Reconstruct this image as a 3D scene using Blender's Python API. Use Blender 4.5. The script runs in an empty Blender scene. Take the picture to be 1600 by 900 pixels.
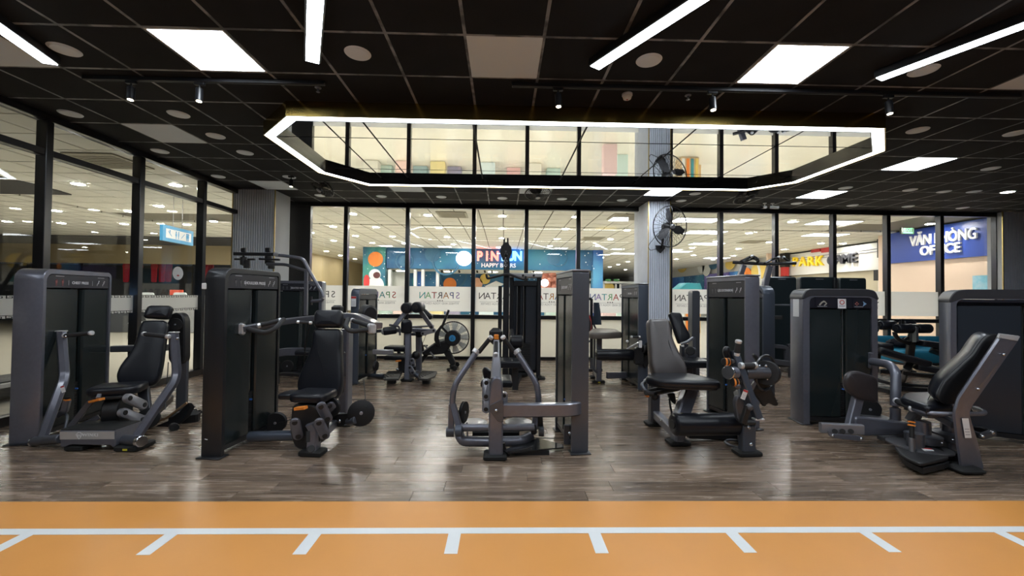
import bpy, bmesh, math, random
from mathutils import Vector, Matrix
random.seed(7)
SC = bpy.context.scene
COL = SC.collection
PI = math.pi
# ------------------------------------------------------------------ camera
FPX, YAW, PIT, ROLL, CAMH = 640.0, .0232, .0173, .0108, 1.40
def _axes():
    r = Vector((math.cos(YAW), -math.sin(YAW), 0)); f = Vector((math.sin(YAW), math.cos(YAW), 0)); u = Vector((0, 0, 1))
    f2 = f*math.cos(PIT)+u*math.sin(PIT); u2 = u*math.cos(PIT)-f*math.sin(PIT)
    return r*math.cos(ROLL)+u2*math.sin(ROLL), f2, u2*math.cos(ROLL)-r*math.sin(ROLL)
CR, CF, CU = _axes()
CAMP = Vector((0, 0, CAMH))
cd = bpy.data.cameras.new('camera'); cam = bpy.data.objects.new('camera', cd); COL.objects.link(cam)
cd.sensor_fit = 'HORIZONTAL'; cd.sensor_width = 36; cd.lens = 36*FPX/1600; cd.clip_start = .05; cd.clip_end = 200
m = Matrix.Identity(4)
for i in range(3):
    m[i][0], m[i][1], m[i][2], m[i][3] = CR[i], CU[i], -CF[i], CAMP[i]
cam.matrix_world = m
SC.camera = cam
# ------------------------------------------------------------------ world, exposure
w = bpy.data.worlds.new('world'); SC.world = w; w.use_nodes = True
w.node_tree.nodes['Background'].inputs[0].default_value = (.5, .55, .6, 1)
w.node_tree.nodes['Background'].inputs[1].default_value = .02
SC.view_settings.view_transform = 'Standard'; SC.view_settings.look = 'None'
SC.view_settings.exposure = 0.55; SC.view_settings.gamma = 1.0
SC.view_settings.use_curve_mapping = False
cy = SC.cycles
cy.transparent_max_bounces = 24; cy.max_bounces = 8; cy.diffuse_bounces = 4; cy.glossy_bounces = 4
cy.caustics_reflective = False; cy.caustics_refractive = False; cy.sample_clamp_indirect = 4
cy.use_denoising = True
# radiance of the lamps
L_PANEL, L_BAR, L_RING, L_DOWN, L_MPANEL, L_SPOT = 14.0, 12.0, 10.0, 250.0, 8.0, 12.0
CEIL = 3.36          # gym ceiling
MCEIL = 3.42         # mall ceiling
YB = 8.95            # rear glazing
XL = -5.12           # side glazing

# ------------------------------------------------------------------ picture point -> place
def ray(px, py): return CF+CR*((px-800)/FPX)+CU*((450-py)/FPX)
def P(px, py, Y):
    d = ray(px, py); return CAMP+d*(Y/d.y)
def PX(px, py, X):
    d = ray(px, py); return CAMP+d*(X/d.x)
def FL(px, py, z=0.0):
    d = ray(px, py); return CAMP+d*((z-CAMH)/d.z)
def PL(px, py, p0, n):
    d = ray(px, py); return CAMP+d*((Vector(p0)-CAMP).dot(n)/d.dot(n))
V = Vector
def hv(a): return Vector((math.cos(a), math.sin(a), 0))

# ------------------------------------------------------------------ materials
MATS = {}
def mat(name, col, rough=.5, metal=0.0, emit=0.0, ecol=None, bump=0.0, bscale=40., var=0.0, vscale=6., coat=0.0, spec=.5, trans=0.0):
    if name in MATS: return MATS[name]
    mt = bpy.data.materials.new(name); mt.use_nodes = True; nt = mt.node_tree; b = nt.nodes['Principled BSDF']
    b.inputs['Base Color'].default_value = (*col, 1); b.inputs['Roughness'].default_value = rough; b.inputs['Metallic'].default_value = metal
    b.inputs['Coat Weight'].default_value = coat; b.inputs['Coat Roughness'].default_value = .15
    b.inputs['Specular IOR Level'].default_value = spec
    if emit:
        b.inputs['Emission Color'].default_value = (*(ecol or col), 1); b.inputs['Emission Strength'].default_value = emit
    tc = nt.nodes.new('ShaderNodeTexCoord')
    nz = nt.nodes.new('ShaderNodeTexNoise'); nz.inputs['Scale'].default_value = vscale if var else bscale; nz.inputs['Detail'].default_value = 4
    nt.links.new(tc.outputs['Object'], nz.inputs['Vector'])
    if var:
        r = nt.nodes.new('ShaderNodeMixRGB'); r.blend_type = 'MIX'
        r.inputs[1].default_value = (*[c*(1-var) for c in col], 1); r.inputs[2].default_value = (*[min(1, c*(1+var)) for c in col], 1)
        nt.links.new(nz.outputs['Fac'], r.inputs[0]); nt.links.new(r.outputs[0], b.inputs['Base Color'])
    if bump:
        n2 = nt.nodes.new('ShaderNodeTexNoise'); n2.inputs['Scale'].default_value = bscale; n2.inputs['Detail'].default_value = 3
        nt.links.new(tc.outputs['Object'], n2.inputs['Vector'])
        bp = nt.nodes.new('ShaderNodeBump'); bp.inputs['Strength'].default_value = bump; bp.inputs['Distance'].default_value = .004
        nt.links.new(n2.outputs['Fac'], bp.inputs['Height']); nt.links.new(bp.outputs[0], b.inputs['Normal'])
    MATS[name] = mt
    return mt
def glass_mat(name, tint=(.96, .97, .97), refl=1.0):
    mt = bpy.data.materials.new(name); mt.use_nodes = True; nt = mt.node_tree; nt.nodes.clear()
    o = nt.nodes.new('ShaderNodeOutputMaterial'); mx = nt.nodes.new('ShaderNodeMixShader')
    t = nt.nodes.new('ShaderNodeBsdfTransparent'); g = nt.nodes.new('ShaderNodeBsdfGlossy'); lw = nt.nodes.new('ShaderNodeLayerWeight'); lw.inputs[0].default_value = .5
    pw = nt.nodes.new('ShaderNodeMath'); pw.operation = 'POWER'; pw.inputs[1].default_value = 5; fr = nt.nodes.new('ShaderNodeMath'); fr.operation = 'MULTIPLY_ADD'; fr.inputs[1].default_value = .7; fr.inputs[2].default_value = .035
    nt.links.new(lw.outputs['Facing'], pw.inputs[0]); nt.links.new(pw.outputs[0], fr.inputs[0]); g.inputs['Roughness'].default_value = 0.0; t.inputs[0].default_value = (*tint, 1)
    g.inputs[0].default_value = (refl, refl, refl, 1)
    nt.links.new(fr.outputs[0], mx.inputs[0]); nt.links.new(t.outputs[0], mx.inputs[1]); nt.links.new(g.outputs[0], mx.inputs[2]); nt.links.new(mx.outputs[0], o.inputs[0])
    MATS[name] = mt; return mt
def film_mat(name, col, clear=.25, transl=.45):
    """frosted film: part clear, part scattering light through, part white"""
    mt = bpy.data.materials.new(name); mt.use_nodes = True; nt = mt.node_tree; nt.nodes.clear()
    o = nt.nodes.new('ShaderNodeOutputMaterial'); a = nt.nodes.new('ShaderNodeMixShader'); c = nt.nodes.new('ShaderNodeMixShader')
    t = nt.nodes.new('ShaderNodeBsdfTransparent'); d = nt.nodes.new('ShaderNodeBsdfDiffuse'); tl = nt.nodes.new('ShaderNodeBsdfTranslucent')
    d.inputs[0].default_value = (*col, 1); tl.inputs[0].default_value = (*col, 1)
    a.inputs[0].default_value = transl; c.inputs[0].default_value = clear
    nt.links.new(d.outputs[0], a.inputs[1]); nt.links.new(tl.outputs[0], a.inputs[2])
    nt.links.new(a.outputs[0], c.inputs[1]); nt.links.new(t.outputs[0], c.inputs[2]); nt.links.new(c.outputs[0], o.inputs[0])
    MATS[name] = mt; return mt

GREY = mat('grey_metallic_paint', (.15, .155, .19), .32, .45, coat=.6, var=.12, vscale=30)
LGREY = mat('light_grey_metallic_paint', (.30, .30, .33), .28, .5, coat=.6)
DGREY = mat('charcoal_metallic_paint', (.09, .094, .11), .35, .4, coat=.25)
BLUEG = mat('blue_grey_metallic_paint', (.075, .09, .12), .33, .4, coat=.3)
BLACKP = mat('black_paint', (.012, .013, .016), .35, 0, coat=.2)
BLKM = mat('matte_black_plastic', (.008, .008, .009), .5)
SHROUD = mat('dark_smoked_shroud', (.014, .020, .021), .25, 0, coat=.2)
HEADER = mat('navy_black_label_panel', (.012, .012, .02), .35)
LEATHER = mat('black_upholstery', (.008, .009, .013), .3, 0, bump=.08, bscale=160, var=.25, vscale=5, spec=.4)
LEATHB = mat('brown_black_upholstery', (.06, .05, .048), .33, 0, bump=.08, bscale=160, var=.25, vscale=5, spec=.9)
LEATHT = mat('taupe_upholstery', (.12, .10, .085), .45, 0, bump=.12, bscale=160)
RUBBER = mat('black_rubber', (.006, .006, .006), .7, bump=.15, bscale=120)
FOAM = mat('black_foam_grip', (.02, .02, .022), .75, bump=.2, bscale=200)
CHROME = mat('brushed_steel', (.62, .63, .66), .22, 1.0)
SILVER = mat('silver_cap', (.7, .7, .72), .3, .5)
WHITE = mat('white_plastic', (.75, .75, .75), .45)
ORANGE = mat('orange_plastic', (.75, .24, .03), .4)
YELLOW = mat('yellow_sticker', (.75, .65, .05), .5)
BLUEP = mat('blue_pin', (.05, .2, .7), .4)
STICK = mat('white_sticker', (.75, .75, .76), .5)
INK = mat('white_print', (.62, .62, .66), .5)
INKD = mat('grey_print', (.25, .25, .28), .5)
REDP = mat('red_print', (.5, .03, .03), .5)
BAR = mat('black_window_frame', (.008, .008, .010), .3, 0, coat=.3)
STRIPB = mat('slot_backing', (.10, .12, .11), .4)
STEEL = mat('steel_plate', (.3, .3, .32), .35, .9)

# ------------------------------------------------------------------ mesh builder
def rnd(pts, r, seg=4, closed=True):
    """round the corners of a polyline"""
    pts = [Vector(p) for p in pts]; n = len(pts); out = []
    for i, p in enumerate(pts):
        if not closed and i in (0, n-1): out.append(p); continue
        a = pts[i-1]-p; b = pts[(i+1) % n]-p
        la, lb = a.length, b.length
        if la < 1e-6 or lb < 1e-6: continue
        a /= la; b /= lb
        c = max(-1, min(1, a.dot(b)))
        if c < -.999: out.append(p); continue
        t = min(r, la*.48, lb*.48)
        for k in range(seg+1):
            s = k/seg
            q = (p+a*t)*(1-s)**2+p*(2*s*(1-s))+(p+b*t)*s*s
            out.append(q)
    return out
def circ(r, n=12, ry=None): return [(math.cos(2*PI*i/n)*r, math.sin(2*PI*i/n)*(ry or r)) for i in range(n)]
def rect(w, h, c=None):
    c = min(w, h)*.14 if c is None else c; a, b = w/2, h/2
    return [(a-c, -b), (a, -b+c), (a, b-c), (a-c, b), (-a+c, b), (-a, b-c), (-a, -b+c), (-a+c, -b)]
class M:
    def __init__(s): s.v = []; s.f = []
    def add(s, vs, fs):
        o = len(s.v); s.v += [Vector(v) for v in vs]; s.f += [tuple(i+o for i in f) for f in fs]; return s
    def box(s, c, size, ax=None, bev=0.0):
        """box with optional chamfer; ax: three axis vectors"""
        c = Vector(c); ax = ax or (V((1, 0, 0)), V((0, 1, 0)), V((0, 0, 1)))
        hx, hy, hz = size[0]/2, size[1]/2, size[2]/2
        if bev <= 0:
            vs = [c+ax[0]*(hx*i)+ax[1]*(hy*j)+ax[2]*(hz*k) for k in (-1, 1) for j in (-1, 1) for i in (-1, 1)]
            return s.add(vs, [(0, 2, 3, 1), (4, 5, 7, 6), (0, 1, 5, 4), (2, 6, 7, 3), (0, 4, 6, 2), (1, 3, 7, 5)])
        bev = min(bev, hx*.9, hy*.9, hz*.9)
        rings = []
        for (z, o) in ((-hz, bev), (-hz+bev, 0), (hz-bev, 0), (hz, bev)):
            a, b = hx-o, hy-o
            k = bev*.7
            pts = [(a-k, -b), (a, -b+k), (a, b-k), (a-k, b), (-a+k, b), (-a, b-k), (-a, -b+k), (-a+k, -b)]
            rings.append([c+ax[0]*x+ax[1]*y+ax[2]*z for x, y in pts])
        return s.rings(rings)
    def rings(s, rings, caps=True, close=False):
        n = len(rings[0]); vs = [p for r in rings for p in r]; fs = []
        m_ = len(rings)
        for i in range(m_ if close else m_-1):
            i2 = (i+1) % m_
            for j in range(n): fs.append((i*n+j, i*n+(j+1) % n, i2*n+(j+1) % n, i2*n+j))
        if caps and not close: fs += [tuple(range(n-1, -1, -1)), tuple(range((m_-1)*n, m_*n))]
        return s.add(vs, fs)
    def sweep(s, path, prof, up=(0, 0, 1), r=0.0, seg=4, taper=None):
        path = [Vector(p) for p in path]
        if r: path = rnd(path, r, seg, closed=False)
        up = Vector(up); rings = []; n = len(path)
        for i, p in enumerate(path):
            t = (path[min(i+1, n-1)]-path[max(i-1, 0)])
            if t.length < 1e-9: t = Vector((0, 0, 1))
            t.normalize()
            sd = t.cross(up)
            if sd.length < .05: sd = t.cross(Vector((1, 0, 0))) if abs(t.x) < .9 else t.cross(Vector((0, 1, 0)))
            sd.normalize(); ud = sd.cross(t)
            k = 1.0 if not taper else taper[0]+(taper[1]-taper[0])*i/(n-1)
            rings.append([p+sd*(x*k)+ud*(y*k) for x, y in prof])
        return s.rings(rings)
    def tube(s, path, r=.02, n=12, fil=0.0, seg=5, up=(0, 0, 1), taper=None): return s.sweep(path, circ(r, n), up, fil, seg, taper)
    def beam(s, path, w, h, up=(0, 0, 1), fil=0.0, seg=5, c=None, taper=None): return s.sweep(path, rect(w, h, c), up, fil, seg, taper)
    def cyl(s, a, b, r, n=20, bev=0.0, r2=None):
        a = Vector(a); b = Vector(b); t = (b-a); L = t.length; t.normalize()
        x = t.orthogonal().normalized(); y = t.cross(x); r2 = r if r2 is None else r2
        bev = min(bev, L*.45, r*.9)
        st = [(0, r-bev), (bev, r), (L-bev, r2), (L, r2-bev)] if bev else [(0, r), (L, r2)]
        return s.rings([[a+t*h+x*(math.cos(2*PI*i/n)*q)+y*(math.sin(2*PI*i/n)*q) for i in range(n)] for h, q in st])
    def lathe(s, o, axis, prof, n=20):
        o = Vector(o); t = Vector(axis).normalized(); x = t.orthogonal().normalized(); y = t.cross(x)
        return s.rings([[o+t*h+x*(math.cos(2*PI*i/n)*q)+y*(math.sin(2*PI*i/n)*q) for i in range(n)] for h, q in prof])
    def ball(s, c, r, n=14, sx=1, sy=1, sz=1):
        c = Vector(c); k = n//2
        return s.rings([[c+Vector((math.cos(2*PI*i/n)*math.sin(a)*r*sx, math.sin(2*PI*i/n)*math.sin(a)*r*sy, math.cos(a)*r*sz)) for i in range(n)]
                        for a in [PI*(j+.15)/(k+.3) for j in range(k+1)]][::-1])
    def torus(s, c, axis, R, r, n=28, k=8, a0=0, a1=2*PI):
        c = Vector(c); t = Vector(axis).normalized(); x = t.orthogonal().normalized(); y = t.cross(x); rg = []
        full = abs(a1-a0-2*PI) < 1e-6
        for i in range(n if full else n+1):
            a = a0+(a1-a0)*i/n; d = x*math.cos(a)+y*math.sin(a)
            rg.append([c+d*(R+r*math.cos(2*PI*j/k))+t*(r*math.sin(2*PI*j/k)) for j in range(k)])
        return s.rings(rg, close=full)
    def prism(s, pts, d, bev=0.0):
        """closed outline (3D, planar) extruded along vector d, edges chamfered"""
        pts = [Vector(p) for p in pts]; d = Vector(d); L = d.length; n = d.normalized()
        a = sum(((pts[i]-pts[0]).cross(pts[(i+1) % len(pts)]-pts[0]).dot(n) for i in range(len(pts))))
        if a < 0: pts = pts[::-1]
        if bev: return s.rings([[p+n*h for p in inset(pts, n, o)] for h, o in ((0, bev), (bev, 0), (L-bev, 0), (L, bev))])
        return s.rings([pts, [p+d for p in pts]])
    def pad(s, pts, n, t, r=None, dome=.006):
        """upholstered cushion: outline on the BACK plane, facing n, thickness t, rounded rim"""
        pts = [Vector(p) for p in pts]; n = Vector(n).normalized(); r = min(t*.48, .03) if r is None else r
        a = sum(((pts[i]-pts[0]).cross(pts[(i+1) % len(pts)]-pts[0]).dot(n) for i in range(len(pts))))
        if a < 0: pts = pts[::-1]
        st = [(0, r*.6), (r*.15, r*.2), (r*.6, 0)]
        for k in range(5):
            q = k/4*PI/2; st.append((t-r+r*math.sin(q), r*(1-math.cos(q))))
        R_ = [[p+n*h for p in inset(pts, n, o)] for h, o in st]
        c = sum(R_[-1], Vector())/len(pts)
        for k, h in ((.25, .55), (.6, .9)): R_.append([p+(c-p)*k+n*(dome*h) for p in R_[-1 if k < .3 else -2]])
        s.rings(R_); return s
    def put(s, name, parent, mt, kind=None, label=None, smooth=True, ang=42):
        me = bpy.data.meshes.new(name)
        off = Vector((0, 0, 0)); q = parent
        while q is not None: off += q.location; q = q.parent
        me.from_pydata([v-off for v in s.v], [], s.f)
        bm = bmesh.new(); bm.from_mesh(me); bmesh.ops.recalc_face_normals(bm, faces=bm.faces); bm.to_mesh(me); bm.free()
        if smooth:
            me.polygons.foreach_set('use_smooth', [True]*len(me.polygons)); me.set_sharp_from_angle(angle=math.radians(ang))
        me.materials.append(mt)
        o = bpy.data.objects.new(name, me); COL.objects.link(o); o.parent = parent
        if kind: o['kind'] = kind
        if label: o['label'] = label
        return o
def inset(pts, n, o):
    if abs(o) < 1e-9: return pts
    N = len(pts); out = []
    cen = sum(pts, Vector())/N
    for i, p in enumerate(pts):
        a = (p-pts[i-1]); b = (pts[(i+1) % N]-p)
        if a.length < 1e-7: a = b
        if b.length < 1e-7: b = a
        na = n.cross(a).normalized(); nb = n.cross(b).normalized()
        k = max(1+na.dot(nb), .35)
        q = p+(na+nb)*(o/k)
        if (q-p).dot(cen-p) > 0 and (q-p).length > (cen-p).length*.85: q = p+(cen-p)*.85
        out.append(q)
    return out
def thing(name, label, cat, loc, group=None, kind=None):
    o = bpy.data.objects.new(name, None); COL.objects.link(o); o.location = Vector(loc); o.empty_display_size = .1
    o['label'] = label; o['category'] = cat
    if group: o['group'] = group
    if kind: o['kind'] = kind
    return o
def tag(o, label, cat, group=None):
    o['label'] = label; o['category'] = cat
    if group: o['group'] = group
    return o
def solo(mb, name, mt, label, cat, group=None, loc=None):
    """a thing that is one mesh, its origin at loc"""
    c = loc or V((sum(v.x for v in mb.v)/len(mb.v), sum(v.y for v in mb.v)/len(mb.v), min(v.z for v in mb.v)))
    mb.v = [v-V(c) for v in mb.v]
    o = mb.put(name, None, mt); o.location = c; return tag(o, label, cat, group)
def struct(name, loc=(0, 0, 0), label=None):
    o = bpy.data.objects.new(name, None); COL.objects.link(o); o.location = loc; o['kind'] = 'structure'
    if label: o['label'] = label
    return o
def pix(p):
    d = Vector(p)-CAMP; z = d.dot(CF); return 800+FPX*d.dot(CR)/z, 450-FPX*d.dot(CU)/z
ORD = 'first second third fourth fifth sixth seventh eighth ninth tenth eleventh twelfth thirteenth fourteenth'.split()
def dup(o, parent=None, loc=None):
    c = o.copy(); COL.objects.link(c); c.parent = parent
    if loc is not None: c.location = loc
    for ch in list(o.children): dup(ch, c)
    return c
_FONT = {}
def text(body, size, o, u, v, mt, parent, name='lettering', depth=.002, bold=0.0, align='CENTER', sx=1.0, shear=0.0, label=None, space=1.0):
    cu = bpy.data.curves.new('t', 'FONT'); cu.body = body; cu.size = size; cu.align_x = align; cu.align_y = 'CENTER'; cu.extrude = depth; cu.offset = bold
    cu.resolution_u = 3; cu.shear = shear; cu.space_character = space
    ob = bpy.data.objects.new('t', cu)
    me = bpy.data.meshes.new_from_object(ob)
    bpy.data.objects.remove(ob); bpy.data.curves.remove(cu)
    u = Vector(u).normalized(); v = Vector(v).normalized(); n = u.cross(v); o = Vector(o)
    off = Vector((0, 0, 0)); q = parent
    while q is not None: off += q.location; q = q.parent
    for vt in me.vertices:
        x, y, z = vt.co; vt.co = o+u*(x*sx)+v*y+n*(z+depth)-off
    me.materials.clear(); me.materials.append(mt)
    ob = bpy.data.objects.new(name, me); COL.objects.link(ob); ob.parent = parent; me.name = name
    if label: ob['label'] = label
    return ob
# ================================================================== STRUCTURE: floor
def wood_mat():
    mt = bpy.data.materials.new('grey_oak_vinyl'); mt.use_nodes = True; nt = mt.node_tree; b = nt.nodes['Principled BSDF']; L = nt.links.new
    N = nt.nodes.new
    ge = N('ShaderNodeNewGeometry'); oi = N('ShaderNodeObjectInfo'); ad = N('ShaderNodeMath'); ad.operation = 'ADD'
    L(ge.outputs['Random Per Island'], ad.inputs[0]); L(oi.outputs['Random'], ad.inputs[1])
    fr = N('ShaderNodeMath'); fr.operation = 'FRACT'; L(ad.outputs[0], fr.inputs[0])
    cb = N('ShaderNodeCombineXYZ'); ml = N('ShaderNodeMath'); ml.operation = 'MULTIPLY'; ml.inputs[1].default_value = 37; L(fr.outputs[0], ml.inputs[0]); L(ml.outputs[0], cb.inputs[2]); L(ml.outputs[0], cb.inputs[0])
    va = N('ShaderNodeVectorMath'); va.operation = 'ADD'; L(ge.outputs['Position'], va.inputs[0]); L(cb.outputs[0], va.inputs[1])
    mp = N('ShaderNodeMapping'); mp.inputs['Scale'].default_value = (1.3, 16, 1); L(va.outputs[0], mp.inputs[0])
    n1 = N('ShaderNodeTexNoise'); n1.inputs['Scale'].default_value = 1.6; n1.inputs['Detail'].default_value = 8; n1.inputs['Roughness'].default_value = .65; n1.inputs['Distortion'].default_value = .6; L(mp.outputs[0], n1.inputs[0])
    cr = N('ShaderNodeValToRGB'); cr.color_ramp.elements[0].position = .33; cr.color_ramp.elements[0].color = (.085, .055, .036, 1)
    cr.color_ramp.elements[1].position = .68; cr.color_ramp.elements[1].color = (.33, .24, .175, 1)
    e = cr.color_ramp.elements.new(.5); e.color = (.195, .137, .095, 1)
    L(n1.outputs['Fac'], cr.inputs[0])
    hs = N('ShaderNodeHueSaturation'); mr = N('ShaderNodeMapRange'); mr.inputs['To Min'].default_value = .72; mr.inputs['To Max'].default_value = 1.25
    L(fr.outputs[0], mr.inputs[0]); L(mr.outputs[0], hs.inputs['Value']); L(cr.outputs[0], hs.inputs['Color']); L(hs.outputs[0], b.inputs['Base Color'])
    rr = N('ShaderNodeMapRange'); rr.inputs['To Min'].default_value = .24; rr.inputs['To Max'].default_value = .3; L(n1.outputs['Fac'], rr.inputs[0]); L(rr.outputs[0], b.inputs['Roughness'])
    b.inputs['Specular IOR Level'].default_value = .75
    bp = N('ShaderNodeBump'); bp.inputs['Strength'].default_value = .025; bp.inputs['Distance'].default_value = .002; L(n1.outputs['Fac'], bp.inputs['Height']); L(bp.outputs[0], b.inputs['Normal'])
    return mt
WOOD = wood_mat()
TRACK = mat('orange_rubber_track', (.74, .32, .075), .42, 0, bump=.06, bscale=300, var=.05, vscale=3)
LINE = mat('white_floor_paint', (.8, .82, .82), .4, var=.04, vscale=8)
YT = 2.80                                     # far edge of the orange track
XR = 11.55
floor_ = M().box((3.2, 2.2, -.09), (16.9, 13.6, .15)).put('floor', None, mat('screed', (.02, .018, .016), .8), 'structure')
PW, PLN = .152, 1.22
def plank_mesh(mb, x0, x1, y0, y1, g=.0012, c=.0015, zt=0.0, zb=-.015):
    x0 += g; x1 -= g; y0 += g; y1 -= g
    mb.add([(x0, y0, zb), (x1, y0, zb), (x1, y1, zb), (x0, y1, zb), (x0, y0, zt-c), (x1, y0, zt-c), (x1, y1, zt-c), (x0, y1, zt-c),
            (x0+c, y0+c, zt), (x1-c, y0+c, zt), (x1-c, y1-c, zt), (x0+c, y1-c, zt)],
           [(0, 1, 5, 4), (1, 2, 6, 5), (2, 3, 7, 6), (3, 0, 4, 7), (4, 5, 9, 8), (5, 6, 10, 9), (6, 7, 11, 10), (7, 4, 8, 11), (8, 9, 10, 11)])
rows = int((YB+.1-YT)/PW)+1
far = M(); cache = {}
for r in range(rows):
    y0 = YT+r*PW; x = XL+.02-random.random()*PLN
    while x < XR-.1:
        a, b_ = max(x, XL+.02), min(x+PLN, XR-.1); x += PLN
        if b_-a < .03: continue
        vis = 1.3*y0+.6
        if r < 14 and -vis < b_ and a < vis:
            k = round(b_-a, 2)
            if k not in cache:
                mb = M(); plank_mesh(mb, -k/2, k/2, 0, PW); o = mb.put('floor_plank', floor_, WOOD, smooth=False); cache[k] = o
            else:
                o = cache[k].copy(); COL.objects.link(o)
            o.location = ((a+b_)/2, y0, 0)
        else: plank_mesh(far, a, b_, y0, y0+PW)
far.put('floor_planking', floor_, WOOD, kind='stuff', smooth=False)
trk = M().box((3.2, (YT+.9)/2, -.006), (16.5, YT-.9, .018)).put('rubber_track', floor_, TRACK)
M().box((3.2, -1.8, -.006), (16.5, 5.4, .018)).put('unseen_grey_flooring', floor_, mat('unseen_floor_grey', (.2, .2, .21), .5, bump=.06, bscale=200))  # unseen floor behind the camera, put in grey to cut orange bounce
def strip(pts, name='line_marking', t=.0015):
    z0 = .0031
    mb = M().prism([(p.x, p.y, z0) for p in pts], (0, 0, t)); return mb.put(name, trk, LINE, smooth=False)
yl1, yl0 = FL(800, 825.5).y, FL(800, 834.5).y
strip([V((-4.9, yl0, 0)), V((11, yl0, 0)), V((11, yl1, 0)), V((-4.9, yl1, 0))])
for (xa, xb, ya, yb_) in ((58, -6, 829, 860), (275, 232, 830, 862), (495, 468, 832, 866), (709, 706, 833, 867), (929, 940, 832, 866), (1143, 1171, 832, 864), (1348, 1390, 829, 859), (1550, 1610, 826, 856)):
    a = FL(xa, ya); b_ = FL(xb, yb_)
    xm = (a.x+b_.x)/2; hw = .036
    strip([V((xm-hw, FL(800, 866).y, 0)), V((xm+hw, FL(800, 866).y, 0)), V((xm+hw, yl0+.001, 0)), V((xm-hw, yl0+.001, 0))])

# ================================================================== gym ceiling
def scuff(name, c0, c1, sc=5):
    mt = bpy.data.materials.new(name); mt.use_nodes = True; nt = mt.node_tree; b = nt.nodes['Principled BSDF']
    g = nt.nodes.new('ShaderNodeNewGeometry'); n = nt.nodes.new('ShaderNodeTexNoise'); n.inputs['Scale'].default_value = sc; n.inputs['Detail'].default_value = 6
    r = nt.nodes.new('ShaderNodeValToRGB'); r.color_ramp.elements[0].position = .42; r.color_ramp.elements[1].position = .58
    r.color_ramp.elements[0].color = (*c0, 1); r.color_ramp.elements[1].color = (*c1, 1)
    nt.links.new(g.outputs['Position'], n.inputs[0]); nt.links.new(n.outputs['Fac'], r.inputs[0]); nt.links.new(r.outputs[0], b.inputs['Base Color']); b.inputs['Roughness'].default_value = .55
    return mt
TILEB = mat('black_ceiling_tile', (.014, .014, .016), .8, bump=.1, bscale=90, var=.3, vscale=3, spec=.15)
TBAR = scuff('scuffed_grey_tee_bar', (.06, .06, .065), (.26, .26, .28))
TILEW = mat('pale_blank_tile', (.70, .76, .84), .6)
GX, GY, G = -2.705, 3.07, .6
ceil = M().box((3.2, 2.2, CEIL+.09), (16.9, 13.6, .06)).put('ceiling', None, mat('dark_plenum', (.006, .006, .007), .9), 'structure')
PANELS = {(0, 0): 1, (8, 0): 1, (4, 0): 0, (-3, 3): 0, (14, 4): 1, (-3, 7): 0, (1, 7): 0, (5, 7): 0, (9, 7): 1, (14, 7): 1, (-3, 0): 0, (12, 0): 0,
          (0, -4): 1, (8, -4): 1, (4, -4): 1, (-4, -4): 1, (12, -4): 1, (4, -8): 1, (0, -8): 1, (8, -8): 1, (12, -8): 1, (-4, -8): 1, (16, -4): 1}
tile0 = None; back = M()
c_lo, c_hi = -4, 23
for r in range(-13, 10):
    for c in range(c_lo, c_hi):
        if (c, r) in PANELS: continue
        x, y = GX+(c+.5)*G, GY+(r+.5)*G
        if r >= -1 and abs(x) < 1.28*(y+.5)+.4:
            if tile0 is None:
                tile0 = M().box((0, 0, .008), (.576, .576, .016), bev=.004).put('ceiling_tile', ceil, TILEB, smooth=False); o = tile0
            else:
                o = tile0.copy(); COL.objects.link(o)
            o.location = (x, y, CEIL)
        else: back.box((x, y, CEIL+.008), (.576, .576, .016))
back.put('ceiling_tiling', ceil, TILEB, kind='stuff', smooth=False)
for r in range(-13, 11):
    M().box((GX+(c_lo+c_hi)/2*G, GY+r*G, CEIL+.012), (G*(c_hi-c_lo), .024, .022)).put('tee_bar', ceil, TBAR, smooth=False)
for c in range(c_lo, c_hi+1):
    M().box((GX+c*G, GY-1.5*G, CEIL+.0115), (.024, G*23, .022)).put('tee_bar', ceil, TBAR, smooth=False)
DIFF = mat('lit_led_diffuser', (.9, .92, 1), .5, emit=L_PANEL, ecol=(.86, .93, 1.0))
where = {(0, 0): 'bright square LED ceiling panel above the chest press, near left of the mirror', (8, 0): 'bright square LED ceiling panel between the two sloping LED bars',
         (14, 4): 'bright square LED ceiling panel beyond the blunt end of the mirror, nearer of two', (9, 7): 'lit LED ceiling panel partly hidden by a ceiling fan behind the mirror',
         (14, 7): 'far small lit LED ceiling panel close to the office end of the glazing'}
for (c, r), on in PANELS.items():
    x, y = GX+(c+.5)*G, GY+(r+.5)*G
    if on:
        t = thing('ceiling_light_panel', where.get((c, r), 'square lit LED ceiling panel behind the camera over the running track'), 'light', (x, y, CEIL), 'square LED panels of the gym ceiling')
        M().box((x, y, CEIL+.006), (.56, .56, .012)).put('diffuser', t, DIFF, smooth=False)
        fr = M()
        for s in (-1, 1):
            fr.box((x+s*.285, y, CEIL+.007), (.014, .584, .018)); fr.box((x, y+s*.285, CEIL+.007), (.556, .014, .018))
        fr.put('frame', t, WHITE, smooth=False)
    else:
        M().box((x, y, CEIL+.006), (.585, .585, .016), bev=.003).put('blank_tile', ceil, TILEW, smooth=False, label='pale grey blank tile')

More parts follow.
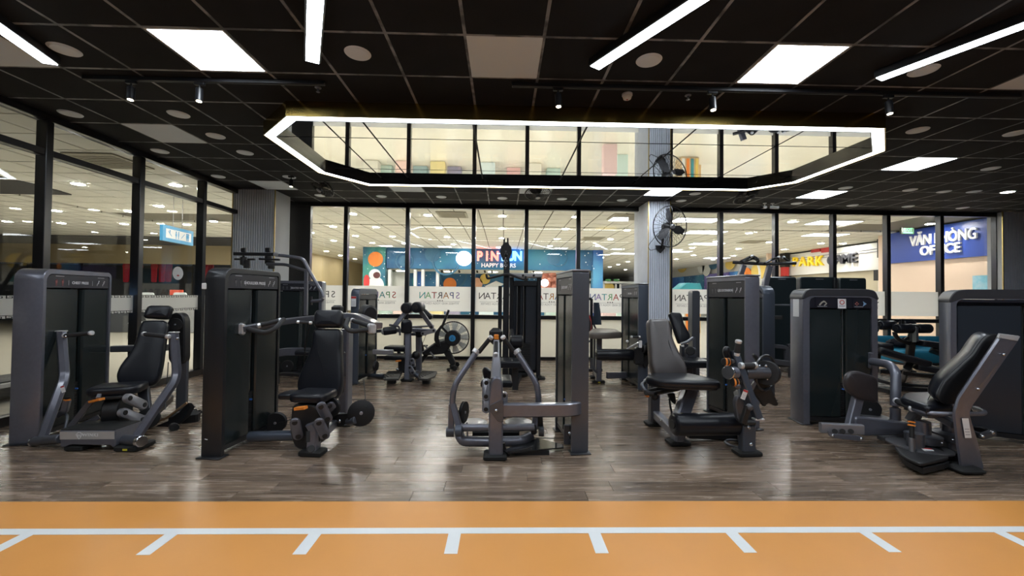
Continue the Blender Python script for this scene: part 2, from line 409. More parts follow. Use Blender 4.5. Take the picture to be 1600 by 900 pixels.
# ================================================================== walls
M().box((3.2, -4.6, 1.7), (16.9, .1, 3.45)).put('wall_back', None, mat('dark_back_wall', (.05, .05, .055), .7), 'structure')
M().box((XR+.05, 2.2, 1.7), (.1, 13.6, 3.45)).put('wall_right', None, mat('grey_side_wall', (.16, .16, .17), .7), 'structure')
RIB = mat('grey_ribbed_cladding', (.72, .76, .84), .45, .0, var=.12, vscale=4)
RIBF = mat('grey_smooth_cladding', (.45, .47, .5), .5)
GOLD = mat('gold_corner_trim', (.55, .42, .16), .3, .9)
def pillar(x0, x1, y0, y1, label, faces, smooth=()):
    t = struct('pillar', ((x0+x1)/2, y0, 0), label)
    M().box(((x0+x1)/2, (y0+y1)/2, CEIL/2), (x1-x0-.03, y1-y0-.03, CEIL)).put('core', t, RIBF, smooth=False)
    rb = M(); p = .042
    if 'f' in faces:
        n = int((x1-x0)/p)
        for i in range(n):
            xx = x0+(i+.5)*(x1-x0)/n; rb.prism([(xx-.017, y0+.02, .0), (xx-.012, y0-.004, 0), (xx+.012, y0-.004, 0), (xx+.017, y0+.02, 0)], (0, 0, CEIL))
    for s, xf in (('l', x0), ('r', x1)):
        if s in faces:
            n = int((y1-y0)/p); q = -1 if s == 'l' else 1
            for i in range(n):
                yy = y0+(i+.5)*(y1-y0)/n; rb.prism([(xf-q*.02, yy-.017, 0), (xf+q*.004, yy-.012, 0), (xf+q*.004, yy+.012, 0), (xf-q*.02, yy+.017, 0)], (0, 0, CEIL))
    rb.put('ribbed_cladding', t, RIB, kind='stuff', smooth=False)
    for xf in (x0, x1): M().box((xf, y0, CEIL/2), (.018, .018, CEIL)).put('corner_trim', t, GOLD, smooth=False)
    return t
c1l, c1r = P(362, 400, 7.9).x, P(428, 400, 7.9).x
pillar(c1l, c1r, 7.9, 8.5, 'grey ribbed pillar with gold edges in the corner of the two glass walls', 'f')
c2l, c2r = P(1013, 400, 8.3).x, P(1047, 400, 8.3).x
pil2 = pillar(c2l, c2r, 8.3, 9.2, 'grey ribbed pillar carrying the large wall fan', 'fl')
c3l = P(1567, 400, 8.78).x
pillar(c3l, XR, 8.78, 9.1, 'grey ribbed pillar at the office end of the rear glazing', 'f')

# ================================================================== glazing
GLASS = glass_mat('clear_glass')
FILM = film_mat('frosted_film', (.9, .9, .89), .12, .62)
WHITEP = film_mat('white_infill_film', (.85, .84, .78), 0, .55)
KEYP = mat('dark_key_pattern', (.03, .03, .03), .6)
LETC = [mat('letter_'+n, c, .5) for n, c in (('navy', (.05, .09, .3)), ('teal', (.03, .35, .36)), ('red', (.5, .06, .05)), ('orange', (.6, .25, .05)), ('violet', (.3, .2, .5)), ('green', (.12, .4, .15)), ('black', (.05, .05, .06)))]
def glazing(name, xs, label, infill, texts):
    t = struct(name, ((xs[0]+xs[-1])/2, YB, 0), label)
    z0, z1, z2 = .06, .92, 3.27
    xm = (xs[0]+xs[-1])/2; W = xs[-1]-xs[0]
    M().box((xm, YB, (z2+CEIL)/2), (W, .11, CEIL-z2), bev=.004).put('header_rail', t, BAR)
    M().box((xm, YB, z1), (W, .09, .085), bev=.004).put('middle_rail', t, BAR)
    M().box((xm, YB, z0/2), (W, .11, z0), bev=.004).put('bottom_rail', t, BAR)
    for i, x in enumerate(xs):
        M().box((x, YB-.005, (z0+z2)/2), (.085, .12, z2-z0), bev=.006).put('mullion', t, BAR)
    for i in range(len(xs)-1):
        a, b = xs[i]+.04, xs[i+1]-.04; w_ = b-a; m_ = (a+b)/2
        M().box((m_, YB, (z1+z2)/2+.02), (w_, .008, z2-z1-.05)).put('pane', t, GLASS, smooth=False)
        if infill: M().box((m_, YB, (z0+z1)/2-.02), (w_, .012, z1-z0-.04)).put('infill_panel', t, WHITEP, smooth=False, label='white film covered lower panel')
        else: M().box((m_, YB, (z0+z1)/2-.02), (w_, .008, z1-z0-.04)).put('pane', t, GLASS, smooth=False)
        fz0, fz1 = 1.03, 1.57
        fm = M().box((m_, YB-.009, (fz0+fz1)/2), (w_-.02, .003, fz1-fz0)).put('frosted_film', t, FILM, smooth=False)
        if texts[i]:
            x = m_+.24*len('SPARTAN')/2-.02
            for k, ch in enumerate('SPARTAN'):
                text(ch, .2, (m_+(3-k)*.128, YB-.012, 1.37), (-1, 0, 0), (0, 0, 1), LETC[(k*3+i*2) % 7 if i % 3 else 6], fm, depth=.0006, bold=.0)
            M().box((m_, YB-.0117, 1.245), (.86, .001, .006)).put('rule', fm, INKD, smooth=False)
            text('FITNESS AND YOGA CENTER', .062, (m_, YB-.012, 1.2), (-1, 0, 0), (0, 0, 1), INKD, fm, depth=.0005)
            st = M()
            for k in (-1, 0, 1): st.cyl((m_+k*.05, YB-.0125, 1.262), (m_+k*.05, YB-.0115, 1.262), .014, 5)
            st.put('star', fm, LETC[6], smooth=False)
    return t
def X9(px): return P(px, 400, YB).x
xsl = [X9(p) for p in (447, 541, 637, 740, 822, 903, 1004)]
xsr = [X9(p) for p in (1046, 1125, 1211, 1301, 1385, 1468, 1557)]
glazing('window_2', xsl, 'rear glass wall with white lower panels looking into the mall', True, (1, 1, 1, 1, 1, 1))
glazing('window_3', xsr, 'rear glass wall with clear lower panes beside the office', False, (1, 1, 1, 1, 0, 0))
M().box(((X9(1557)+c3l)/2, YB, CEIL/2), (c3l-X9(1557), .1, CEIL)).put('trim_1', None, BAR, 'structure')
M().box((c1r-.2, 8.95, CEIL/2), (abs(xsl[0]-c1r)+.5, .1, CEIL)).put('trim_2', None, BAR, 'structure')
# side glazing
t = struct('window_1', (XL, 3, 0), 'side glass wall with a high transom looking into the mall corridor')
ym_ = [PX(p, 400, XL).y for p in (64, 213, 313)]
ys = [ym_[0]-1.17*k for k in range(8, 0, -1)]+ym_+[7.97]
zt = 2.93; z2 = 3.28
ym, LL = (ys[0]+ys[-1])/2, ys[-1]-ys[0]
M().box((XL, ym, (z2+CEIL)/2), (.12, LL, CEIL-z2), bev=.004).put('header_rail', t, BAR)
M().box((XL, ym, zt), (.1, LL, .075), bev=.004).put('transom', t, BAR)
M().box((XL, ym, .05), (.12, LL, .1), bev=.004).put('bottom_rail', t, BAR)
for y in ys: M().box((XL+.005, y, (.1+z2)/2), (.12, .075, z2-.1), bev=.006).put('mullion', t, BAR)
for i in range(len(ys)-1):
    a, b = ys[i]+.036, ys[i+1]-.036
    M().box((XL, (a+b)/2, (.1+zt-.03)/2+.0), (.008, b-a, zt-.04-.1)).put('pane', t, GLASS, smooth=False)
    M().box((XL, (a+b)/2, (zt+z2)/2+.02), (.008, b-a, z2-zt-.04)).put('pane', t, GLASS, smooth=False)
    if i >= 6:
        fm = M().box((XL+.009, (a+b)/2, 1.22), (.003, b-a-.02, .24)).put('frosted_film', t, FILM, smooth=False)
        k = M(); n = 12; s = (b-a-.04)/n
        for j in range(n):
            y = a+.02+j*s
            for zc in (1.325, 1.115):
                for (dy, dz, sy, sz) in ((.5, .016, 1, .006), (.08, 0, .12, .035), (.4, -.012, .55, .006), (.66, -.004, .1, .02), (.5, .004, .35, .005)):
                    k.box((XL+.0112, y+dy*s, zc+dz), (.001, sy*s, sz))
        k.put('key_border', fm, KEYP, kind='stuff', smooth=False)
stc = PX(278, 427, XL+.01)
sk = M().cyl(stc, stc+V((.002, 0, 0)), .105, 28).put('round_sticker', t, STICK, smooth=False, label='round white sticker with a red mark')
q = stc+V((.002, 0, -.035))
M().prism([q+V((0, math.cos(a)*.026, math.sin(a)*.012)) for a in [PI*2*i/12 for i in range(12)]], (.0015, 0, 0)).put('emblem', sk, REDP, smooth=False)
M().box((XL+.02, 8.02, CEIL/2), (.1, .1, CEIL), bev=.004).put('trim_3', None, BAR, 'structure')
# ================================================================== mirror ceiling feature
ZB = 3.205
mirr = mat('ceiling_mirror', (.86, .87, .84), .02, 1.0)
BRONZE = mat('bronze_mirror_fascia', (.55, .40, .12), .22, 1.0)
INNERB = mat('black_gloss_fascia', (.01, .01, .014), .15, 0, coat=.5)
RINGM = mat('lit_led_strip', (.9, .93, 1), .5, emit=L_RING, ecol=(.86, .93, 1.0))
SEAM = mat('dark_seam', (.02, .02, .02), .5)
pxs = [(446, 181), (411, 211), (497, 270), (576, 290.5), (1166, 298.5), (1246, 286), (1384, 236), (1384, 200)]
ring = [FL(x, y, ZB) for x, y in pxs]
up_ = V((0, 0, 1))
ring = ring[::-1] if sum((ring[i].x*ring[(i+1) % 8].y-ring[(i+1) % 8].x*ring[i].y) for i in range(8)) < 0 else ring
cen = sum(ring, Vector())/8
mf = thing('mirror_ceiling_feature', 'long eight-sided mirrored ceiling feature edged with a glowing white LED strip', 'ceiling light', (cen.x, cen.y, CEIL), None)
o_in = inset(ring, up_, .115); o_in2 = inset(ring, up_, .125); o_led = inset(ring, up_, .012)
def wallring(mb, a, b, z0, z1):
    A = [V((p.x, p.y, z0)) for p in a]; A2 = [V((p.x, p.y, z1)) for p in a]; B = [V((p.x, p.y, z0)) for p in b]; B2 = [V((p.x, p.y, z1)) for p in b]
    return mb.rings([A, A2, B2, B], close=True)
wallring(M(), ring, o_led, ZB, CEIL+.002).put('bronze_fascia', mf, BRONZE, smooth=False)
wallring(M(), o_led, o_in, ZB+.004, ZB+.03).put('led_strip', mf, RINGM, smooth=False)
wallring(M(), o_in, o_in2, ZB, CEIL-.002).put('inner_fascia', mf, INNERB, smooth=False)
ZM = 3.30
def clip(poly, a, b, c):      # keep a*x+b*y<=c
    out = []
    for i, p in enumerate(poly):
        q = poly[(i+1) % len(poly)]; dp = a*p.x+b*p.y-c; dq = a*q.x+b*q.y-c
        if dp <= 0: out.append(p)
        if dp*dq < 0: out.append(p+(q-p)*(dp/(dp-dq)))
    return out
xc = [-99]+[FL(x, y, ZM).x for x, y in ((541, 225), (605, 238), (747, 238), (896, 240), (1043, 240), (1180, 246))]+[99]
yc = [-99, FL(640, 217, ZM).y, FL(760, 267, ZM).y, 99]
base = [V((p.x, p.y, ZM)) for p in o_in2]
M().prism([V((p.x, p.y, ZM+.012)) for p in o_in2], (0, 0, .02)).put('backing_board', mf, SEAM, smooth=False)
g = .011
for i in range(len(xc)-1):
    for j in range(3):
        pl = base
        for cc in ((-1, 0, -xc[i]-g), (1, 0, xc[i+1]-g), (0, -1, -yc[j]-g), (0, 1, yc[j+1]-g)):
            pl = clip(pl, *cc) if pl else pl
        if len(pl) >= 3: M().prism(pl, (0, 0, .006)).put('mirror_panel', mf, mirr, smooth=False)
hk = FL(472, 172, ZB+.12)
M().tube([hk+V((-.03, 0, .0)), hk+V((-.03, 0, .08)), hk+V((.02, 0, .08)), hk+V((.02, 0, .0))], .005, 6, fil=.02).put('hanging_hook', mf, STEEL)

# ================================================================== linear LED bars
BARL = mat('lit_linear_diffuser', (.9, .95, 1), .5, emit=L_BAR, ecol=(.82, .91, 1.0))
def ledbar(a, b, label, ext):
    z = CEIL-.065
    A = FL(*a, z); B = FL(*b, z); d = (B-A).normalized(); A = A-d*ext
    s = d.cross(up_).normalized(); c = (A+B)/2; L = (B-A).length
    t = thing('linear_led_bar', label, 'light', (c.x, c.y, CEIL), 'linear LED bars hung under the gym ceiling')
    ax = (d, s, up_)
    M().box((c.x, c.y, z+.034), (L, .125, .062), ax, .004).put('housing', t, BLACKP)
    M().box((c.x, c.y, z+.001), (L-.02, .098, .006), ax).put('diffuser', t, BARL, smooth=False)
    for k in (-.42, .42): M().cyl(c+d*(L*k)+V((0, 0, .064)), c+d*(L*k)+V((0, 0, .066)), .03, 10).put('mounting_clip', t, BLKM)
ledbar((0, 45), (80, 101), 'slanting linear LED bar above the side glass wall', 1.6)
ledbar((493, 0), (488, 98), 'linear LED bar pointing straight towards the pointed end of the mirror', 1.7)
ledbar((1090, 2), (928, 107), 'slanting linear LED bar over the middle of the mirror', 1.6)
ledbar((1600, 40), (1371, 125), 'slanting linear LED bar nearest the office side of the ceiling', 1.6)

# ================================================================== round ceiling discs
DISC = mat('pale_disc', (.70, .76, .84), .5)
DLIT = mat('lit_disc', (1, .97, .9), .5, emit=L_SPOT, ecol=(1, .96, .88))
dl = [(101, 78), (559, 84), (1014, 95), (1443, 110.7), (110, 178), (279, 179), (337, 213), (250, 236.5), (383, 239), (341, 276), (402, 303), (452, 277), (500, 305.6), (596, 307), (689.5, 308), (785, 310), (878, 311), (972, 313),
      (1434, 204), (1587, 208.5), (1548, 263.7), (1321, 294), (1422, 297), (1475, 299.6), (1522, 299.6), (1574.6, 300), (1419, 322.6), (1504, 325), (1332, 321), (1245, 318), (1086, 303), (1064, 314)]
big = ['beside the slanting LED bar at the side glass', 'between the straight LED bar and the blank pale tile', 'below the middle slanting LED bar', 'touching the office side LED bar',
       'nearest the side glass wall', 'just over the blank pale tile of the side bays', 'between that blank tile and the mirror point', 'left of a blank tile near the side glass', 'just under the pointed end of the mirror',
       'over the second blank tile by the corner', 'above the corner pillar', 'beside the small dark spotlight by the mirror', 'partly behind the ceiling fan near the corner',
       'first in the row along the rear glazing after the fan', 'second in the row along the rear glazing', 'third in the row along the rear glazing', 'fourth in the row along the rear glazing', 'fifth in the row, just before the fan pillar',
       'below the spotlight at the blunt mirror end', 'at the far right edge above the side pillar', 'midway between the lit panel and the right edge', 'behind the blunt end of the mirror', 'in front of the far lit panel, first of three', 'second of three behind the lit panel',
       'third of three behind the lit panel', 'lit, close to the right edge', 'in the last row before the far lit panel', 'last in the row over the office glazing', 'over the park sign glazing', 'right of the twin cameras', 'right of the fan pillar, farther from the glass', 'just above the large wall fan']
proto = None
for i, (x, y) in enumerate(dl):
    c = FL(x, y, CEIL-.004); lit = i == 25
    if proto is None or lit:
        t = thing('ceiling_disc', '', 'ceiling disc', c, 'round discs in the black ceiling')
        M().lathe(c+V((0, 0, .004)), (0, 0, -1), [(0, .105), (.006, .1), (.008, .088)], 28).put('trim_ring', t, DISC)
        M().lathe(c+V((0, 0, .004)), (0, 0, -1), [(.004, .087), (.0105, .085), (.011, .01)], 28).put('cover', t, DLIT if lit else DISC)
        if not lit: proto = t
    else: t = dup(proto, None, c)
    t['label'] = ('round glowing white disc ' if lit else 'round pale ceiling disc ')+big[i]

# ================================================================== track rails, spots, small ceiling devices
def rail(a, b, label):
    A = FL(*a, CEIL-.02); B = FL(*b, CEIL-.02); B.y = A.y; c = (A+B)/2
    t = thing('track_rail', label, 'light track', (c.x, c.y, CEIL))
    M().box((c.x, c.y, CEIL-.018), (B.x-A.x, .036, .036), bev=.003).put('rail_body', t, BLACKP)
    M().box((c.x, c.y, CEIL-.0365), (B.x-A.x-.02, .01, .002)).put('conductor_slot', t, RUBBER)
    return A.y
ry1 = rail((130, 122), (500, 122), 'black lighting track on the ceiling over the chest press')
ry2 = rail((800, 133), (1640, 133), 'black lighting track along the front of the mirror')
def spot(x, y, label, Y):
    c = P(x, y, Y); c.z = CEIL-.04
    t = thing('track_spotlight', label, 'spotlight', c, 'black cylinder spotlights')
    M().box((c.x, c.y, CEIL-.05), (.09, .032, .026), bev=.003).put('adapter', t, BLACKP)
    M().cyl((c.x, c.y, CEIL-.063), (c.x, c.y, CEIL-.1), .008, 8).put('neck', t, BLACKP)
    M().cyl((c.x, c.y, CEIL-.095), (c.x+.005, c.y-.01, CEIL-.215), .031, 18, bev=.003).put('barrel', t, BLACKP)
    M().cyl((c.x+.005, c.y-.0101, CEIL-.2155), (c.x+.005, c.y-.0103, CEIL-.2175), .022, 14).put('lens', t, mat('lit_spot_lens', (1, .85, .6), .4, emit=L_SPOT, ecol=(1, .85, .62)))
spot(205, 130, 'black cylinder spotlight on the chest press track, nearer the side glass', ry1)
spot(312, 130, 'black cylinder spotlight on the chest press track, nearer the mirror', ry1)
spot(872, 140, 'black cylinder spotlight over the middle of the mirror', ry2)
spot(1113, 145, 'black cylinder spotlight below the square lit panel at the mirror', ry2)
spot(1388, 150, 'black cylinder spotlight at the blunt end of the mirror', ry2)
spot(455, 278, 'small black cylinder spotlight under the pointed end of the mirror', P(455, 275, 7).y-.2)
# smoke detector, sprinklers, twin cameras
c = FL(980, 150, CEIL-.02)
t = thing('smoke_detector', 'white smoke detector on the ceiling in front of the mirror', 'detector', c)
M().lathe(V((c.x, c.y, CEIL)), (0, 0, -1), [(0, .05), (.018, .05), (.02, .044)], 20).put('mount', t, WHITE)
M().lathe(V((c.x, c.y, CEIL-.02)), (0, 0, -1), [(0, .036), (.012, .042), (.03, .036), (.036, .016)], 20).put('chamber', t, WHITE)
M().lathe(V((c.x, c.y, CEIL-.056)), (0, 0, -1), [(0, .01), (.003, .008)], 10).put('indicator', t, REDP)
for x, y, lb in ((497, 140, 'small sprinkler head just before the pointed mirror end'), (1075, 152, 'small sprinkler head left of the third mirror spotlight')):
    c = FL(x, y, CEIL-.02); t = thing('sprinkler_head', lb, 'sprinkler', (c.x, c.y, CEIL), 'sprinkler heads in the gym ceiling')
    M().lathe(V((c.x, c.y, CEIL)), (0, 0, -1), [(0, .03), (.005, .03), (.012, .012), (.03, .01)], 14).put('escutcheon', t, STEEL)
    M().lathe(V((c.x, c.y, CEIL-.03)), (0, 0, -1), [(0, .004), (.012, .006), (.013, .018), (.015, .018)], 12).put('deflector', t, STEEL)
for x, dx, lb in ((1195, -.09, 'white and black ceiling camera facing the mirror, of the twin pair'), (1207, .1, 'white ceiling camera facing the office, of the twin pair')):
    c = P(x, 317, 8.3); c.z = CEIL
    t = thing('security_camera', lb, 'camera', c, 'twin ceiling cameras')
    M().cyl(c, c+V((0, 0, -.02)), .035, 14, .004).put('base', t, WHITE)
    M().tube([c+V((0, 0, -.02)), c+V((0, 0, -.06)), c+V((dx*.4, -.02, -.075))], .009, 8, fil=.02).put('bracket', t, WHITE)
    M().cyl(c+V((-dx*.4, .02, -.085)), c+V((dx, -.05, -.105)), .03, 14, .006).put('camera_body', t, WHITE)
    M().cyl(c+V((dx, -.05, -.105)), c+V((dx*1.12, -.056, -.108)), .024, 14).put('lens', t, BLACKP)

# ================================================================== fans
def fan(hub, axis, R, label, mount, kind='wall'):
    axis = Vector(axis).normalized(); t = thing('wall_fan' if kind == 'wall' else 'ceiling_fan', label, 'fan', hub)
    x = axis.orthogonal().normalized(); y = axis.cross(x)
    M().torus(hub, axis, R, .011, 44, 8).put('cage_rim', t, BLACKP)
    for nm, off, dome in (('front_cage', .04, 1), ('rear_cage', -.04, -1)):
        gm = M()
        for i in range(30):
            a = 2*PI*i/30; d = x*math.cos(a)+y*math.sin(a)
            gm.tube([hub+d*R, hub+d*(R*.8)+axis*(dome*.055), hub+d*(R*.2)+axis*(dome*.085)], .0028, 5, fil=.08, seg=3)
        gm.torus(hub+axis*(dome*.07), axis, R*.55, .0025, 30, 5); gm.torus(hub+axis*(dome*.085), axis, R*.2, .003, 20, 5)
        gm.put(nm, t, BLACKP)
    for k in range(3):
        a0 = 2*PI*k/3; vs = []; fs = []
        for i in range(7):
            rr = R*(.12+.78*i/6); w0 = .25+.5*math.sin(PI*min(1, i/6+.15)); 
            for j, s in enumerate((-1, 0, 1)):
                a = a0+s*w0*.6; vs.append(hub+(x*math.cos(a)+y*math.sin(a))*rr+axis*(s*.02-.0))
        for i in range(6):
            for j in range(2): fs.append((i*3+j, i*3+j+1, (i+1)*3+j+1, (i+1)*3+j))
        n_ = len(vs); vs += [v+axis*.003 for v in vs]; fs += [tuple(n_+q for q in f[::-1]) for f in fs]
        M().add(vs, fs).put('fan_blade', t, mat('smoky_fan_blade', (.03, .03, .035), .35))
    M().lathe(hub-axis*.19, axis, [(0, .03), (.02, .07), (.13, .085), (.17, .06), (.2, .03)], 20).put('motor', t, BLKM)
    M().cyl(hub+axis*.05, hub+axis*.105, .045, 18, .008).put('badge', t, STEEL)
    return t
hub = P(1047, 354, 7.95)
wf = fan(hub, (.3, -.93, -.1), .4, 'large black caged fan mounted on the ribbed pillar', None)
br = P(1032, 388, 8.28)
M().tube([hub+V((-.08, .14, -.02)), hub+V((-.09, .16, -.27)), V((br.x, 8.12, br.z+.18)), V((br.x, 8.24, br.z))], .022, 10, fil=.05).put('bracket_arm', wf, BLKM)
M().prism([(br.x-.1, 8.27, br.z+.06), (br.x+.1, 8.27, br.z+.06), (br.x+.09, 8.27, br.z-.01), (br.x, 8.27, br.z-.1), (br.x-.09, 8.27, br.z-.01)], (0, .025, 0), .004).put('wall_plate', wf, BLKM)
M().tube([hub+V((-.1, .15, -.02)), hub+V((-.36, .2, -.35)), hub+V((-.33, .2, -.46)), hub+V((-.14, .25, -.4))], .006, 6, fil=.1).put('power_cord', wf, BLKM)
for px_, py_, ax_, lb in ((503, 292, (-.4, -.45, -.8), 'black caged fan hung from the ceiling near the corner pillar'), (840, 302, (.05, -.3, -.95), 'black caged fan hung from the ceiling behind the middle of the mirror'),
                          (1166, 306, (.3, -.35, -.9), 'black caged fan hung from the ceiling under a lit panel')):
    h = P(px_, py_, 7.45)
    f_ = fan(h, ax_, .23, lb, None, 'ceil')
    a = Vector(ax_).normalized()
    M().tube([h-a*.12, V((h.x-a.x*.16, h.y-a.y*.16, h.z+.06)), V((h.x-a.x*.16, h.y-a.y*.16, CEIL))], .02, 8, fil=.03).put('drop_arm', f_, BLKM)
    M().cyl(V((h.x-a.x*.16, h.y-a.y*.16, CEIL-.03)), V((h.x-a.x*.16, h.y-a.y*.16, CEIL)), .06, 14, .005).put('ceiling_plate', f_, BLKM)
# ================================================================== MALL beyond the glass
CREAM = mat('mall_floor_tile', (.62, .58, .48), .2, var=.05, vscale=1)
def grid_mat(name, col, line, g=.6, ox=0., oy=0., lw=.02):
    mt = bpy.data.materials.new(name); mt.use_nodes = True; nt = mt.node_tree; b = nt.nodes['Principled BSDF']; N = nt.nodes.new; L = nt.links.new
    ge = N('ShaderNodeNewGeometry'); sp = N('ShaderNodeSeparateXYZ'); L(ge.outputs['Position'], sp.inputs[0]); outs = []
    for k, o_ in ((0, ox), (1, oy)):
        a = N('ShaderNodeMath'); a.operation = 'ADD'; a.inputs[1].default_value = 100*g-o_; L(sp.outputs[k], a.inputs[0])
        d = N('ShaderNodeMath'); d.operation = 'DIVIDE'; d.inputs[1].default_value = g; L(a.outputs[0], d.inputs[0])
        f = N('ShaderNodeMath'); f.operation = 'FRACT'; L(d.outputs[0], f.inputs[0])
        c = N('ShaderNodeMath'); c.operation = 'LESS_THAN'; c.inputs[1].default_value = lw/g; L(f.outputs[0], c.inputs[0]); outs.append(c)
    m_ = N('ShaderNodeMath'); m_.operation = 'MAXIMUM'; L(outs[0].outputs[0], m_.inputs[0]); L(outs[1].outputs[0], m_.inputs[1])
    mx = N('ShaderNodeMixRGB'); mx.inputs[1].default_value = (*col, 1); mx.inputs[2].default_value = (*line, 1); L(m_.outputs[0], mx.inputs[0]); L(mx.outputs[0], b.inputs['Base Color'])
    b.inputs['Roughness'].default_value = .7
    return mt
MT = mat('mall_ceiling_tile', (.80, .79, .72), .7, var=.04, vscale=3)
MTG = grid_mat('mall_ceiling_field', (.80, .79, .72), (.25, .24, .2), .6, 0.0, 9.0, .032)
mfl = M().box((-4.5, 29, -.06), (39, 40, .1)).box((-14.6, 2.2, -.06), (18.8, 13.6, .1)).put('floor_mall', None, CREAM, 'structure')
mc = M().box((-4.5, 29, MCEIL+.1), (39, 40, .1)).box((-14.6, 2.2, MCEIL+.1), (18.8, 13.6, .1)).put('ceiling_mall', None, mat('mall_tee_grid', (.16, .15, .12), .7), 'structure')
mt0 = None
for j in range(-9, 5):
    for i in range(-18, 20):
        x, y = i*.6+.3, 9.0+j*.6+.3
        if (j < 0 and (x > XL-.4 or x < -10.4 or x < -1.25*y-1)) or (j >= 0 and (x > 10.3 or x < -10.2)): continue
        if j >= 3 and (x < -6 or x > 9.4): continue
        if mt0 is None: mt0 = M().box((0, 0, .01), (.574, .574, .02), bev=.003).put('ceiling_tile', mc, MT, smooth=False); o = mt0
        else: o = mt0.copy(); COL.objects.link(o)
        o.location = (x, y, MCEIL)
M().box((-4.5, 30.55, MCEIL+.025), (39, 36.9, .05)).put('ceiling_field', mc, MTG, smooth=False)
M().box((-17.2, 3.8, MCEIL+.025), (13.6, 16.6, .05)).box((-8, -1, MCEIL+.025), (4.8, 8, .05)).put('ceiling_field', mc, MTG, smooth=False)
M().box((-17.2, 16.6, MCEIL-.02), (14.6, 2.6, .04)).put('dark_soffit', mc, mat('dark_soffit', (.05, .05, .055), .6), smooth=False, label='dark ceiling strip before the far shops')
dk = [FL(x, y, MCEIL-.02) for x, y in ((0, 277), (60, 290), (106, 303), (112, 305), (0, 303))]
M().prism(dk, (0, 0, .04)).put('dark_ceiling_patch', mc, mat('dark_ceiling_patch', (.03, .03, .035), .6), smooth=False, label='dark ceiling patch with a rounded corner')  # thin dark sheet just under the mall ceiling
# downlights of the mall
ML = mat('lit_mall_downlight', (1, .97, .9), .5, emit=L_DOWN, ecol=(1, .97, .9))
MTR = mat('downlight_trim', (.8, .8, .78), .5)
pts = [(430+x/3.4625, 300+y/3.4625) for x, y in ((150, 115), (418, 118), (825, 125), (1228, 130), (313, 187), (193, 220), (545, 190), (885, 193), (1226, 198), (316, 263), (435, 237), (634, 240), (930, 244), (1226, 250), (172, 293), (415, 298), (525, 276), (700, 278), (964, 283), (277, 321), (352, 343), (432, 362), (213, 300))]
pts += [(820+x/3.4625, 300+y/3.4625) for x, y in ((275, 135), (218, 200), (553, 207), (172, 254), (464, 256), (136, 292), (395, 292), (418, 355), (373, 375), (460, 405), (506, 392), (558, 377), (885, 215), (1034, 267), (905, 301), (820, 363), (915, 342), (1018, 366), (1072, 150), (1213, 222), (1155, 307), (1130, 345), (1322, 272), (545, 420))]
pts += [(1100+x/3.2, 300+y/3.2) for x, y in ((173, 284), (440, 148), (522, 213), (585, 257), (400, 287), (788, 155), (695, 258), (1130, 160))]
pts += [(x/3.636, 200+y/3.636) for x, y in ((443, 318), (997, 323), (903, 443), (320, 470), (735, 473), (348, 540), (706, 545), (1062, 549), (1213, 530), (40, 531))]
MPL = ((1087, 344), (1101.6, 363), (1104, 381), (1058, 393), (1302, 348), (1289, 367), (975, 396), (1120, 403))
MPN = ['nearest, right of the wall fan,', 'second down of those right of the wall fan,', 'third down of those right of the wall fan,', 'half hidden, under the wall fan,', 'nearer, above the park sign,', 'lower, just above the park sign,', 'lone, left of the fan pillar,', 'farthest, beside the mural right of the wall fan,']
MPC = [FL(x, y, MCEIL) for x, y in MPL]
proto = None; done = []; MDL = []
for x, y in pts:
    c = FL(x, y, MCEIL-.006)
    if c.y > 46 or any(abs(c.x-e.x) < .75 and abs(c.y-e.y) < .45 for e in MPC) or (c.x < -9.5 and c.y > 17.8) or c.x > 12.5 or any((c-d).length < .5 for d in done): continue
    done.append(c)
    if proto is None:
        proto = t = thing('mall_downlight', '', 'downlight', c, 'lit round downlights in the cream mall ceiling')
        M().lathe(c+V((0, 0, .006)), (0, 0, -1), [(0, .115), (.008, .11), (.01, .095)], 20).put('trim_ring', t, MTR)
        M().lathe(c+V((0, 0, .006)), (0, 0, -1), [(.004, .094), (.0135, .092), (.0138, .01)], 20).put('lamp', t, ML)
    else: t = dup(proto, None, c)
    MDL.append(t)
MPM = mat('lit_mall_panel', (.95, .98, 1), .5, emit=L_MPANEL, ecol=(.95, .98, 1))
proto = None
for x, y in MPL:
    c = FL(x, y, MCEIL-.006)
    if proto is None:
        proto = t = thing('mall_light_panel', '', 'light', c, 'flat lit panels in the mall ceiling')
        M().box(c+V((0, 0, -.002)), (1.15, .56, .01)).put('diffuser', t, MPM, smooth=False)
        fr = M()
        for s in (-1, 1): fr.box(c+V((s*.585, 0, 0)), (.02, .6, .018)).box(c+V((0, s*.29, 0)), (1.15, .02, .018))
        fr.put('frame', t, MTR, smooth=False)
    else: t = dup(proto, None, c)
    t['label'] = MPN[MPL.index((x, y))]+' flat lit panel of the mall ceiling'
bays = {}
for t in MDL:
    x, y = pix(t.location)
    if t.location.y < 9 or x < pix((XL, 8, 2))[0]:
        k = sum(x > pix((XL, yy, 2))[0] for yy in ym_); key = ('side', k)
    else:
        ml = [541, 637, 740, 822, 903, 1025, 1125, 1211, 1301, 1385, 1468]; key = ('rear', sum(x > q_ for q_ in ml))
    bays.setdefault(key, []).append((y, t))
for (w_, k), L_ in bays.items():
    for i, (y, t) in enumerate(sorted(L_, key=lambda e: e[0])):
        t['label'] = f'lit mall downlight in the {ORD[k]} {w_} bay from the '+('chest press' if w_ == 'side' else 'corner pillar')+f', {ORD[min(i, 13)]} from top'
VENT = mat('beige_vent', (.4, .37, .28), .5); VENTD = mat('vent_gap', (.08, .075, .06), .7)
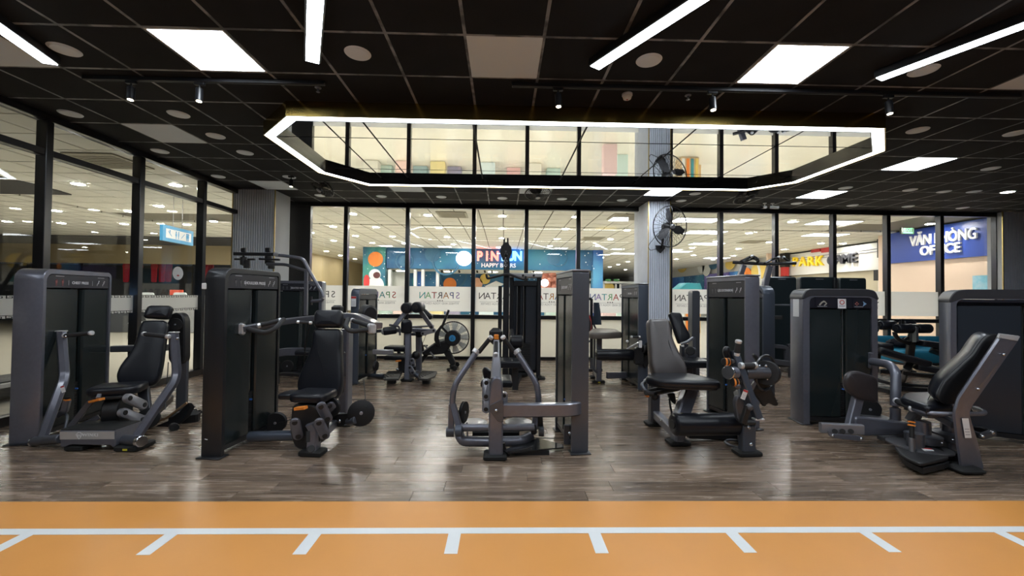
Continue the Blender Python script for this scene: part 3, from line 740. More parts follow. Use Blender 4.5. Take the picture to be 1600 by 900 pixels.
for x, y, lb in ((707, 335.5, 'slatted air vent above the play shop sign'), (976, 339, 'slatted air vent left of the fan pillar'), (926, 373, 'slatted air vent deeper behind the glass by the fan pillar'), (1175, 378, 'slatted air vent before the park sign'), (172, 252, 'slatted air vent behind the side glass'), (470, 368, 'slatted air vent behind the corner pillar glass')):
    c = FL(x, y, MCEIL-.01); t = thing('air_vent', lb, 'vent', c)
    M().box(c+V((0, 0, .004)), (.7, .7, .01)).put('backing', t, VENTD, smooth=False)
    for k in range(8): M().box(c+V((0, -.28+k*.08, -.004)), (.64, .045, .008)).put('slat', t, VENT, smooth=False)
    fr = M()
    for s in (-1, 1): fr.box(c+V((s*.345, 0, -.003)), (.05, .74, .016)).box(c+V((0, s*.345, -.003)), (.64, .05, .016))
    fr.put('frame', t, VENT, smooth=False)
# outer walls
BEIGE = mat('mall_beige_wall', (.62, .50, .28), .5)
PINK = mat('office_pink_wall', (.78, .60, .47), .6)
M().box((12.05, 10.6, 1.72), (.1, 4.4, 3.44)).put('wall_office', None, PINK, 'structure')
M().box((13.1, 33.5, 1.72), (.1, 30, 3.44)).put('wall_mall_right', None, mat('mall_grey_wall', (.6, .6, .58), .6), 'structure')
M().box((12.6, 18.4, 1.72), (1.1, .1, 3.44)).put('wall_mall_return', None, PINK, 'structure')
M().box((-9.75, 28, 1.72), (.1, 20, 3.44)).put('wall_mall_left', None, BEIGE, 'structure')
M().box((1, 48.5, 1.72), (26, .1, 3.44)).put('wall_mall_far', None, mat('mall_far_wall', (.5, .52, .5), .6), 'structure')
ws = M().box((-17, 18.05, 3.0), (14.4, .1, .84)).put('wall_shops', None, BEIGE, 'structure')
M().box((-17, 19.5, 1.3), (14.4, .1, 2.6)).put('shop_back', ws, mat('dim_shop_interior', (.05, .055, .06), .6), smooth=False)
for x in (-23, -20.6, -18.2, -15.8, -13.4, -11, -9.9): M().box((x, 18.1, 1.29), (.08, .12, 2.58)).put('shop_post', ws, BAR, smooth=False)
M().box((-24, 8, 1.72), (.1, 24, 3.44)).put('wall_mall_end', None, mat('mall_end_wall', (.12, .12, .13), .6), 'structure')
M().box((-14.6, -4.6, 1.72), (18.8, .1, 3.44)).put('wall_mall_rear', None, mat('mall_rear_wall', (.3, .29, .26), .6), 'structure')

# mural painted blue, with nebula and stars
def mural(name, c0, c1, c2, sc=.5, stars=1.0):
    mt = bpy.data.materials.new(name); mt.use_nodes = True; nt = mt.node_tree; b = nt.nodes['Principled BSDF']; N = nt.nodes.new; L = nt.links.new
    ge = N('ShaderNodeNewGeometry'); n = N('ShaderNodeTexNoise'); n.inputs['Scale'].default_value = sc; n.inputs['Detail'].default_value = 5; L(ge.outputs['Position'], n.inputs[0])
    r = N('ShaderNodeValToRGB'); r.color_ramp.elements[0].position = .3; r.color_ramp.elements[0].color = (*c0, 1); r.color_ramp.elements[1].position = .72; r.color_ramp.elements[1].color = (*c2, 1)
    e = r.color_ramp.elements.new(.5); e.color = (*c1, 1); L(n.outputs['Fac'], r.inputs[0])
    v = N('ShaderNodeTexVoronoi'); v.inputs['Scale'].default_value = 5; L(ge.outputs['Position'], v.inputs[0])
    lt = N('ShaderNodeMath'); lt.operation = 'LESS_THAN'; lt.inputs[1].default_value = .13*stars; L(v.outputs['Distance'], lt.inputs[0])
    mx = N('ShaderNodeMixRGB'); mx.inputs[2].default_value = (.8, .85, .9, 1); L(lt.outputs[0], mx.inputs[0]); L(r.outputs[0], mx.inputs[1]); L(mx.outputs[0], b.inputs['Base Color'])
    b.inputs['Roughness'].default_value = .5
    return mt
MUR = mural('space_mural', (.012, .05, .14), (.02, .13, .28), (.05, .25, .36))
MURG = mural('space_mural_green', (.02, .08, .2), (.03, .2, .25), (.1, .4, .2), .8)
MURB = mural('space_mural_blue', (.02, .05, .25), (.04, .14, .45), (.1, .35, .6), .4)
MURP = mural('space_mural_purple', (.03, .03, .18), (.12, .08, .3), (.2, .2, .5), .6)
def flat(c, axis, rx, rz, mt, name, parent, t=.02, n=24, a0=0.0):
    """a flat painted disc on a wall that faces along axis"""
    axis = Vector(axis); u = Vector((0, 0, 1)).cross(axis)
    return M().prism([Vector(c)+u*(math.cos(a0+2*PI*i/n)*rx)+Vector((0, 0, 1))*(math.sin(a0+2*PI*i/n)*rz) for i in range(n)], axis*t).put(name, parent, mt, smooth=False)
C_OR = mat('mural_orange', (.8, .22, .03), .5, var=.3, vscale=2); C_TE = mat('mural_teal', (.03, .25, .3), .5, var=.3, vscale=2); C_WH = mat('mural_white', (.75, .78, .78), .5); C_PE = mat('mural_peach', (.75, .4, .25), .5, var=.3, vscale=3)
C_YE = mat('mural_yellow', (.7, .5, .12), .5, var=.3, vscale=3); C_RE = mat('mural_red', (.6, .05, .05), .5); C_SL = mat('mural_slate', (.05, .16, .28), .5, var=.3, vscale=2); C_GR = mat('mural_green', (.1, .35, .12), .5); C_BR = mat('mural_dark', (.1, .03, .03), .5)
# ---- play shop front
YS = 18.0
def bx(p0, p1, Y, t, name, mt, parent, bev=0.0):     # upright slab between two picture corners, front face at Y
    a, b = P(*p0, Y), P(*p1, Y)
    return M().box(((a.x+b.x)/2, Y+t/2, (a.z+b.z)/2), (abs(b.x-a.x), t, abs(a.z-b.z)), bev=bev).put(name, parent, mt, smooth=False)
c = P(760, 400, YS)
sf = thing('play_shop_front', 'blue space themed play shop front with glowing letters across the mall', 'shop front', (c.x, YS, 0))
zt_, zb_ = MCEIL, P(760, 421, YS).z
xa, xb = P(604, 400, YS).x, P(926, 400, YS).x
M().box(((xa+xb)/2, YS+.15, (zt_+zb_)/2), (xb-xa, .3, zt_-zb_)).put('sign_band', sf, MUR, smooth=False)
xp = P(569, 400, YS).x
M().box(((xp+xa)/2-.02, YS+.1, zt_/2), (xa-xp, .4, zt_)).put('mural_panel', sf, MURG, smooth=False)
M().box((xb+.22, YS+.1, zt_/2), (.44, .4, zt_)).put('mural_panel', sf, MURB, smooth=False)
F = (0, -1, 0)
def disc(px_, py_, r, mt, name='painted_planet', Y=YS, rz=None): return flat(P(px_, py_, Y), F, r/FPX*Y, (rz or r)/FPX*Y, mt, name, sf, .03)
disc(587, 405, 11.5, C_OR, Y=YS-.1)
for x, y, r in ((676, 397, 12), (632, 408, 9), (865, 404, 10)): disc(x, y, r, C_SL)
for x, y, r, w_ in ((697, 409, 20, 1.5), (632, 408, 13, 1.2), (873, 403, 13, 1)):
    M().torus(P(x, y, YS-.01), F, r/FPX*YS, w_/FPX*YS, 36, 6).put('painted_ring', sf, C_SL)
# painted astronaut
hd = P(587, 432, YS-.1)
flat(P(587, 447, YS-.1), F, .36, .42, C_WH, 'astronaut_suit', sf, .02); flat(P(573, 440, YS-.1), F, .13, .3, C_RE, 'astronaut_pack', sf, .03)
flat(P(586, 429, YS-.1), F, .25, .24, C_WH, 'astronaut_helmet', sf, .035); flat(P(589, 430, YS-.1), F, .15, .14, C_BR, 'astronaut_visor', sf, .045)
# glowing sign
EMW = mat('glow_white', (1, 1, 1), .5, emit=3.0, ecol=(1, .98, .97)); EMR = mat('glow_red', (1, .25, .2), .5, emit=2.6, ecol=(1, .16, .12)); EMB = mat('glow_blue', (.2, .5, 1), .5, emit=2.6, ecol=(.15, .42, 1)); EMO = mat('glow_outline', (1, .8, .8), .5, emit=2.6, ecol=(1, .75, .72))
lg = flat(P(725, 404, YS-.05), F, .34, .32, EMW, 'logo_lightbox', sf, .08); lg['label'] = 'round glowing white sign disc'
for ch, px_, mt_ in (('P', 749.5, EMR), ('I', 761, EMR), ('N', 773, EMR), ('F', 787, EMB), ('U', 798, EMB), ('N', 809.5, EMB)):
    text(ch, .56, P(px_, 401, YS-.1), (1, 0, 0), (0, 0, 1), mt_, sf, depth=.05, bold=.022, sx=.84)
text('HAPPY BEARS', .25, P(779, 415, YS-.06), (1, 0, 0), (0, 0, 1), mat('sign_white', (.75, .78, .8), .5, emit=.25), sf, depth=.015, bold=.006)
# interior of the shop
zb2 = zb_
for x in (625, 700, 770, 840): q = P(x, 425, YS+1.6); M().cyl((q.x, YS+1.8, zb2-.02), (q.x, YS+1.8, zb2+.0), .22, 24).put('added_shop_light', sf, mat('added_shop_glow', (1, .97, .9), .5, emit=22, ecol=(1, .95, .85)))  # glowing discs added to brighten the shop inside
M().box(((xa+xb)/2, YS+4, zb2/2), (xb-xa, .1, zb2)).put('rear_mural', sf, MUR, smooth=False)
M().box(((xa+xb)/2, YS+2.1, zb2+.03), (xb-xa, 3.8, .06)).put('shop_ceiling', sf, MT, smooth=False)
for p in (608, 634, 648, 660, 683): bx((p-1.6, 421), (p+1.6, 500), YS+.05, .2, 'shop_post', mat('white_post', (.7, .72, .74), .5), sf)
bx((612, 424), (632, 500), YS+.6, .1, 'shop_panel', mat('pale_panel', (.6, .6, .55), .5), sf)
bx((648, 424), (660, 470), YS+.5, .1, 'shop_panel', MURB, sf); bx((662, 424), (682, 470), YS+.7, .1, 'shop_panel', MUR, sf)
M().torus(P(708, 431, YS+3.9), F, .68, .05, 36, 6).put('painted_ring', sf, C_SL)
for x, y, r, mt_ in ((703, 444, 10, C_OR), (745, 443, 9, C_PE), (655, 440, 11, C_TE), (758, 436, 8, C_YE)): flat(P(x, y, YS+3.9), F, r/FPX*(YS+4), r/FPX*(YS+4), mt_, 'painted_planet', sf, .05)
a = [P(x, y, YS+3.9) for x, y in ((753, 441), (758, 447), (775, 439), (788, 444), (776, 450), (760, 450))]
M().prism(a, (0, -.05, 0)).put('painted_rocket', sf, C_WH, smooth=False)
cor = M(); random.seed(3)
for i in range(46):
    q = P(846+random.random()*28, 424+random.random()*34, YS+2.2+random.random()*.6); cor.ball(q, .14+random.random()*.1, 7)
cor.put('coral_tree', sf, mat('coral_pink', (.62, .27, .2), .6, var=.4, vscale=5), kind='stuff')
disc(851, 442, 6, EMW, 'wall_lamp', YS+.6)
for i, x in enumerate((690, 704, 717, 745, 757, 768, 820, 833)):
    q = P(x, 422.5, YS+.8); M().cyl(q+V((0, 0, .02)), q+V((.03, .04, -.1)), .045, 10).put('shop_spot', sf, BLKM)
# display counters at the shop, each lifted alone
cols = [(.7, .68, .6), (.5, .65, .6), (.75, .55, .5), (.35, .5, .55), (.7, .6, .3), (.3, .28, .4), (.6, .7, .72), (.72, .45, .45)]
names = ['cream', 'mint', 'pink', 'slate blue', 'mustard', 'plum', 'pale grey', 'rose']
for i, x in enumerate((578, 600, 628, 655, 682, 708, 760, 800, 832, 862)):
    Y = 16.2+(i % 2)*.6; q = P(x, 470, Y); k = i % 8; h = .82+(i % 3)*.08
    t = thing('display_counter', f'{names[k]} counter of toys, {ORD[i]} of ten counted from the painted astronaut', 'counter', (q.x, Y, 0), 'display counters before the play shop')
    mk = mat('counter_'+names[k].replace(' ', '_'), cols[k], .5)
    M().box((q.x, Y, h/2), (.56, .42, h), bev=.015).put('body', t, mk); M().box((q.x, Y, h+.015), (.6, .46, .03), bev=.008).put('counter_top', t, C_WH)
    for s in (-1, 0, 1):
        cc = (C_OR, C_GR, C_YE, C_RE, C_TE)[(i+s) % 5]
        M().ball((q.x+s*.17, Y-.05, h+.1), .075, 10).put('toy', t, cc)
# far murals
fm_ = M().box((3.5, 48.35, 1.22), (9, .08, 2.44)).put('mural_board', None, MURB); tag(fm_, 'wide blue space mural at the far end of the mall', 'mural')
wm = thing('mural_wall', 'long blue mural of planets and stars along the far side of the mall', 'mural', (13, 30, 0))
for k in range(9):
    y0 = 20.2+k*2.9; M().box((12.98, y0+1.43, 1.6), (.12, 2.82, 2.5)).put('mural_panel', wm, (MURB, MURP, MUR)[k % 3], smooth=False)
W_ = (-1, 0, 0)
for x, y, r, mt_ in ((1141, 413, .3, C_YE), (1187, 423, .42, C_YE), (1115, 412, .35, C_SL), (1165, 428, .34, C_OR)):
    q = PX(x, y, 12.9); flat(q, W_, r*1.6, r, mt_, 'painted_planet', wm, .03)
q = PX(1170, 432, 12.9); M().torus(q, W_, 1.0, .09, 30, 6, 0, PI).put('painted_arch', wm, C_WH)
q = PX(1066, 415, 12.9); flat(q, W_, .8, .5, C_YE, 'painted_balloon', wm, .03); 
for x, y in ((1096, 414), (1104, 418)): flat(PX(x, y, 12.9), W_, .5, .55, C_WH, 'painted_figure', wm, .03)
# soft play house
pf = P(950, 470, 30)
t = thing('soft_play_frame', 'white soft play frame with green topped towers deep in the mall', 'play frame', (pf.x, 30, 0))
for x in (921, 926, 933, 943, 962, 969): q = P(x, 470, 30); M().box((q.x, 30, 1.15), (.13, .13, 2.3)).put('post', t, C_WH, smooth=False)
for x0, x1, y in ((920, 934, 437), (934, 998, 441)): a, b = P(x0, y, 30), P(x1, y, 30); M().box(((a.x+b.x)/2, 30, a.z), (b.x-a.x, .2, .16)).put('rail', t, C_WH, smooth=False)
for x in (950, 963): q = P(x, 438, 30); M().box((q.x, 30, q.z), (.4, .3, .2), bev=.06).put('tower_roof', t, C_GR)
q = P(951, 449, 30.2); flat(q, F, .38, .38, C_YE, 'tunnel_end', t, .1)
# boards behind the clear lower panes
for i, (x0, y0, x1, y1, cc, nm) in enumerate(((940, 480, 961, 492, (.75, .55, .55), 'pink'), (962, 481, 978, 492, (.6, .75, .7), 'mint striped'), (1070, 486, 1092, 545, (.6, .4, .2), 'brown'))):
    Y = 14+i; a, b = P(x0, y0, Y), P(x1, y1, Y)
    z1_ = a.z
    tag(M().box(((a.x+b.x)/2, Y, z1_/2-.01), (abs(b.x-a.x), .3, z1_+.02), bev=.02).put('play_block', None, mat('block_'+nm.replace(' ', '_'), cc, .5)), f'{nm} play block seen through the rear glass near the fan pillar', 'play block', 'play blocks beyond the rear glass')
q0, q1 = P(1062, 452, 15), P(1091, 452, 15); xm = (q0.x+q1.x)/2; w_ = q1.x-q0.x
t = thing('play_house', 'small play house with a teal roof seen through the glass beside the fan pillar', 'play house', (xm, 15, 0))
M().box((xm, 15.2, q0.z/2), (w_, .5, q0.z), bev=.02).put('house_body', t, mat('play_house_sand', (.6, .45, .28), .6))
M().prism([V((xm-w_*.62, 14.85, q0.z)), V((xm+w_*.62, 14.85, q0.z)), V((xm+w_*.5, 14.85, q0.z+.22)), V((xm-w_*.2, 14.85, q0.z+.24))], (0, .7, 0), .01).put('teal_roof', t, C_TE)
for k in range(4): M().box((xm-w_*.36+k*w_*.24, 14.94, .62), (w_*.14, .03, 1.1), bev=.006).put('wall_slat', t, (C_WH, C_OR, C_TE, C_YE)[k])
# ---- park game arcade front
WG = mat('sign_grey', (.62, .61, .58), .5)
pk = thing('arcade_front', 'pale arcade front with yellow and grey raised letters', 'shop front', (12.9, 16, 0))
M().box((12.98, 16, 2.72), (.2, 4.6, .62)).put('sign_band', pk, WG, smooth=False)
M().box((12.96, 16, 3.2), (.16, 4.6, .3)).put('upper_fascia', pk, mat('white_fascia', (.72, .71, .68), .5), smooth=False)
for z in (3.04, 3.13): M().box((12.86, 16, z), (.03, 4.6, .025)).put('fascia_groove', pk, INKD, smooth=False)
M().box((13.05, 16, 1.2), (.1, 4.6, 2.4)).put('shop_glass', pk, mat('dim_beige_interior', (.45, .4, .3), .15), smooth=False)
YEL = mat('sign_yellow', (.9, .6, .02), .4, emit=.12, ecol=(1, .7, .02)); SGR = mat('sign_silver', (.05, .05, .06), .4, .2)
def word(s, pA, pB, size, mt_, X, parent, sx=1.0):
    A, B = PX(*pA, X), PX(*pB, X); n = len(s)
    for k, ch in enumerate(s):
        if ch == ' ': continue
        f = (k+.5)/n; text(ch, size, A+(B-A)*f, (0, -1, 0), (0, 0, 1), mt_, parent, depth=.04, bold=.006, sx=sx)
word('PARK', (1238, 410), (1289, 408), .56, YEL, 12.87, pk, 1.15)
word('GAME', (1295, 408), (1343, 403), .5, SGR, 12.87, pk, 1.1)
for x0, x1 in ((1268, 1282), (1284, 1296)):
    a, b = PX(x0, 390, 12.84), PX(x1, 390, 12.84); M().box((12.84, (a.y+b.y)/2, a.z), (.06, abs(a.y-b.y), .26)).put('red_block', pk, REDP, smooth=False)
for i, px_ in enumerate((1228, 1385)):
    q = PX(px_, 400, 12.75)
    t = thing('gate_pillar', ('slim dark gate pillar with a red band beside the blue mural' if i == 0 else 'stepped black and red gate pillar beside the office sign'), 'pillar', (12.7, q.y, 0), None)
    M().box((12.7, q.y, 3.1), (.22, .34, .62)).put('pillar_head', t, BLKM, smooth=False); M().box((12.7, q.y, 2.6), (.2, .26, .5)).put('red_band', t, REDP, smooth=False)
    M().box((12.68, q.y, 2.2), (.28, .5, .36)).put('pillar_step', t, BLKM, smooth=False); M().box((12.7, q.y, 1.02), (.2, .3, 2.04)).put('shaft', t, WG if i else C_WH, smooth=False)
# ---- office sign
of = thing('office_sign', 'deep blue office sign with raised white letters', 'sign', (11.98, 11.3, 2.9))
BLUE = mat('sign_royal_blue', (.02, .06, .34), .35)
ya, yb2 = PX(1390, 400, 12).y, PX(1562, 400, 12).y
M().box((11.96, (ya+yb2)/2, 2.965), (.08, ya-yb2, .93)).put('sign_board', of, BLUE, smooth=False)
SWH = mat('sign_letter_white', (.85, .85, .82), .4, emit=.15)
def word2(s, pA, pB, size, X):
    A, B = PX(*pA, X), PX(*pB, X); L = (B-A).length; mid = (A+B)/2
    o = text(s, size, mid, (0, -1, 0), (0, 0, 1), SWH, of, depth=.025, bold=.007)
    xs_ = [v.co.y for v in o.data.vertices]; w_ = max(xs_)-min(xs_); c0 = (max(xs_)+min(xs_))/2
    for v in o.data.vertices: v.co.y = c0+(v.co.y-c0)*L/w_
word2('VĂN PHÒNG', (1424, 377), (1529, 366), .4, 11.92)
word2('OFFICE', (1439, 393), (1503, 387), .36, 11.92)
q0, q1 = PX(1520, 431, 11.98), PX(1548, 460, 11.98)
tag(M().box((11.985, (q0.y+q1.y)/2, (q0.z+q1.z)/2), (.03, abs(q0.y-q1.y), abs(q0.z-q1.z))).put('poster', None, mural('sea_poster', (.1, .35, .5), (.2, .5, .65), (.6, .7, .75), 3, 0)), 'pale blue poster on the pink office wall', 'poster')
q = P(1417, 361, 11.0)
t = thing('exit_sign', 'small green exit sign hanging before the office sign', 'sign', (q.x, 11, q.z))
M().box((q.x, 11, q.z), (.36, .05, .17), bev=.005).put('sign_case', t, mat('exit_dark_green', (.01, .06, .02), .4))
text('EXIT', .12, (q.x, 10.972, q.z+.03), (1, 0, 0), (0, 0, 1), mat('exit_glow', (.05, .6, .15), .5, emit=1.2, ecol=(.05, .7, .2)), t, depth=.002)
M().box((q.x, 10.973, q.z-.05), (.26, .003, .035)).put('lit_strip', t, MATS['exit_glow'], smooth=False)
for s in (-1, 1): M().tube([(q.x+s*.13, 11, q.z+.08), (q.x+s*.16, 11, MCEIL)], .004, 5).put('hanger_wire', t, STEEL)
# ---- mall corridor seen through the side glass
SB = mat('sign_sky_blue', (.05, .32, .6), .4, emit=.08, ecol=(.05, .35, .65)); SW = mat('sign_panel_white', (.75, .77, .77), .4, emit=.08)
cs = [P(252, 351, 8.5), P(300, 362.5, 9.5), P(300, 382, 9.5), P(252, 376, 8.5)]
cc = sum(cs, Vector())/4; u = (cs[1]-cs[0]); u.z = 0; Wd = u.length; u.normalize(); n = u.cross(V((0, 0, 1)))
t = thing('restroom_sign', 'blue hanging sign with white restroom and stair pictograms', 'sign', cc)
Hs = .33; ax = (u, n, V((0, 0, 1)))
M().box(cc, (Wd, .06, Hs), ax, .004).put('sign_case', t, SB)
M().box(cc+n*.031, (Wd*.82, .004, Hs*.58), ax).put('white_field', t, SW, smooth=False)
pic = M()
def man(x, dress=0):
    o_ = cc+n*.034+u*x
    pic.ball(o_+V((0, 0, .062)), .014, 8)
    pic.prism([o_+u*-.016+V((0, 0, .045)), o_+u*.016+V((0, 0, .045)), o_+u*(.016+dress)+V((0, 0, -.03)), o_+u*(-.016-dress)+V((0, 0, -.03))], n*.002)
    pic.box(o_+V((0, 0, -.055)), (.02, .003, .06), ax)
man(-.1, .014); man(-.02)
for x0, s in ((-.3, -1), (.12, 1)):
    o_ = cc+n*.035+u*x0; pic.beam([o_+u*-.05+V((0, 0, .05*-s)), o_+u*.06+V((0, 0, .05*s))], .012, .003, up=n)
    if s < 0: pic.ball(o_+V((0, 0, .06)), .013, 8); pic.box(o_+V((0, 0, .02)), (.016, .003, .06), ax)
for k in range(3): man(.25+k*.035)
pic.put('pictogram', t, SB)
for s in (-1, 1): M().tube([cc+u*(s*.15)+V((0, 0, Hs/2)), V((cc.x+u.x*s*.15, cc.y+u.y*s*.15, MCEIL))], .005, 5).put('hanger_wire', t, STEEL)
# clothes shop behind
RED = mat('red_cloth', (.55, .02, .03), .8, var=.2, vscale=8)
for i, x in enumerate((196, 206, 216, 240, 252, 262, 310, 318, 327)):
    q = P(x, 425, 18.5+(i % 3)*.25); s = .15+(i % 3)*.015
    mb = M().prism(rnd([q+V((-s*.5, 0, .42)), q+V((s*.5, 0, .42)), q+V((s, 0, .3)), q+V((s*.8, 0, .12)), q+V((s*.7, 0, -.45)), q+V((-s*.7, 0, -.45)), q+V((-s*.8, 0, .12)), q+V((-s, 0, .3))], .06, 3), (0, .07, 0), .012)
    tag(mb.put('hanging_garment', None, RED), f'red garment in the dim shop behind the side glass, {ORD[i]} of nine along the rail', 'garment', 'red clothes in the dim shop')
for i, (x0, x1, h, cc_) in enumerate(((175, 232, 1.0, (.06, .065, .075)), (240, 330, 1.05, (.3, .31, .32)))):
    a, b = P(x0, 470, 14.5), P(x1, 470, 14.5); t = thing('reception_counter', ('dark' if i == 0 else 'grey')+' counter beyond the side glass', 'counter', ((a.x+b.x)/2, 14.5, 0))
    M().box(((a.x+b.x)/2, 14.5, h/2), (b.x-a.x, .6, h), bev=.01).put('body', t, mat(f'counter_front_{i}', cc_, .5)); M().box(((a.x+b.x)/2, 14.5, h+.02), (b.x-a.x+.06, .7, .04), bev=.008).put('counter_top', t, C_WH)
for x, lb in ((231, 'pale chair back showing left of the round sticker'), (282, 'pale chair back showing below the round sticker')):
    q = P(x, 470, 12.6); t = thing('pale_chair', lb, 'chair', (q.x, 12.6, 0), 'pale chairs beyond the side glass')
    M().pad(rnd([q+V((-.19, 0, .25)), q+V((.19, 0, .25)), q+V((.25, 0, -.18)), q+V((-.25, 0, -.18))], .06), (0, -1, 0), .04).put('backrest', t, mat('pale_chair_shell', (.55, .6, .6), .5))
    M().box((q.x, 12.4, .46), (.44, .42, .05), bev=.02).put('seat', t, MATS['pale_chair_shell'])
    for sx_ in (-1, 1):
        for sy_ in (-1, 1): M().cyl((q.x+sx_*.18, 12.4+sy_*.17, .45), (q.x+sx_*.21, 12.4+sy_*.2, 0), .014, 8).put('leg', t, CHROME)
q = P(276, 455, 14.5); tag(M().box((q.x, 14.5, 1.275), (.42, .08, .36), bev=.01).put('red_board', None, mat('red_board', (.6, .08, .04), .5)), 'small red and orange board standing on the grey counter', 'board')
# treadmill glimpsed through the side glass
q = V((-6.55, 4.55, 0))
t = thing('treadmill', 'dark treadmill with a lit blue screen behind the side glass', 'treadmill', q)
M().box(q+V((0, .75, .13)), (.8, 1.7, .18), bev=.04).put('deck', t, BLKM); M().box(q+V((0, .7, .225)), (.52, 1.5, .02), bev=.004).put('running_belt', t, RUBBER)
for s in (-1, 1):
    M().beam([q+V((s*.38, 0, .1)), q+V((s*.38, -.1, 1.2))], .08, .1, up=(0, 1, 0)).put('upright', t, BLACKP)
    M().tube([q+V((s*.38, -.1, 1.05)), q+V((s*.38, .55, .98))], .022, 10).put('side_rail', t, DGREY)
M().box(q+V((0, -.12, 1.27)), (.86, .1, .34), (V((1, 0, 0)), V((0, .9, .43)), V((0, -.43, .9))), .03).put('console', t, BLKM)
M().box(q+V((.1, -.065, 1.29)), (.5, .01, .24), (V((1, 0, 0)), V((0, .9, .43)), V((0, -.43, .9)))).put('lit_screen', t, mat('screen_glow', (.2, .45, .9), .3, emit=1.2, ecol=(.3, .55, 1)))
# ================================================================== MACHINES: shared builders
def tower(root, L, ang, w, t, h, frame=GREY, title='', pl=.07, pr=.05, rl=.1, rr=.05, tb=.045, slot=.5, head=.13, headw=None, icons=True, slotw=.07, rear=True, foot=True, zs=.1, arch=None, shroud=SHROUD, cap=None, stack=True):
    """weight tower. L: left front foot as seen from the front, ang: direction the front looks along"""
    n = hv(ang); u = V((0, 0, 1)).cross(n); L = V((L[0], L[1], 0))
    def W(s, q, z): return L+u*s+n*q+V((0, 0, z))
    ax = (u, n, V((0, 0, 1)))
    outer = [W(0, 0, 0)]+rnd([W(0, 0, .0), W(0, 0, h), W(w, 0, h), W(w, 0, 0)], .001, 1, False)[1:1]
    def arc(cx, cz, r, a0, a1, k=6): return [W(cx+r*math.cos(a0+(a1-a0)*i/k), 0, cz+r*math.sin(a0+(a1-a0)*i/k)) for i in range(k+1)]
    out = [W(0, 0, 0)]+arc(rl, h-rl, rl, PI, PI/2)+arc(w-rr, h-rr, rr, PI/2, 0)+[W(w, 0, 0)]
    ril, rir = max(rl-.03, .01), max(rr-.03, .01)
    inn = [W(pl, 0, 0)]+arc(pl+ril, h-tb-ril, ril, PI, PI/2)+arc(w-pr-rir, h-tb-rir, rir, PI/2, 0)+[W(w-pr, 0, 0)]
    e = .006
    def off(pts, ins, q):      # small chamfer between outline and the facing line
        return [p+n*q for p in pts]
    ctr = W(w/2, 0, h/2)
    o2 = [p+(ctr-p).normalized()*e for p in out]; i2 = [p-(ctr-p).normalized()*e*.0 for p in inn]
    mb = M(); N = len(out)
    R_ = [off(o2, 0, 0), off(out, 0, -e), off(out, 0, -t+e), off(o2, 0, -t), off(i2, 0, -t), off(i2, 0, 0)]
    vs = [p for r in R_ for p in r]; fs = []
    for i in range(6):
        j = (i+1) % 6
        for k in range(N-1): fs.append((i*N+k, i*N+k+1, j*N+k+1, j*N+k))
    fs.append(tuple(i*N for i in range(6))); fs.append(tuple(i*N+N-1 for i in range(5, -1, -1)))
    mb.add(vs, fs).put('tower_frame', root, frame, ang=38)
    if cap: M().box(W(w/2, -t/2, h+.008), (w+.01, t+.01, .02), ax, .006).put('tower_cap', root, cap)
    zt_ = h-tb-.004; zh = zt_-head; d = .012
    a, b = pl+.002, w-pr-.002; c = a+(b-a)*slot
    # header label
    ho = rnd([W(a, -d-.03, zh), W(b, -d-.03, zh), W(b, -d-.03, zt_), W(a, -d-.03, zt_)], .0, 1)
    hp = [W(a, -d-.03, zh)]+[W(a, -d-.03, zt_-ril*.9)]+([W(a+ril*.27, -d-.03, zt_-ril*.3)] if ril > .03 else [])+[W(a+ril*.9, -d-.03, zt_), W(b-rir*.9, -d-.03, zt_), W(b, -d-.03, zt_-rir*.9), W(b, -d-.03, zh)]
    hd = M().prism(hp, n*.036, .003).put('header_panel', root, HEADER)
    fz = W(0, -d+.0065, 0)-L
    zc = (zh+zt_)/2-.012
    if title:
        text(title, .036, W((a+b)/2, 0, zc)+fz-n*.0, u, V((0, 0, 1)), INK, hd, bold=.001, depth=.0006)
    if icons:
        m3 = M(); mr = mat('dull_red_print', (.22, .06, .06), .5) if 'CHEST' in title else mat('faint_print', (.09, .09, .1), .5)
        for k in (0, 1):
            m1 = M(); m2 = M()
            o = W(a+(b-a)*(.14+.09*k), 0, zc)+fz
            m1.ball(o+V((0, 0, .026)), .006, 8); m1.prism([o+u*-.013+V((0, 0, .018)), o+u*.013+V((0, 0, .018)), o+u*.008+V((0, 0, -.008)), o+u*-.008+V((0, 0, -.008))], n*.001)
            for s in (-1, 1): m1.box(o+u*(s*.005)+V((0, 0, -.02)), (.005, .001, .024), ax)
            o = W(a+(b-a)*(.8+.1*k), 0, zc)+fz
            m2.ball(o+u*.008+V((0, 0, .024)), .006, 8)
            m2.beam([o+u*.006+V((0, 0, .017)), o+u*(-.002)+V((0, 0, -.004))], .007, .001, up=n)
            m2.beam([o+u*(-.002)+V((0, 0, -.004)), o+u*-.012+V((0, 0, -.004)), o+u*-.014+V((0, 0, -.026))], .005, .001, up=n)
            m2.beam([o+u*.004+V((0, 0, .012)), o+u*(.012-.022*k)+V((0, 0, .004+.01*k))], .004, .001, up=n)
            m1.put('muscle_pictogram', hd, mr, smooth=False); m2.put('exercise_pictogram', hd, INK, smooth=False)
        for s in (.32, .7): m3.box(W(a+(b-a)*s, 0, zc)+fz, (.002, .001, .05), ax)
        for s, q in ((.19, .05), (.85, .05)): m3.box(W(a+(b-a)*s, 0, zt_-.016)+fz, ((b-a)*.12, .001, .004), ax)
        m3.put('print_rule', hd, INK if head > .1 else INKD, smooth=False)
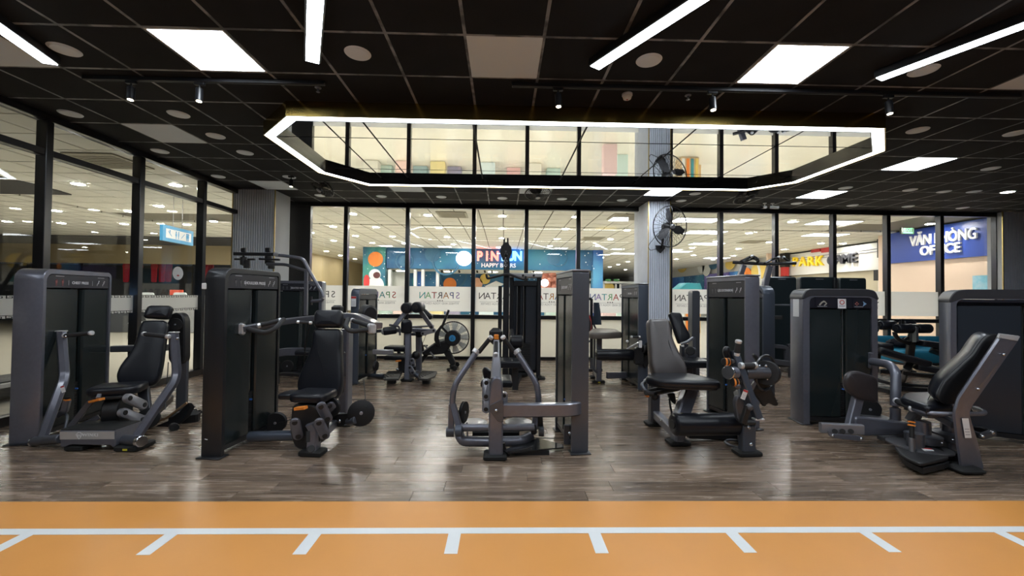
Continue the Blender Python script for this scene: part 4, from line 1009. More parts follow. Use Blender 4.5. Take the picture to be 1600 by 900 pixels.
    # shrouds
    for (s0, s1) in ((a, c-slotw/2), (c+slotw/2, b)):
        if s1-s0 < .03: continue
        m_ = (s0+s1)/2; ww = s1-s0
        pf = [W(s0, -.05, 0), W(s0, -.022, 0), W(s0+.012, -.01, 0), W(m_, -.008, 0), W(s1-.012, -.01, 0), W(s1, -.022, 0), W(s1, -.05, 0)]
        M().rings([[p+V((0, 0, zs)) for p in pf], [p+V((0, 0, zh-.012)) for p in pf]]).put('shroud_panel', root, shroud)
    M().box(W(c, -.068, (zs+zh)/2), (slotw+.02, .006, zh-zs), ax).put('slot_backing', root, STRIPB, smooth=False)
    for s in (-.013, .013): M().cyl(W(c+s, -.055, zs), W(c+s, -.055, zh-.01), .006, 8).put('guide_rod', root, CHROME)
    if stack:
        st = M()
        for k in range(14): st.box(W(c, -.05, zs+.02+k*.026), (slotw-.004, .03, .022), ax)
        st.put('weight_stack', root, BLKM, kind='stuff', smooth=False)
        M().cyl(W(c, -.034, zs+.3), W(c, -.012, zs+.3), .009, 10, .002).put('selector_pin', root, BLUEP)
    if rear: M().box(W(w/2, -t+.012, (h-tb)/2+.03), (w-pl-pr-.004, .014, h-tb-.07), ax).put('rear_panel', root, BLKM, smooth=False)
    M().box(W(w/2, -t/2, zs-.03), (w-pl-pr-.002, t-.03, .05), ax, .005).put('base_rail', root, BLACKP)
    if foot:
        for s in (pl/2, w-pr/2): M().box(W(s, -t/2, .0065), (max(pl, .07)+.045, t+.03, .013), ax, .004).put('base_foot', root, BLACKP)
    return W, u, n
def foot(mb_root, c, ax, w=.2, d=.11, h=.04, mt=RUBBER, dot=True):
    f = M().box(V(c)+V((0, 0, h/2)), (w, d, h), ax, .012).put('rubber_foot', mb_root, mt)
    if dot: M().box(V(c)-ax[1]*(d/2)+V((0, 0, h*.45)), (.04, .003, .016), ax).put('yellow_mark', f, YELLOW, smooth=False)
    return f
def frame_axes(fw):
    f = V((fw[0], fw[1], 0)).normalized(); r = V((0, 0, 1)).cross(f)    # r: to the right as seen by someone facing the machine's front
    return f, r
def capsule_link(root, a, b, r, axis, name='linkage_arm', mt=GREY):
    """flat link with round ends and dark bolts, thickness along axis"""
    a, b = V(a), V(b); axis = V(axis).normalized(); d = (b-a).normalized(); s = d.cross(axis).normalized()
    pts = [a+(-d*math.cos(x)+s*math.sin(x))*r for x in [PI/2*(-1+2*k/8) for k in range(9)]]+[b+(d*math.cos(x)-s*math.sin(x))*r for x in [PI/2*(-1+2*k/8) for k in range(9)]]
    o = M().prism([p-axis*.02 for p in pts], axis*.04, .006).put(name, root, mt)
    for c in (a, b): M().cyl(c-axis*.026, c+axis*.026, r*.55, 14, .003).put('bolt', o, BLKM)
    return o
def grip(root, a, b, r=.017, caps=(1, 1), name='grip', up=None):
    a, b = V(a), V(b); o = M().cyl(a, b, r, 14, .004).put(name, root, FOAM); d = (b-a).normalized()
    if caps[0]: M().cyl(a-d*.02, a+d*.012, r*1.12, 14, .006).put('end_cap', o, SILVER)
    if caps[1]: M().cyl(b-d*.012, b+d*.02, r*1.12, 14, .006).put('end_cap', o, SILVER)
    return o
def roller(root, a, b, r, name='roller_pad', mt=LEATHER):
    a, b = V(a), V(b); d = (b-a).normalized(); L = (b-a).length
    o = M().lathe(a, d, [(0, r*.55), (.004, r*.85), (.02, r), (L-.02, r), (L-.004, r*.85), (L, r*.55)], 22).put(name, root, mt)
    M().cyl(a-d*.006, a+d*.004, r*.4, 12, .002).put('end_plug', o, BLKM); M().cyl(b-d*.004, b+d*.006, r*.4, 12, .002).put('end_plug', o, BLKM)
    return o
def pulley(root, c, axis, R, t=.02, name='pulley'):
    c = V(c); axis = V(axis).normalized()
    o = M().lathe(c-axis*t/2, axis, [(0, R*.97), (t*.1, R), (t*.35, R*.9), (t*.65, R*.9), (t*.9, R), (t, R*.97)], 24).put(name, root, BLKM)
    M().cyl(c-axis*(t/2+.006), c+axis*(t/2+.006), R*.13, 12, .002).put('axle_bolt', o, LGREY)
    return o
def plpts(px, p0, n): return [PL(x, y, p0, n) for x, y in px]
def sticker(root, c, u, v, w, h, red=True):
    c, u, v = V(c), V(u).normalized(), V(v).normalized(); n = u.cross(v)
    o = M().box(c, (w, .0015, h), (u, n, v)).put('warning_sticker', root, STICK, smooth=False)
    if red: M().box(c+v*(h*.38)+n*.001, (w*.98, .0012, h*.2), (u, n, v)).put('red_band', o, REDP, smooth=False)
    for k in range(3): M().box(c-v*(h*(.05+.14*k))+n*.001, (w*.7, .001, h*.03), (u, n, v)).put('print_line', o, INKD, smooth=False)
    return o
UP = V((0, 0, 1))
# ------------------------------------------------------------------ chest press
f, r = frame_axes((.37, -.93))           # f: the way the user faces, r: user's left = picture right
R0 = thing('chest_press_machine', 'chest press machine with a grey edged tower, black padded seat and silver fronted footplate', 'gym machine', (-3.75, 4.2, 0))
Lc = FL(60, 693); ang = math.atan2(.2, .98)
tower(R0, Lc, ang, .86, .22, 1.60, GREY, 'CHEST PRESS', pl=.035, pr=.03, rl=.1, rr=.05, slot=.52)
ax = (r, f, UP)
def q(x, y): return (60+x/3.75, 480+y/3.75)
# footplate box
Y0 = 3.66
a, b = P(93, 686, Y0), P(180, 686, Y0); ub = (b-a).normalized(); ub.z = 0; nb = V((ub.y, -ub.x, 0))
pts = [P(x, y, Y0) for x, y in ((93, 673), (180, 672.5), (180, 696), (176, 699.5), (172, 696), (110, 695), (101, 699), (94, 698))]
fb = M().prism(pts, (0, .26, 0), .006).put('footplate_box', R0, GREY)
M().prism([p+V((0, -.004, 0)) for p in (P(94, 674.5, Y0), P(179, 674, Y0), P(179, 686, Y0), P(94, 686.5, Y0))], (0, .003, 0)).put('silver_band', fb, mat('satin_silver', (.5, .49, .48), .4, .3))
bd = P(136, 681, Y0-.006)
text('WINKI', .036, P(141, 680, Y0-.006), (1, 0, 0), UP, WHITE, fb, depth=.0006, bold=.0008, sx=1.1, space=1.2)
o = P(123.5, 680.5, Y0-.006); lm = M(); s = .026
lm.beam([o+V((x*s, 0, z*s)) for x, z in ((-.3, 1), (.3, 1), (1, .3), (.45, -.6), (0, -1.2), (-.45, -.6), (-1, .3), (-.3, 1))], .007, .0012, up=(0, 1, 0))
lm.beam([o+V((x*s, 0, z*s)) for x, z in ((-.55, .4), (-.3, -.4), (0, .3), (.3, -.4), (.55, .4))], .006, .0012, up=(0, 1, 0))
lm.put('shield_emblem', fb, WHITE, smooth=False)
M().box((pts[0]+pts[1])/2+V((0, .13, .004)), (b.x-a.x-.01, .25, .012), bev=.003).put('grip_deck', fb, RUBBER)
for x0, x1, y in ((98, 127, 706), (176, 214, 707)):
    c0, c1 = FL(x0, y), FL(x1, y); w_ = c1.x-c0.x
    foot(R0, V(((c0.x+c1.x)/2, c0.y+.1, 0)), (V((1, 0, 0)), V((0, 1, 0)), UP), w_, .2, .05, dot=(x0 > 150))
# pivot tubes and press arms
Yp = 3.74
M().cyl(P(53, 690, Yp+.05), P(96, 685, Yp), .042, 20, .006).put('pivot_tube', R0, DGREY); M().cyl(P(51, 690.5, Yp+.05), P(55, 690, Yp+.05), .044, 20, .004).put('tube_cap', R0, CHROME)
M().cyl(P(182, 686, Yp+.04), P(218, 689, Yp-.06), .045, 20, .006).put('pivot_tube', R0, DGREY); M().cyl(P(217, 689, Yp-.06), P(222, 689.5, Yp-.075), .048, 22, .005).put('tube_cap', R0, CHROME)
pa = [P(213, 684, Yp+.0), P(241, 642, Yp+.1), P(273, 596, Yp+.22), P(276.5, 582, Yp+.25), P(271.5, 520, Yp+.28)]
M().beam(pa, .075, .05, up=f, fil=.12, seg=6, c=.018).put('press_arm', R0, GREY); M().box(pa[-1]+V((0, 0, .004)), (.08, .055, .012), (r, f, UP), .004).put('arm_cap', R0, SILVER)
pb = [P(67, 682, Yp+.05), P(85, 634, Yp+.12), P(99, 596, Yp+.22), P(101, 585, Yp+.26), P(95.5, 518, Yp+.3)]
pb_o = M().beam(pb, .075, .05, up=f, fil=.12, seg=6, c=.018).put('press_arm', R0, GREY); M().box(pb[-1]+V((0, 0, .004)), (.08, .055, .012), (r, f, UP), .004).put('arm_cap', R0, SILVER)
grip(R0, P(262, 526, Yp+.22), P(226, 522, Yp+.3), .02); grip(R0, P(102, 524.5, Yp+.28), P(142, 520.5, Yp+.2), .02)
for c in (P(277, 529, Yp+.2), P(103, 526, Yp+.24)): M().ball(c, .013, 10).put('arm_bolt', R0, CHROME)
sticker(R0, P(98.5, 608, Yp+.14), (1, -.0, .35), (.35, 0, -1) if False else (-.3, 0, 1), .035, .06)
# seat, backrest, headrest
nb_ = (f*.97+UP*.24).normalized()
pB = P(212, 600, 4.24)
bo = plpts([q(x, y) for x, y in ((605, 75), (735, 75), (757, 100), (740, 200), (724, 330), (705, 420), (668, 462), (560, 464), (462, 455), (449, 400), (470, 345), (530, 268), (562, 205), (592, 105))], pB, nb_)
M().pad([p-nb_*.085 for p in rnd(bo, .04, 3)], nb_, .085, .03).put('backrest', R0, LEATHER)
M().prism([p-nb_*.1 for p in rnd([bo[0]*.8+bo[6]*.2, bo[1]*.8+bo[8]*.2, bo[6]*.8+bo[0]*.2, bo[8]*.8+bo[1]*.2], .03)], nb_*.02).put('back_board', R0, BLKM)
ho = plpts([q(x, y) for x, y in ((640, -12), (765, -12), (783, 0), (765, 62), (735, 70), (620, 62), (612, 50))], pB-nb_*.0, nb_)
M().pad([p-nb_*.08 for p in rnd(ho, .03, 3)], nb_, .1, .035).put('headrest', R0, LEATHER)
sc_ = P(182, 607, 4.02)
so = [sc_+r*x+f*y for x, y in ((-.2, .07), (-.13, .12), (.13, .12), (.2, .07), (.19, -.2), (-.19, -.2))]
M().pad([p-UP*.045 for p in rnd(so, .05, 3)], UP, .075, .03).put('seat', R0, LEATHER)
M().box(sc_+V((0, 0, -.06)), (.26, .3, .03), ax, .008).put('seat_plate', R0, BLKM)
# seat column shroud
cs = sc_+f*-.05
prof = [(.04, -.1), (.15, -.13), (.2, -.22), (.18, -.33), (.08, -.42), (-.02, -.44), (-.1, -.4), (-.13, -.25), (-.1, -.1)]
M().prism(rnd([cs+f*x+UP*(z+.04)-r*.06 for x, z in prof], .06, 4), r*.13, .012).put('seat_shroud', R0, BLKM)
hx = M().beam([P(143, 627.5, 3.86), P(159, 623.5, 3.83)], .05, .022, up=UP).put('seat_lever', R0, ORANGE, label='orange seat adjustment lever')
M().beam([P(153, 622, 3.85), P(157, 614, 3.9)], .03, .02).put('lever_mount', R0, LGREY)
for a_, b_ in ((q(525, 533), q(610, 572)), (q(497, 618), q(598, 658))):
    capsule_link(R0, P(*a_, 3.9), P(*b_, 4.05), .042, r+f*.3, mt=LGREY)
# rear structure
M().beam([P(228, 640, 4.3)*1, V((P(228, 600, 4.45).x, 4.4, .55)), V((P(232, 560, 4.55).x, 4.62, .8))], .07, .09, up=r).put('seat_post', R0, DGREY)
bx0 = FL(190, 690); bx1 = FL(262, 640)
M().beam([V((bx0.x+.02, bx0.y+.15, .1)), V((bx1.x, bx1.y, .13))], .1, .09).put('base_beam', R0, BLACKP)
M().beam([P(110, 668, 3.95), P(139, 631, 4.0), P(144, 626, 4.0)], .05, .03, up=f, fil=.04).put('foot_lever', R0, DGREY); M().beam([P(118, 670, 4.0), P(155, 651, 4.1)], .045, .03, up=f).put('link_bar', R0, GREY)
# pedal lever and front knob post at the tower side
M().beam([P(92, 648, 4.05), P(101, 642, 4.02), P(105, 625, 4.02)], .05, .05, up=f, fil=.02).put('latch_post', R0, GREY)
M().cyl(P(104.5, 627, 4.02), P(104.8, 623.5, 4.02), .026, 14, .003).put('orange_ring', R0, ORANGE); M().cyl(P(104.8, 623.5, 4.02), P(105, 620, 4.02), .022, 14, .003).put('latch_knob', R0, BLKM)
M().tube([P(101, 645, 4.05), P(106, 650, 4.0), P(101, 672, 3.95)], .012, 8, fil=.05).put('latch_rod', R0, DGREY)
# swing lever to the rear right
bl = [P(*q(x, y), 4.35) for x, y in ((640, 735), (700, 690), (760, 665), (830, 610), (872, 562), (890, 585), (860, 640), (800, 690), (740, 720), (660, 750))]
M().prism(bl, r*.04, .004).put('swing_lever', R0, BLACKP)
M().tube([P(*q(x, y), 4.33) for x, y in ((690, 672), (745, 655), (810, 605), (870, 560))], .012, 8, fil=.1).put('lever_edge', R0, mat('bronze_edge', (.45, .3, .18), .3, .8), label='bronze coloured lever edge')
M().box(P(*q(857, 650), 4.5), (.26, .12, .14), (r, f, UP), .03).put('counterweight', R0, BLKM)
M().cyl(P(*q(790, 700), 4.3), P(*q(800, 705), 4.22), .04, 14, .005).put('lever_stop', R0, BLKM)
M().cyl(P(*q(645, 650), 4.32), P(*q(640, 652), 4.25), .1, 22, .006).put('cam_disc', R0, BLKM)
ch = M()
for k in range(6): ch.torus(P(302+k*3.4, 641+k*.9, 4.6), (0, 1, 0) if k % 2 else (0, 0, 1), .018, .006, 12, 6)
ch.put('chain', R0, BLKM)
pc = FL(275, 652); px0 = V((pc.x, 4.75, 0))
M().beam([px0, px0+UP*1.02], .1, .07, up=f).put('rear_post', R0, DGREY); M().box(px0+UP*.012, (.16, .14, .024), ax, .006).put('post_foot', R0, BLACKP)
sp = [P(x, y, 4.68) for x, y in ((262, 562), (262, 500), (266, 491), (275, 488), (284, 491), (288, 500), (288, 562), (283, 570), (268, 570))]
M().prism(rnd(sp, .04, 3), (0, .1, 0), .012).put('pulley_shroud', R0, BLKM)
pulley(R0, P(274, 507, 4.66), f, .07); pulley(R0, P(274, 545, 4.66), f, .06)
M().tube([P(263, 566, 4.62), P(260, 612, 4.5), P(258, 640, 4.4)], .005, 6).put('cable', R0, BLKM)
ba = P(177, 545, 4.75); bb = P(262, 543, 4.8); M().beam([ba, bb], .09, .07).put('tower_beam', R0, DGREY)
# ------------------------------------------------------------------ shoulder press
f, r = frame_axes((-.1, -.99)); ax = (r, f, UP)
R0 = thing('shoulder_press_machine', 'shoulder press machine with a tall black tower, narrow black backrest and wide overhead arms', 'gym machine', (-1.7, 3.9, 0))
Lc = FL(345, 716.5)
tower(R0, Lc, math.atan2(-.1, .99), .74, .18, 1.61, BLACKP, 'SHOULDER PRESS', pl=.035, pr=.03, rl=.1, rr=.05, slot=.5)
def q(x, y): return (420+x/3.463, 460+y/3.463)
def q2(x, y): return (290+x/2.647, 380+y/2.647)
n_ = V((.986, -.16, 0)); tf = FL(312, 700)
M().box(P(319, 447, 3.45), (.035, .012, .05), bev=.004).put('white_clip', R0, WHITE); M().beam([P(320, 686, 3.46), P(324, 687, 3.46)], .006, .003).put('scratch_mark', R0, WHITE)
nb_ = (f*.975+UP*.2).normalized(); pB = P(490, 615, 3.92)
bo = plpts([q(x, y) for x, y in ((240, 184), (375, 184), (386, 215), (380, 300), (386, 400), (386, 490), (378, 540), (350, 572), (190, 575), (152, 545), (146, 480), (165, 420), (198, 350), (225, 280), (231, 215))], pB, nb_)
M().pad([p-nb_*.09 for p in rnd(bo, .04, 3)], nb_, .09, .03).put('backrest', R0, LEATHER)
M().prism([p-nb_*.105 for p in rnd([bo[0], bo[1], bo[6], bo[9]], .04)], nb_*.02).put('back_board', R0, BLKM)
ho = plpts([q(x, y) for x, y in ((262, 84), (384, 84), (394, 100), (392, 170), (375, 180), (255, 180), (245, 165), (248, 105))], pB, nb_)
M().pad([p-nb_*.07 for p in rnd(ho, .03, 3)], nb_, .1, .035).put('headrest', R0, LEATHER)
sc_ = P(485, 618, 3.7)
so = [sc_+r*x+f*y for x, y in ((-.17, .05), (-.11, .1), (.11, .1), (.17, .05), (.16, -.2), (-.16, -.2))]
M().pad([p-UP*.045 for p in rnd(so, .05, 3)], UP, .075, .03).put('seat', R0, LEATHER)
M().pad([p-UP*.03 for p in rnd([sc_+r*x+f*y+V((0, 0, -.01)) for x, y in ((-.3, .02), (-.17, .02), (-.17, -.18), (-.3, -.16))], .03)], UP, .05, .02).put('seat_flap', R0, LEATHER)
prof = [(-.12, -.06), (.1, -.06), (.15, -.2), (.13, -.4), (.04, -.46), (-.09, -.44), (-.14, -.3)]
M().prism(rnd([sc_+f*.08+r*x+UP*z for x, z in prof], .05, 4), f*-.16, .012).put('seat_shroud', R0, BLKM)
M().beam([P(*q(147, 618), 3.46), P(*q(200, 612), 3.44)], .05, .025).put('seat_lever', R0, ORANGE, label='orange seat adjustment lever')
for a_, b_, y_ in ((q(142, 690), q(160, 765), 3.52), (q(283, 605), q(318, 672), 3.55), (q(272, 692), q(304, 762), 3.5), (q(330, 600), q(352, 630), 3.75)):
    capsule_link(R0, P(*a_, y_), P(*b_, y_+.06), .04, f+r*.5)
pulley(R0, P(*q(335, 610), 3.8), f, .09, .03)
ft = FL(*q(225, 880)); ftc = V((ft.x, ft.y+.05, 0))
M().beam([ftc+UP*.03+f*.0, ftc+UP*.22-f*.03, P(*q(232, 690), 3.62)], .1, .085, up=r, fil=.05).put('front_post', R0, GREY)
M().beam([P(*q(212, 800), 3.4), P(*q(212, 740), 3.42)], .03, .02).put('adjust_slot', R0, BLKM); M().cyl(P(*q(228, 838), 3.36), P(*q(228, 836), 3.33), .03, 14, .004).put('adjust_knob', R0, BLKM)
foot(R0, ftc, ax, .2, .13, .05)
M().beam([ftc-f*.05+UP*.12, P(*q(395, 660), 4.2)], .07, .08).put('base_beam', R0, GREY)
pts = [P(*q(x, y), 4.0) for x, y in ((330, 680), (345, 650), (440, 645), (462, 665), (430, 700), (375, 716), (345, 712))]
M().prism(rnd(pts, .02), V((0, .03, 0)), .004).put('side_plate', R0, BLKM); M().ball(P(*q(382, 685), 3.98), .018, 10).put('plate_bolt', R0, CHROME)
pulley(R0, P(*q(500, 642), 4.0), V((.25, -1, .1)), .125, .02, 'cable_disc'); M().cyl(P(*q(425, 690), 4.0), P(*q(470, 680), 3.97), .035, 14, .006).put('disc_bracket', R0, DGREY)
M().tube([P(*q(526, 610), 4.0), P(*q(514, 455), 4.25)], .005, 6).put('cable', R0, BLKM)
up0 = FL(*q(415, 715)); yy = 4.45; x0 = P(540, 600, yy).x
M().beam([V((x0, yy, .0)), V((x0, yy, P(540, 514, yy).z))], .13, .1, up=r).put('rear_post', R0, GREY); M().box(V((x0, yy, .012)), (.2, .18, .024), ax, .006).put('post_foot', R0, BLACKP)
for y in (315, 445): M().ball(P(*q(412, y), yy-.055), .016, 10).put('post_bolt', R0, CHROME)
# overhead arms
zc = P(515, 500, 4.42)
la = [P(*q2(232, 355), 3.72), P(*q2(420, 322), 4.05), P(*q2(540, 309), 4.38)]
M().beam(la, .07, .055, fil=.2).put('press_arm', R0, DGREY); M().box(la[0]+V((0, 0, 0)), (.06, .04, .11), (r, f, UP), .015).put('arm_cap', R0, SILVER)
ra = [P(*q2(640, 300), 4.42), P(*q2(712, 302), 4.28), P(*q2(795, 342), 3.85)]
M().beam(ra, .09, .06, fil=.15).put('press_arm', R0, GREY); M().box(P(*q2(770, 354), 3.78), (.075, .04, .1), (r, f, UP), .015).put('arm_cap', R0, SILVER)
M().beam([la[2], ra[0]], .09, .07).put('cross_arm', R0, DGREY)
grip(R0, P(*q2(305, 340), 3.76), P(*q2(388, 320), 3.86), .021, (1, 1)); M().tube([P(*q2(258, 356), 3.7), P(*q2(335, 372), 3.62), P(*q2(375, 350), 3.66), P(*q2(405, 315), 3.84)], .021, 12, fil=.09).put('loop_grip', R0, FOAM)
grip(R0, P(*q2(692, 320), 3.95), P(*q2(762, 342), 3.78), .021, (1, 1)); M().tube([P(*q2(755, 357), 3.75), P(*q2(680, 366), 3.7), P(*q2(661, 345), 3.75), P(*q2(672, 314), 3.92)], .021, 12, fil=.09).put('loop_grip', R0, FOAM)
M().cyl(P(*q2(742, 285), 4.5), P(*q2(765, 290), 4.4), .085, 20, .02).put('pivot_housing', R0, BLKM); M().box(P(*q2(628, 272), 4.45), (.1, .1, .08), ax, .02).put('pivot_block', R0, BLKM)
grip(R0, P(*q2(468, 326), 4.0), P(*q2(515, 329), 4.02), .013, (1, 1), 'lever_pin'); M().tube([P(*q2(515, 335), 4.02), P(*q2(495, 420), 4.1), P(*q2(490, 500), 4.2)], .005, 6).put('cable', R0, BLKM)
M().cyl(P(390, 682, 3.78), P(470, 680, 3.72), .045, 16, .004).put('tower_beam', R0, BLUEG)
pulley(R0, P(431, 660, 4.15), (0.2, -1, 0), .1, .05, 'guide_wheel')
M().tube([P(436, 660, 4.1), P(458, 655, 3.75)], .004, 5).put('cable', R0, BLKM)
# ------------------------------------------------------------------ lat pulldown / seated row behind the shoulder press
f, r = frame_axes((.1, -.99)); ax = (r, f, UP)
def q(x, y): return (350+x/3., 300+y/3.)
R0 = thing('seated_pulldown_machine', 'pulldown machine with stacked overhead bars behind the tall black shoulder press tower', 'gym machine', (-3.2, 6.6, 0))
tower(R0, P(427, 590, 6.9), -PI/2+.12, .74, .22, 1.60, GREY, 'SEATED ROW', pl=.03, pr=.05, rl=.06, rr=.03, slot=.56, head=.12)
Yt = 6.6
def bar3(pts, rr, Y, nm='overhead_bar', mt_=DGREY, fil=.06): return M().tube([P(*q(x, y), Y+(p[0] if p else 0)) for x, y, *p in pts], rr, 10, fil=fil).put(nm, R0, mt_)
M().beam([P(*q(48, 290), Yt), P(*q(250, 293), Yt)], .05, .05).put('overhead_beam', R0, BLACKP)
M().beam([P(*q(165, 314), Yt-.15), P(*q(262, 318), Yt-.15)], .03, .03).put('overhead_beam', R0, BLACKP); M().beam([P(*q(50, 315), Yt+.2), P(*q(145, 316), Yt+.2)], .03, .03).put('overhead_beam', R0, BLACKP)
for x, y in ((92, 330), (208, 325), (108, 345), (222, 348)): M().cyl(P(*q(x, y-25), Yt-.02), P(*q(x, y+12), Yt-.02), .05, 14, .008).put('joint_block', R0, BLKM)
for x in (92, 206): M().box(P(*q(x, 272), Yt), (.07, .05, .07), bev=.008).put('top_cap', R0, BLKM); M().beam([P(*q(x, 285), Yt), P(*q(x, 345), Yt+.05)], .03, .03, up=(0, 1, 0)).put('drop_link', R0, BLACKP)
M().cyl(P(*q(238, 292), Yt-.06), P(*q(262, 296), Yt-.09), .034, 14, .005).put('bar_end', R0, SILVER)
bar3([(258, 296), (330, 305), (372, 312), (400, 372), (462, 478), (465, 508), (410, 512)], .026, 6.3, 'swing_handle', GREY, .15)
bar3([(200, 338), (290, 340), (385, 370)], .024, 6.35, 'swing_handle', DGREY, .06)
M().beam([P(*q(386, 362), 6.33), P(*q(384, 578), 6.38)], .05, .05, up=(0, 1, 0)).put('drop_post', R0, GREY)
M().beam([P(*q(408, 490), 6.3), P(*q(408, 530), 6.3)], .035, .035, up=(0, 1, 0)).put('handle_stop', R0, BLKM)
M().tube([P(*q(385, 600), 6.4), P(*q(372, 800), 6.5)], .006, 6).put('cable', R0, BLKM)
M().beam([P(*q(235, 757), 6.62), P(*q(290, 748), 6.55), P(*q(400, 748), 6.55)], .06, .12, fil=.1).put('curved_beam', R0, GREY)
pulley(R0, P(*q(298, 815), 6.55), f, .09, .04)
M().beam([P(*q(240, 860), 6.5), P(*q(280, 850), 6.4), P(*q(390, 860), 6.35)], .08, .05, fil=.1).put('floor_beam', R0, BLACKP)
for x in (250, 385): c = P(*q(x, 840), 6.45); M().beam([V((c.x, c.y, .0)), V((c.x, c.y, .32))], .06, .06, up=(0, 1, 0)).put('stub_post', R0, BLACKP)
sc_ = V((-2.75, 6.0, .52)); M().pad([sc_+V((x, y, 0)) for x, y in ((-.16, -.16), (.16, -.16), (.16, .16), (-.16, .16))], UP, .07).put('seat', R0, LEATHER); M().beam([V((sc_.x, sc_.y, 0)), sc_], .08, .08, up=f).put('seat_post', R0, DGREY); M().beam([V((sc_.x, sc_.y, .04)), V((sc_.x-.2, 6.6, .04))], .08, .06).put('floor_beam', R0, BLACKP)
# ------------------------------------------------------------------ lateral raise
f, r = frame_axes((-.12, -.99)); ax = (r, f, UP)
def q(x, y): return (540+x/5., 430+y/5.)
R0 = thing('lateral_raise_machine', 'lateral raise machine with two round black arm pads and ribbed footplates in the second row', 'gym machine', (-1.7, 6.6, 0))
Lc = V((P(558.5, 600, 6.4).x, 6.4, 0))
tower(R0, Lc, math.atan2(-.1, .99), .72, .13, 1.48, BLUEG, '', pl=.03, pr=.03, rl=.1, rr=.08, slot=.45, head=.08, icons=False, tb=.09)
sticker(R0, P(*q(63, 205), 6.37), (1, 0, 0), UP, .075, .16)
yp = 6.35
pc = FL(*q(475, 835)); yy = pc.y+.07
M().beam([V((pc.x, yy, .03)), P(*q(490, 640), yy+.05), P(*q(488, 450), yy+.12)], .1, .085, up=r, fil=.1).put('front_post', R0, GREY)
foot(R0, V((pc.x, yy, 0)), ax, .19, .12, .04, dot=False)
M().beam([P(*q(572, 765), yy+.45), P(*q(572, 400), yy+.45)], .09, .09, up=f).put('rear_post', R0, GREY); c = P(*q(572, 765), yy+.45); M().box(V((c.x, c.y, .012)), (.18, .16, .024), ax, .006).put('post_foot', R0, BLACKP); M().beam([V((c.x, c.y, .02)), P(*q(572, 740), yy+.45)], .09, .09, up=f).put('post_stub', R0, GREY)
M().beam([V((pc.x, yy, .07)), V((c.x, c.y, .07))], .07, .07).put('floor_beam', R0, DGREY)
cpad = [P(*q(x, y), yy+.05) for x, y in ((448, 346), (512, 346), (524, 372), (524, 450), (440, 450), (440, 372))]
M().pad(rnd(cpad, .03, 3), f, .07, .028).put('chest_pad', R0, LEATHER)
for (x, y) in ((495, 255), (572, 250)):
    c = P(*q(x, y), yy-.0); roller(R0, c-f*.08, c+f*.16, .088, 'round_arm_pad')
capsule_link(R0, P(*q(472, 285), yy+.05), P(*q(385, 395), yy+.05), .035, f, 'raise_arm', GREY); capsule_link(R0, P(*q(588, 285), yy+.05), P(*q(672, 405), yy+.05), .035, f, 'raise_arm', GREY)
M().beam([P(*q(340, 388), yy+.0), P(*q(420, 400), yy+.02), P(*q(425, 470), yy+.02)], .03, .02, up=f, fil=.04).put('pivot_bracket', R0, DGREY)
M().beam([P(*q(215, 440), yy+.3), P(*q(310, 432), yy+.1)], .06, .05).put('arm_beam', R0, DGREY)
roller(R0, P(*q(292, 440), yy-.02), P(*q(398, 425), yy+.05), .066, 'elbow_pad'); M().cyl(P(*q(282, 442), yy-.03), P(*q(292, 440), yy-.02), .05, 14, .01).put('pad_cap', R0, SILVER)
M().beam([P(*q(392, 432), yy+.06), P(*q(560, 428), yy+.2), P(*q(692, 437), yy+.1)], .06, .06).put('cross_beam', R0, GREY)
capsule_link(R0, P(*q(606, 455), yy+.06), P(*q(690, 432), yy+.04), .035, f, 'lever_arm', LGREY)
pad2 = [P(*q(x, y), yy+.3) for x, y in ((600, 258), (630, 262), (690, 315), (680, 345), (650, 345), (600, 305))]; M().pad(rnd(pad2, .03, 3), f, .1, .03).put('shoulder_pad', R0, LEATHER)
M().box(P(*q(575, 445), yy+.38), (.13, .08, .17), ax, .03).put('pivot_housing', R0, BLKM)
M().beam([P(*q(520, 405), yy+.2), P(*q(690, 395), yy+.2)], .03, .03).put('link_bar', R0, LGREY)
sc_ = P(*q(425, 632), yy+.35)
M().pad([sc_+r*x+f*y-UP*.05 for x, y in ((-.2, -.15), (.16, -.15), (.16, .18), (-.2, .18))], UP, .08, .03).put('seat', R0, LEATHER)
s2 = P(*q(410, 568), yy+.6); M().pad([s2+r*x+f*y-UP*.05 for x, y in ((-.2, -.12), (.2, -.12), (.2, .14), (-.2, .14))], UP, .09, .03).put('rear_pad', R0, LEATHER); M().beam([s2-UP*.04, V((s2.x+.12, s2.y, s2.z-.35))], .05, .05, up=f).put('pad_post', R0, DGREY)
M().box(P(*q(455, 690), yy+.25), (.16, .14, .3), ax, .03).put('seat_shroud', R0, BLKM)
M().beam([P(*q(395, 672), yy+.12), P(*q(432, 668), yy+.1)], .04, .025).put('seat_lever', R0, ORANGE, label='orange seat adjustment lever'); M().ball(P(*q(405, 735), yy+.08), .028, 10).put('adjust_knob', R0, CHROME)
capsule_link(R0, P(*q(520, 665), yy-.0), P(*q(530, 700), yy-.0), .035, f); capsule_link(R0, P(*q(505, 720), yy-.03), P(*q(525, 760), yy-.03), .035, f)
M().ball(P(*q(550, 625), yy+.2), .07, 14).put('counterweight', R0, BLKM)
M().beam([P(*q(215, 598), 6.75), P(*q(372, 602), 6.75)], .07, .08).put('tower_beam', R0, LGREY)
M().tube([P(*q(180, 784), yy+.35), P(*q(300, 788), yy+.2)], .035, 12).put('foot_tube', R0, BLUEG); M().tube([P(*q(520, 755), yy+.05), P(*q(580, 795), yy+.05)], .035, 12).put('foot_tube', R0, BLUEG)
PLT = mat('ribbed_black_plate', (.03, .028, .026), .5)
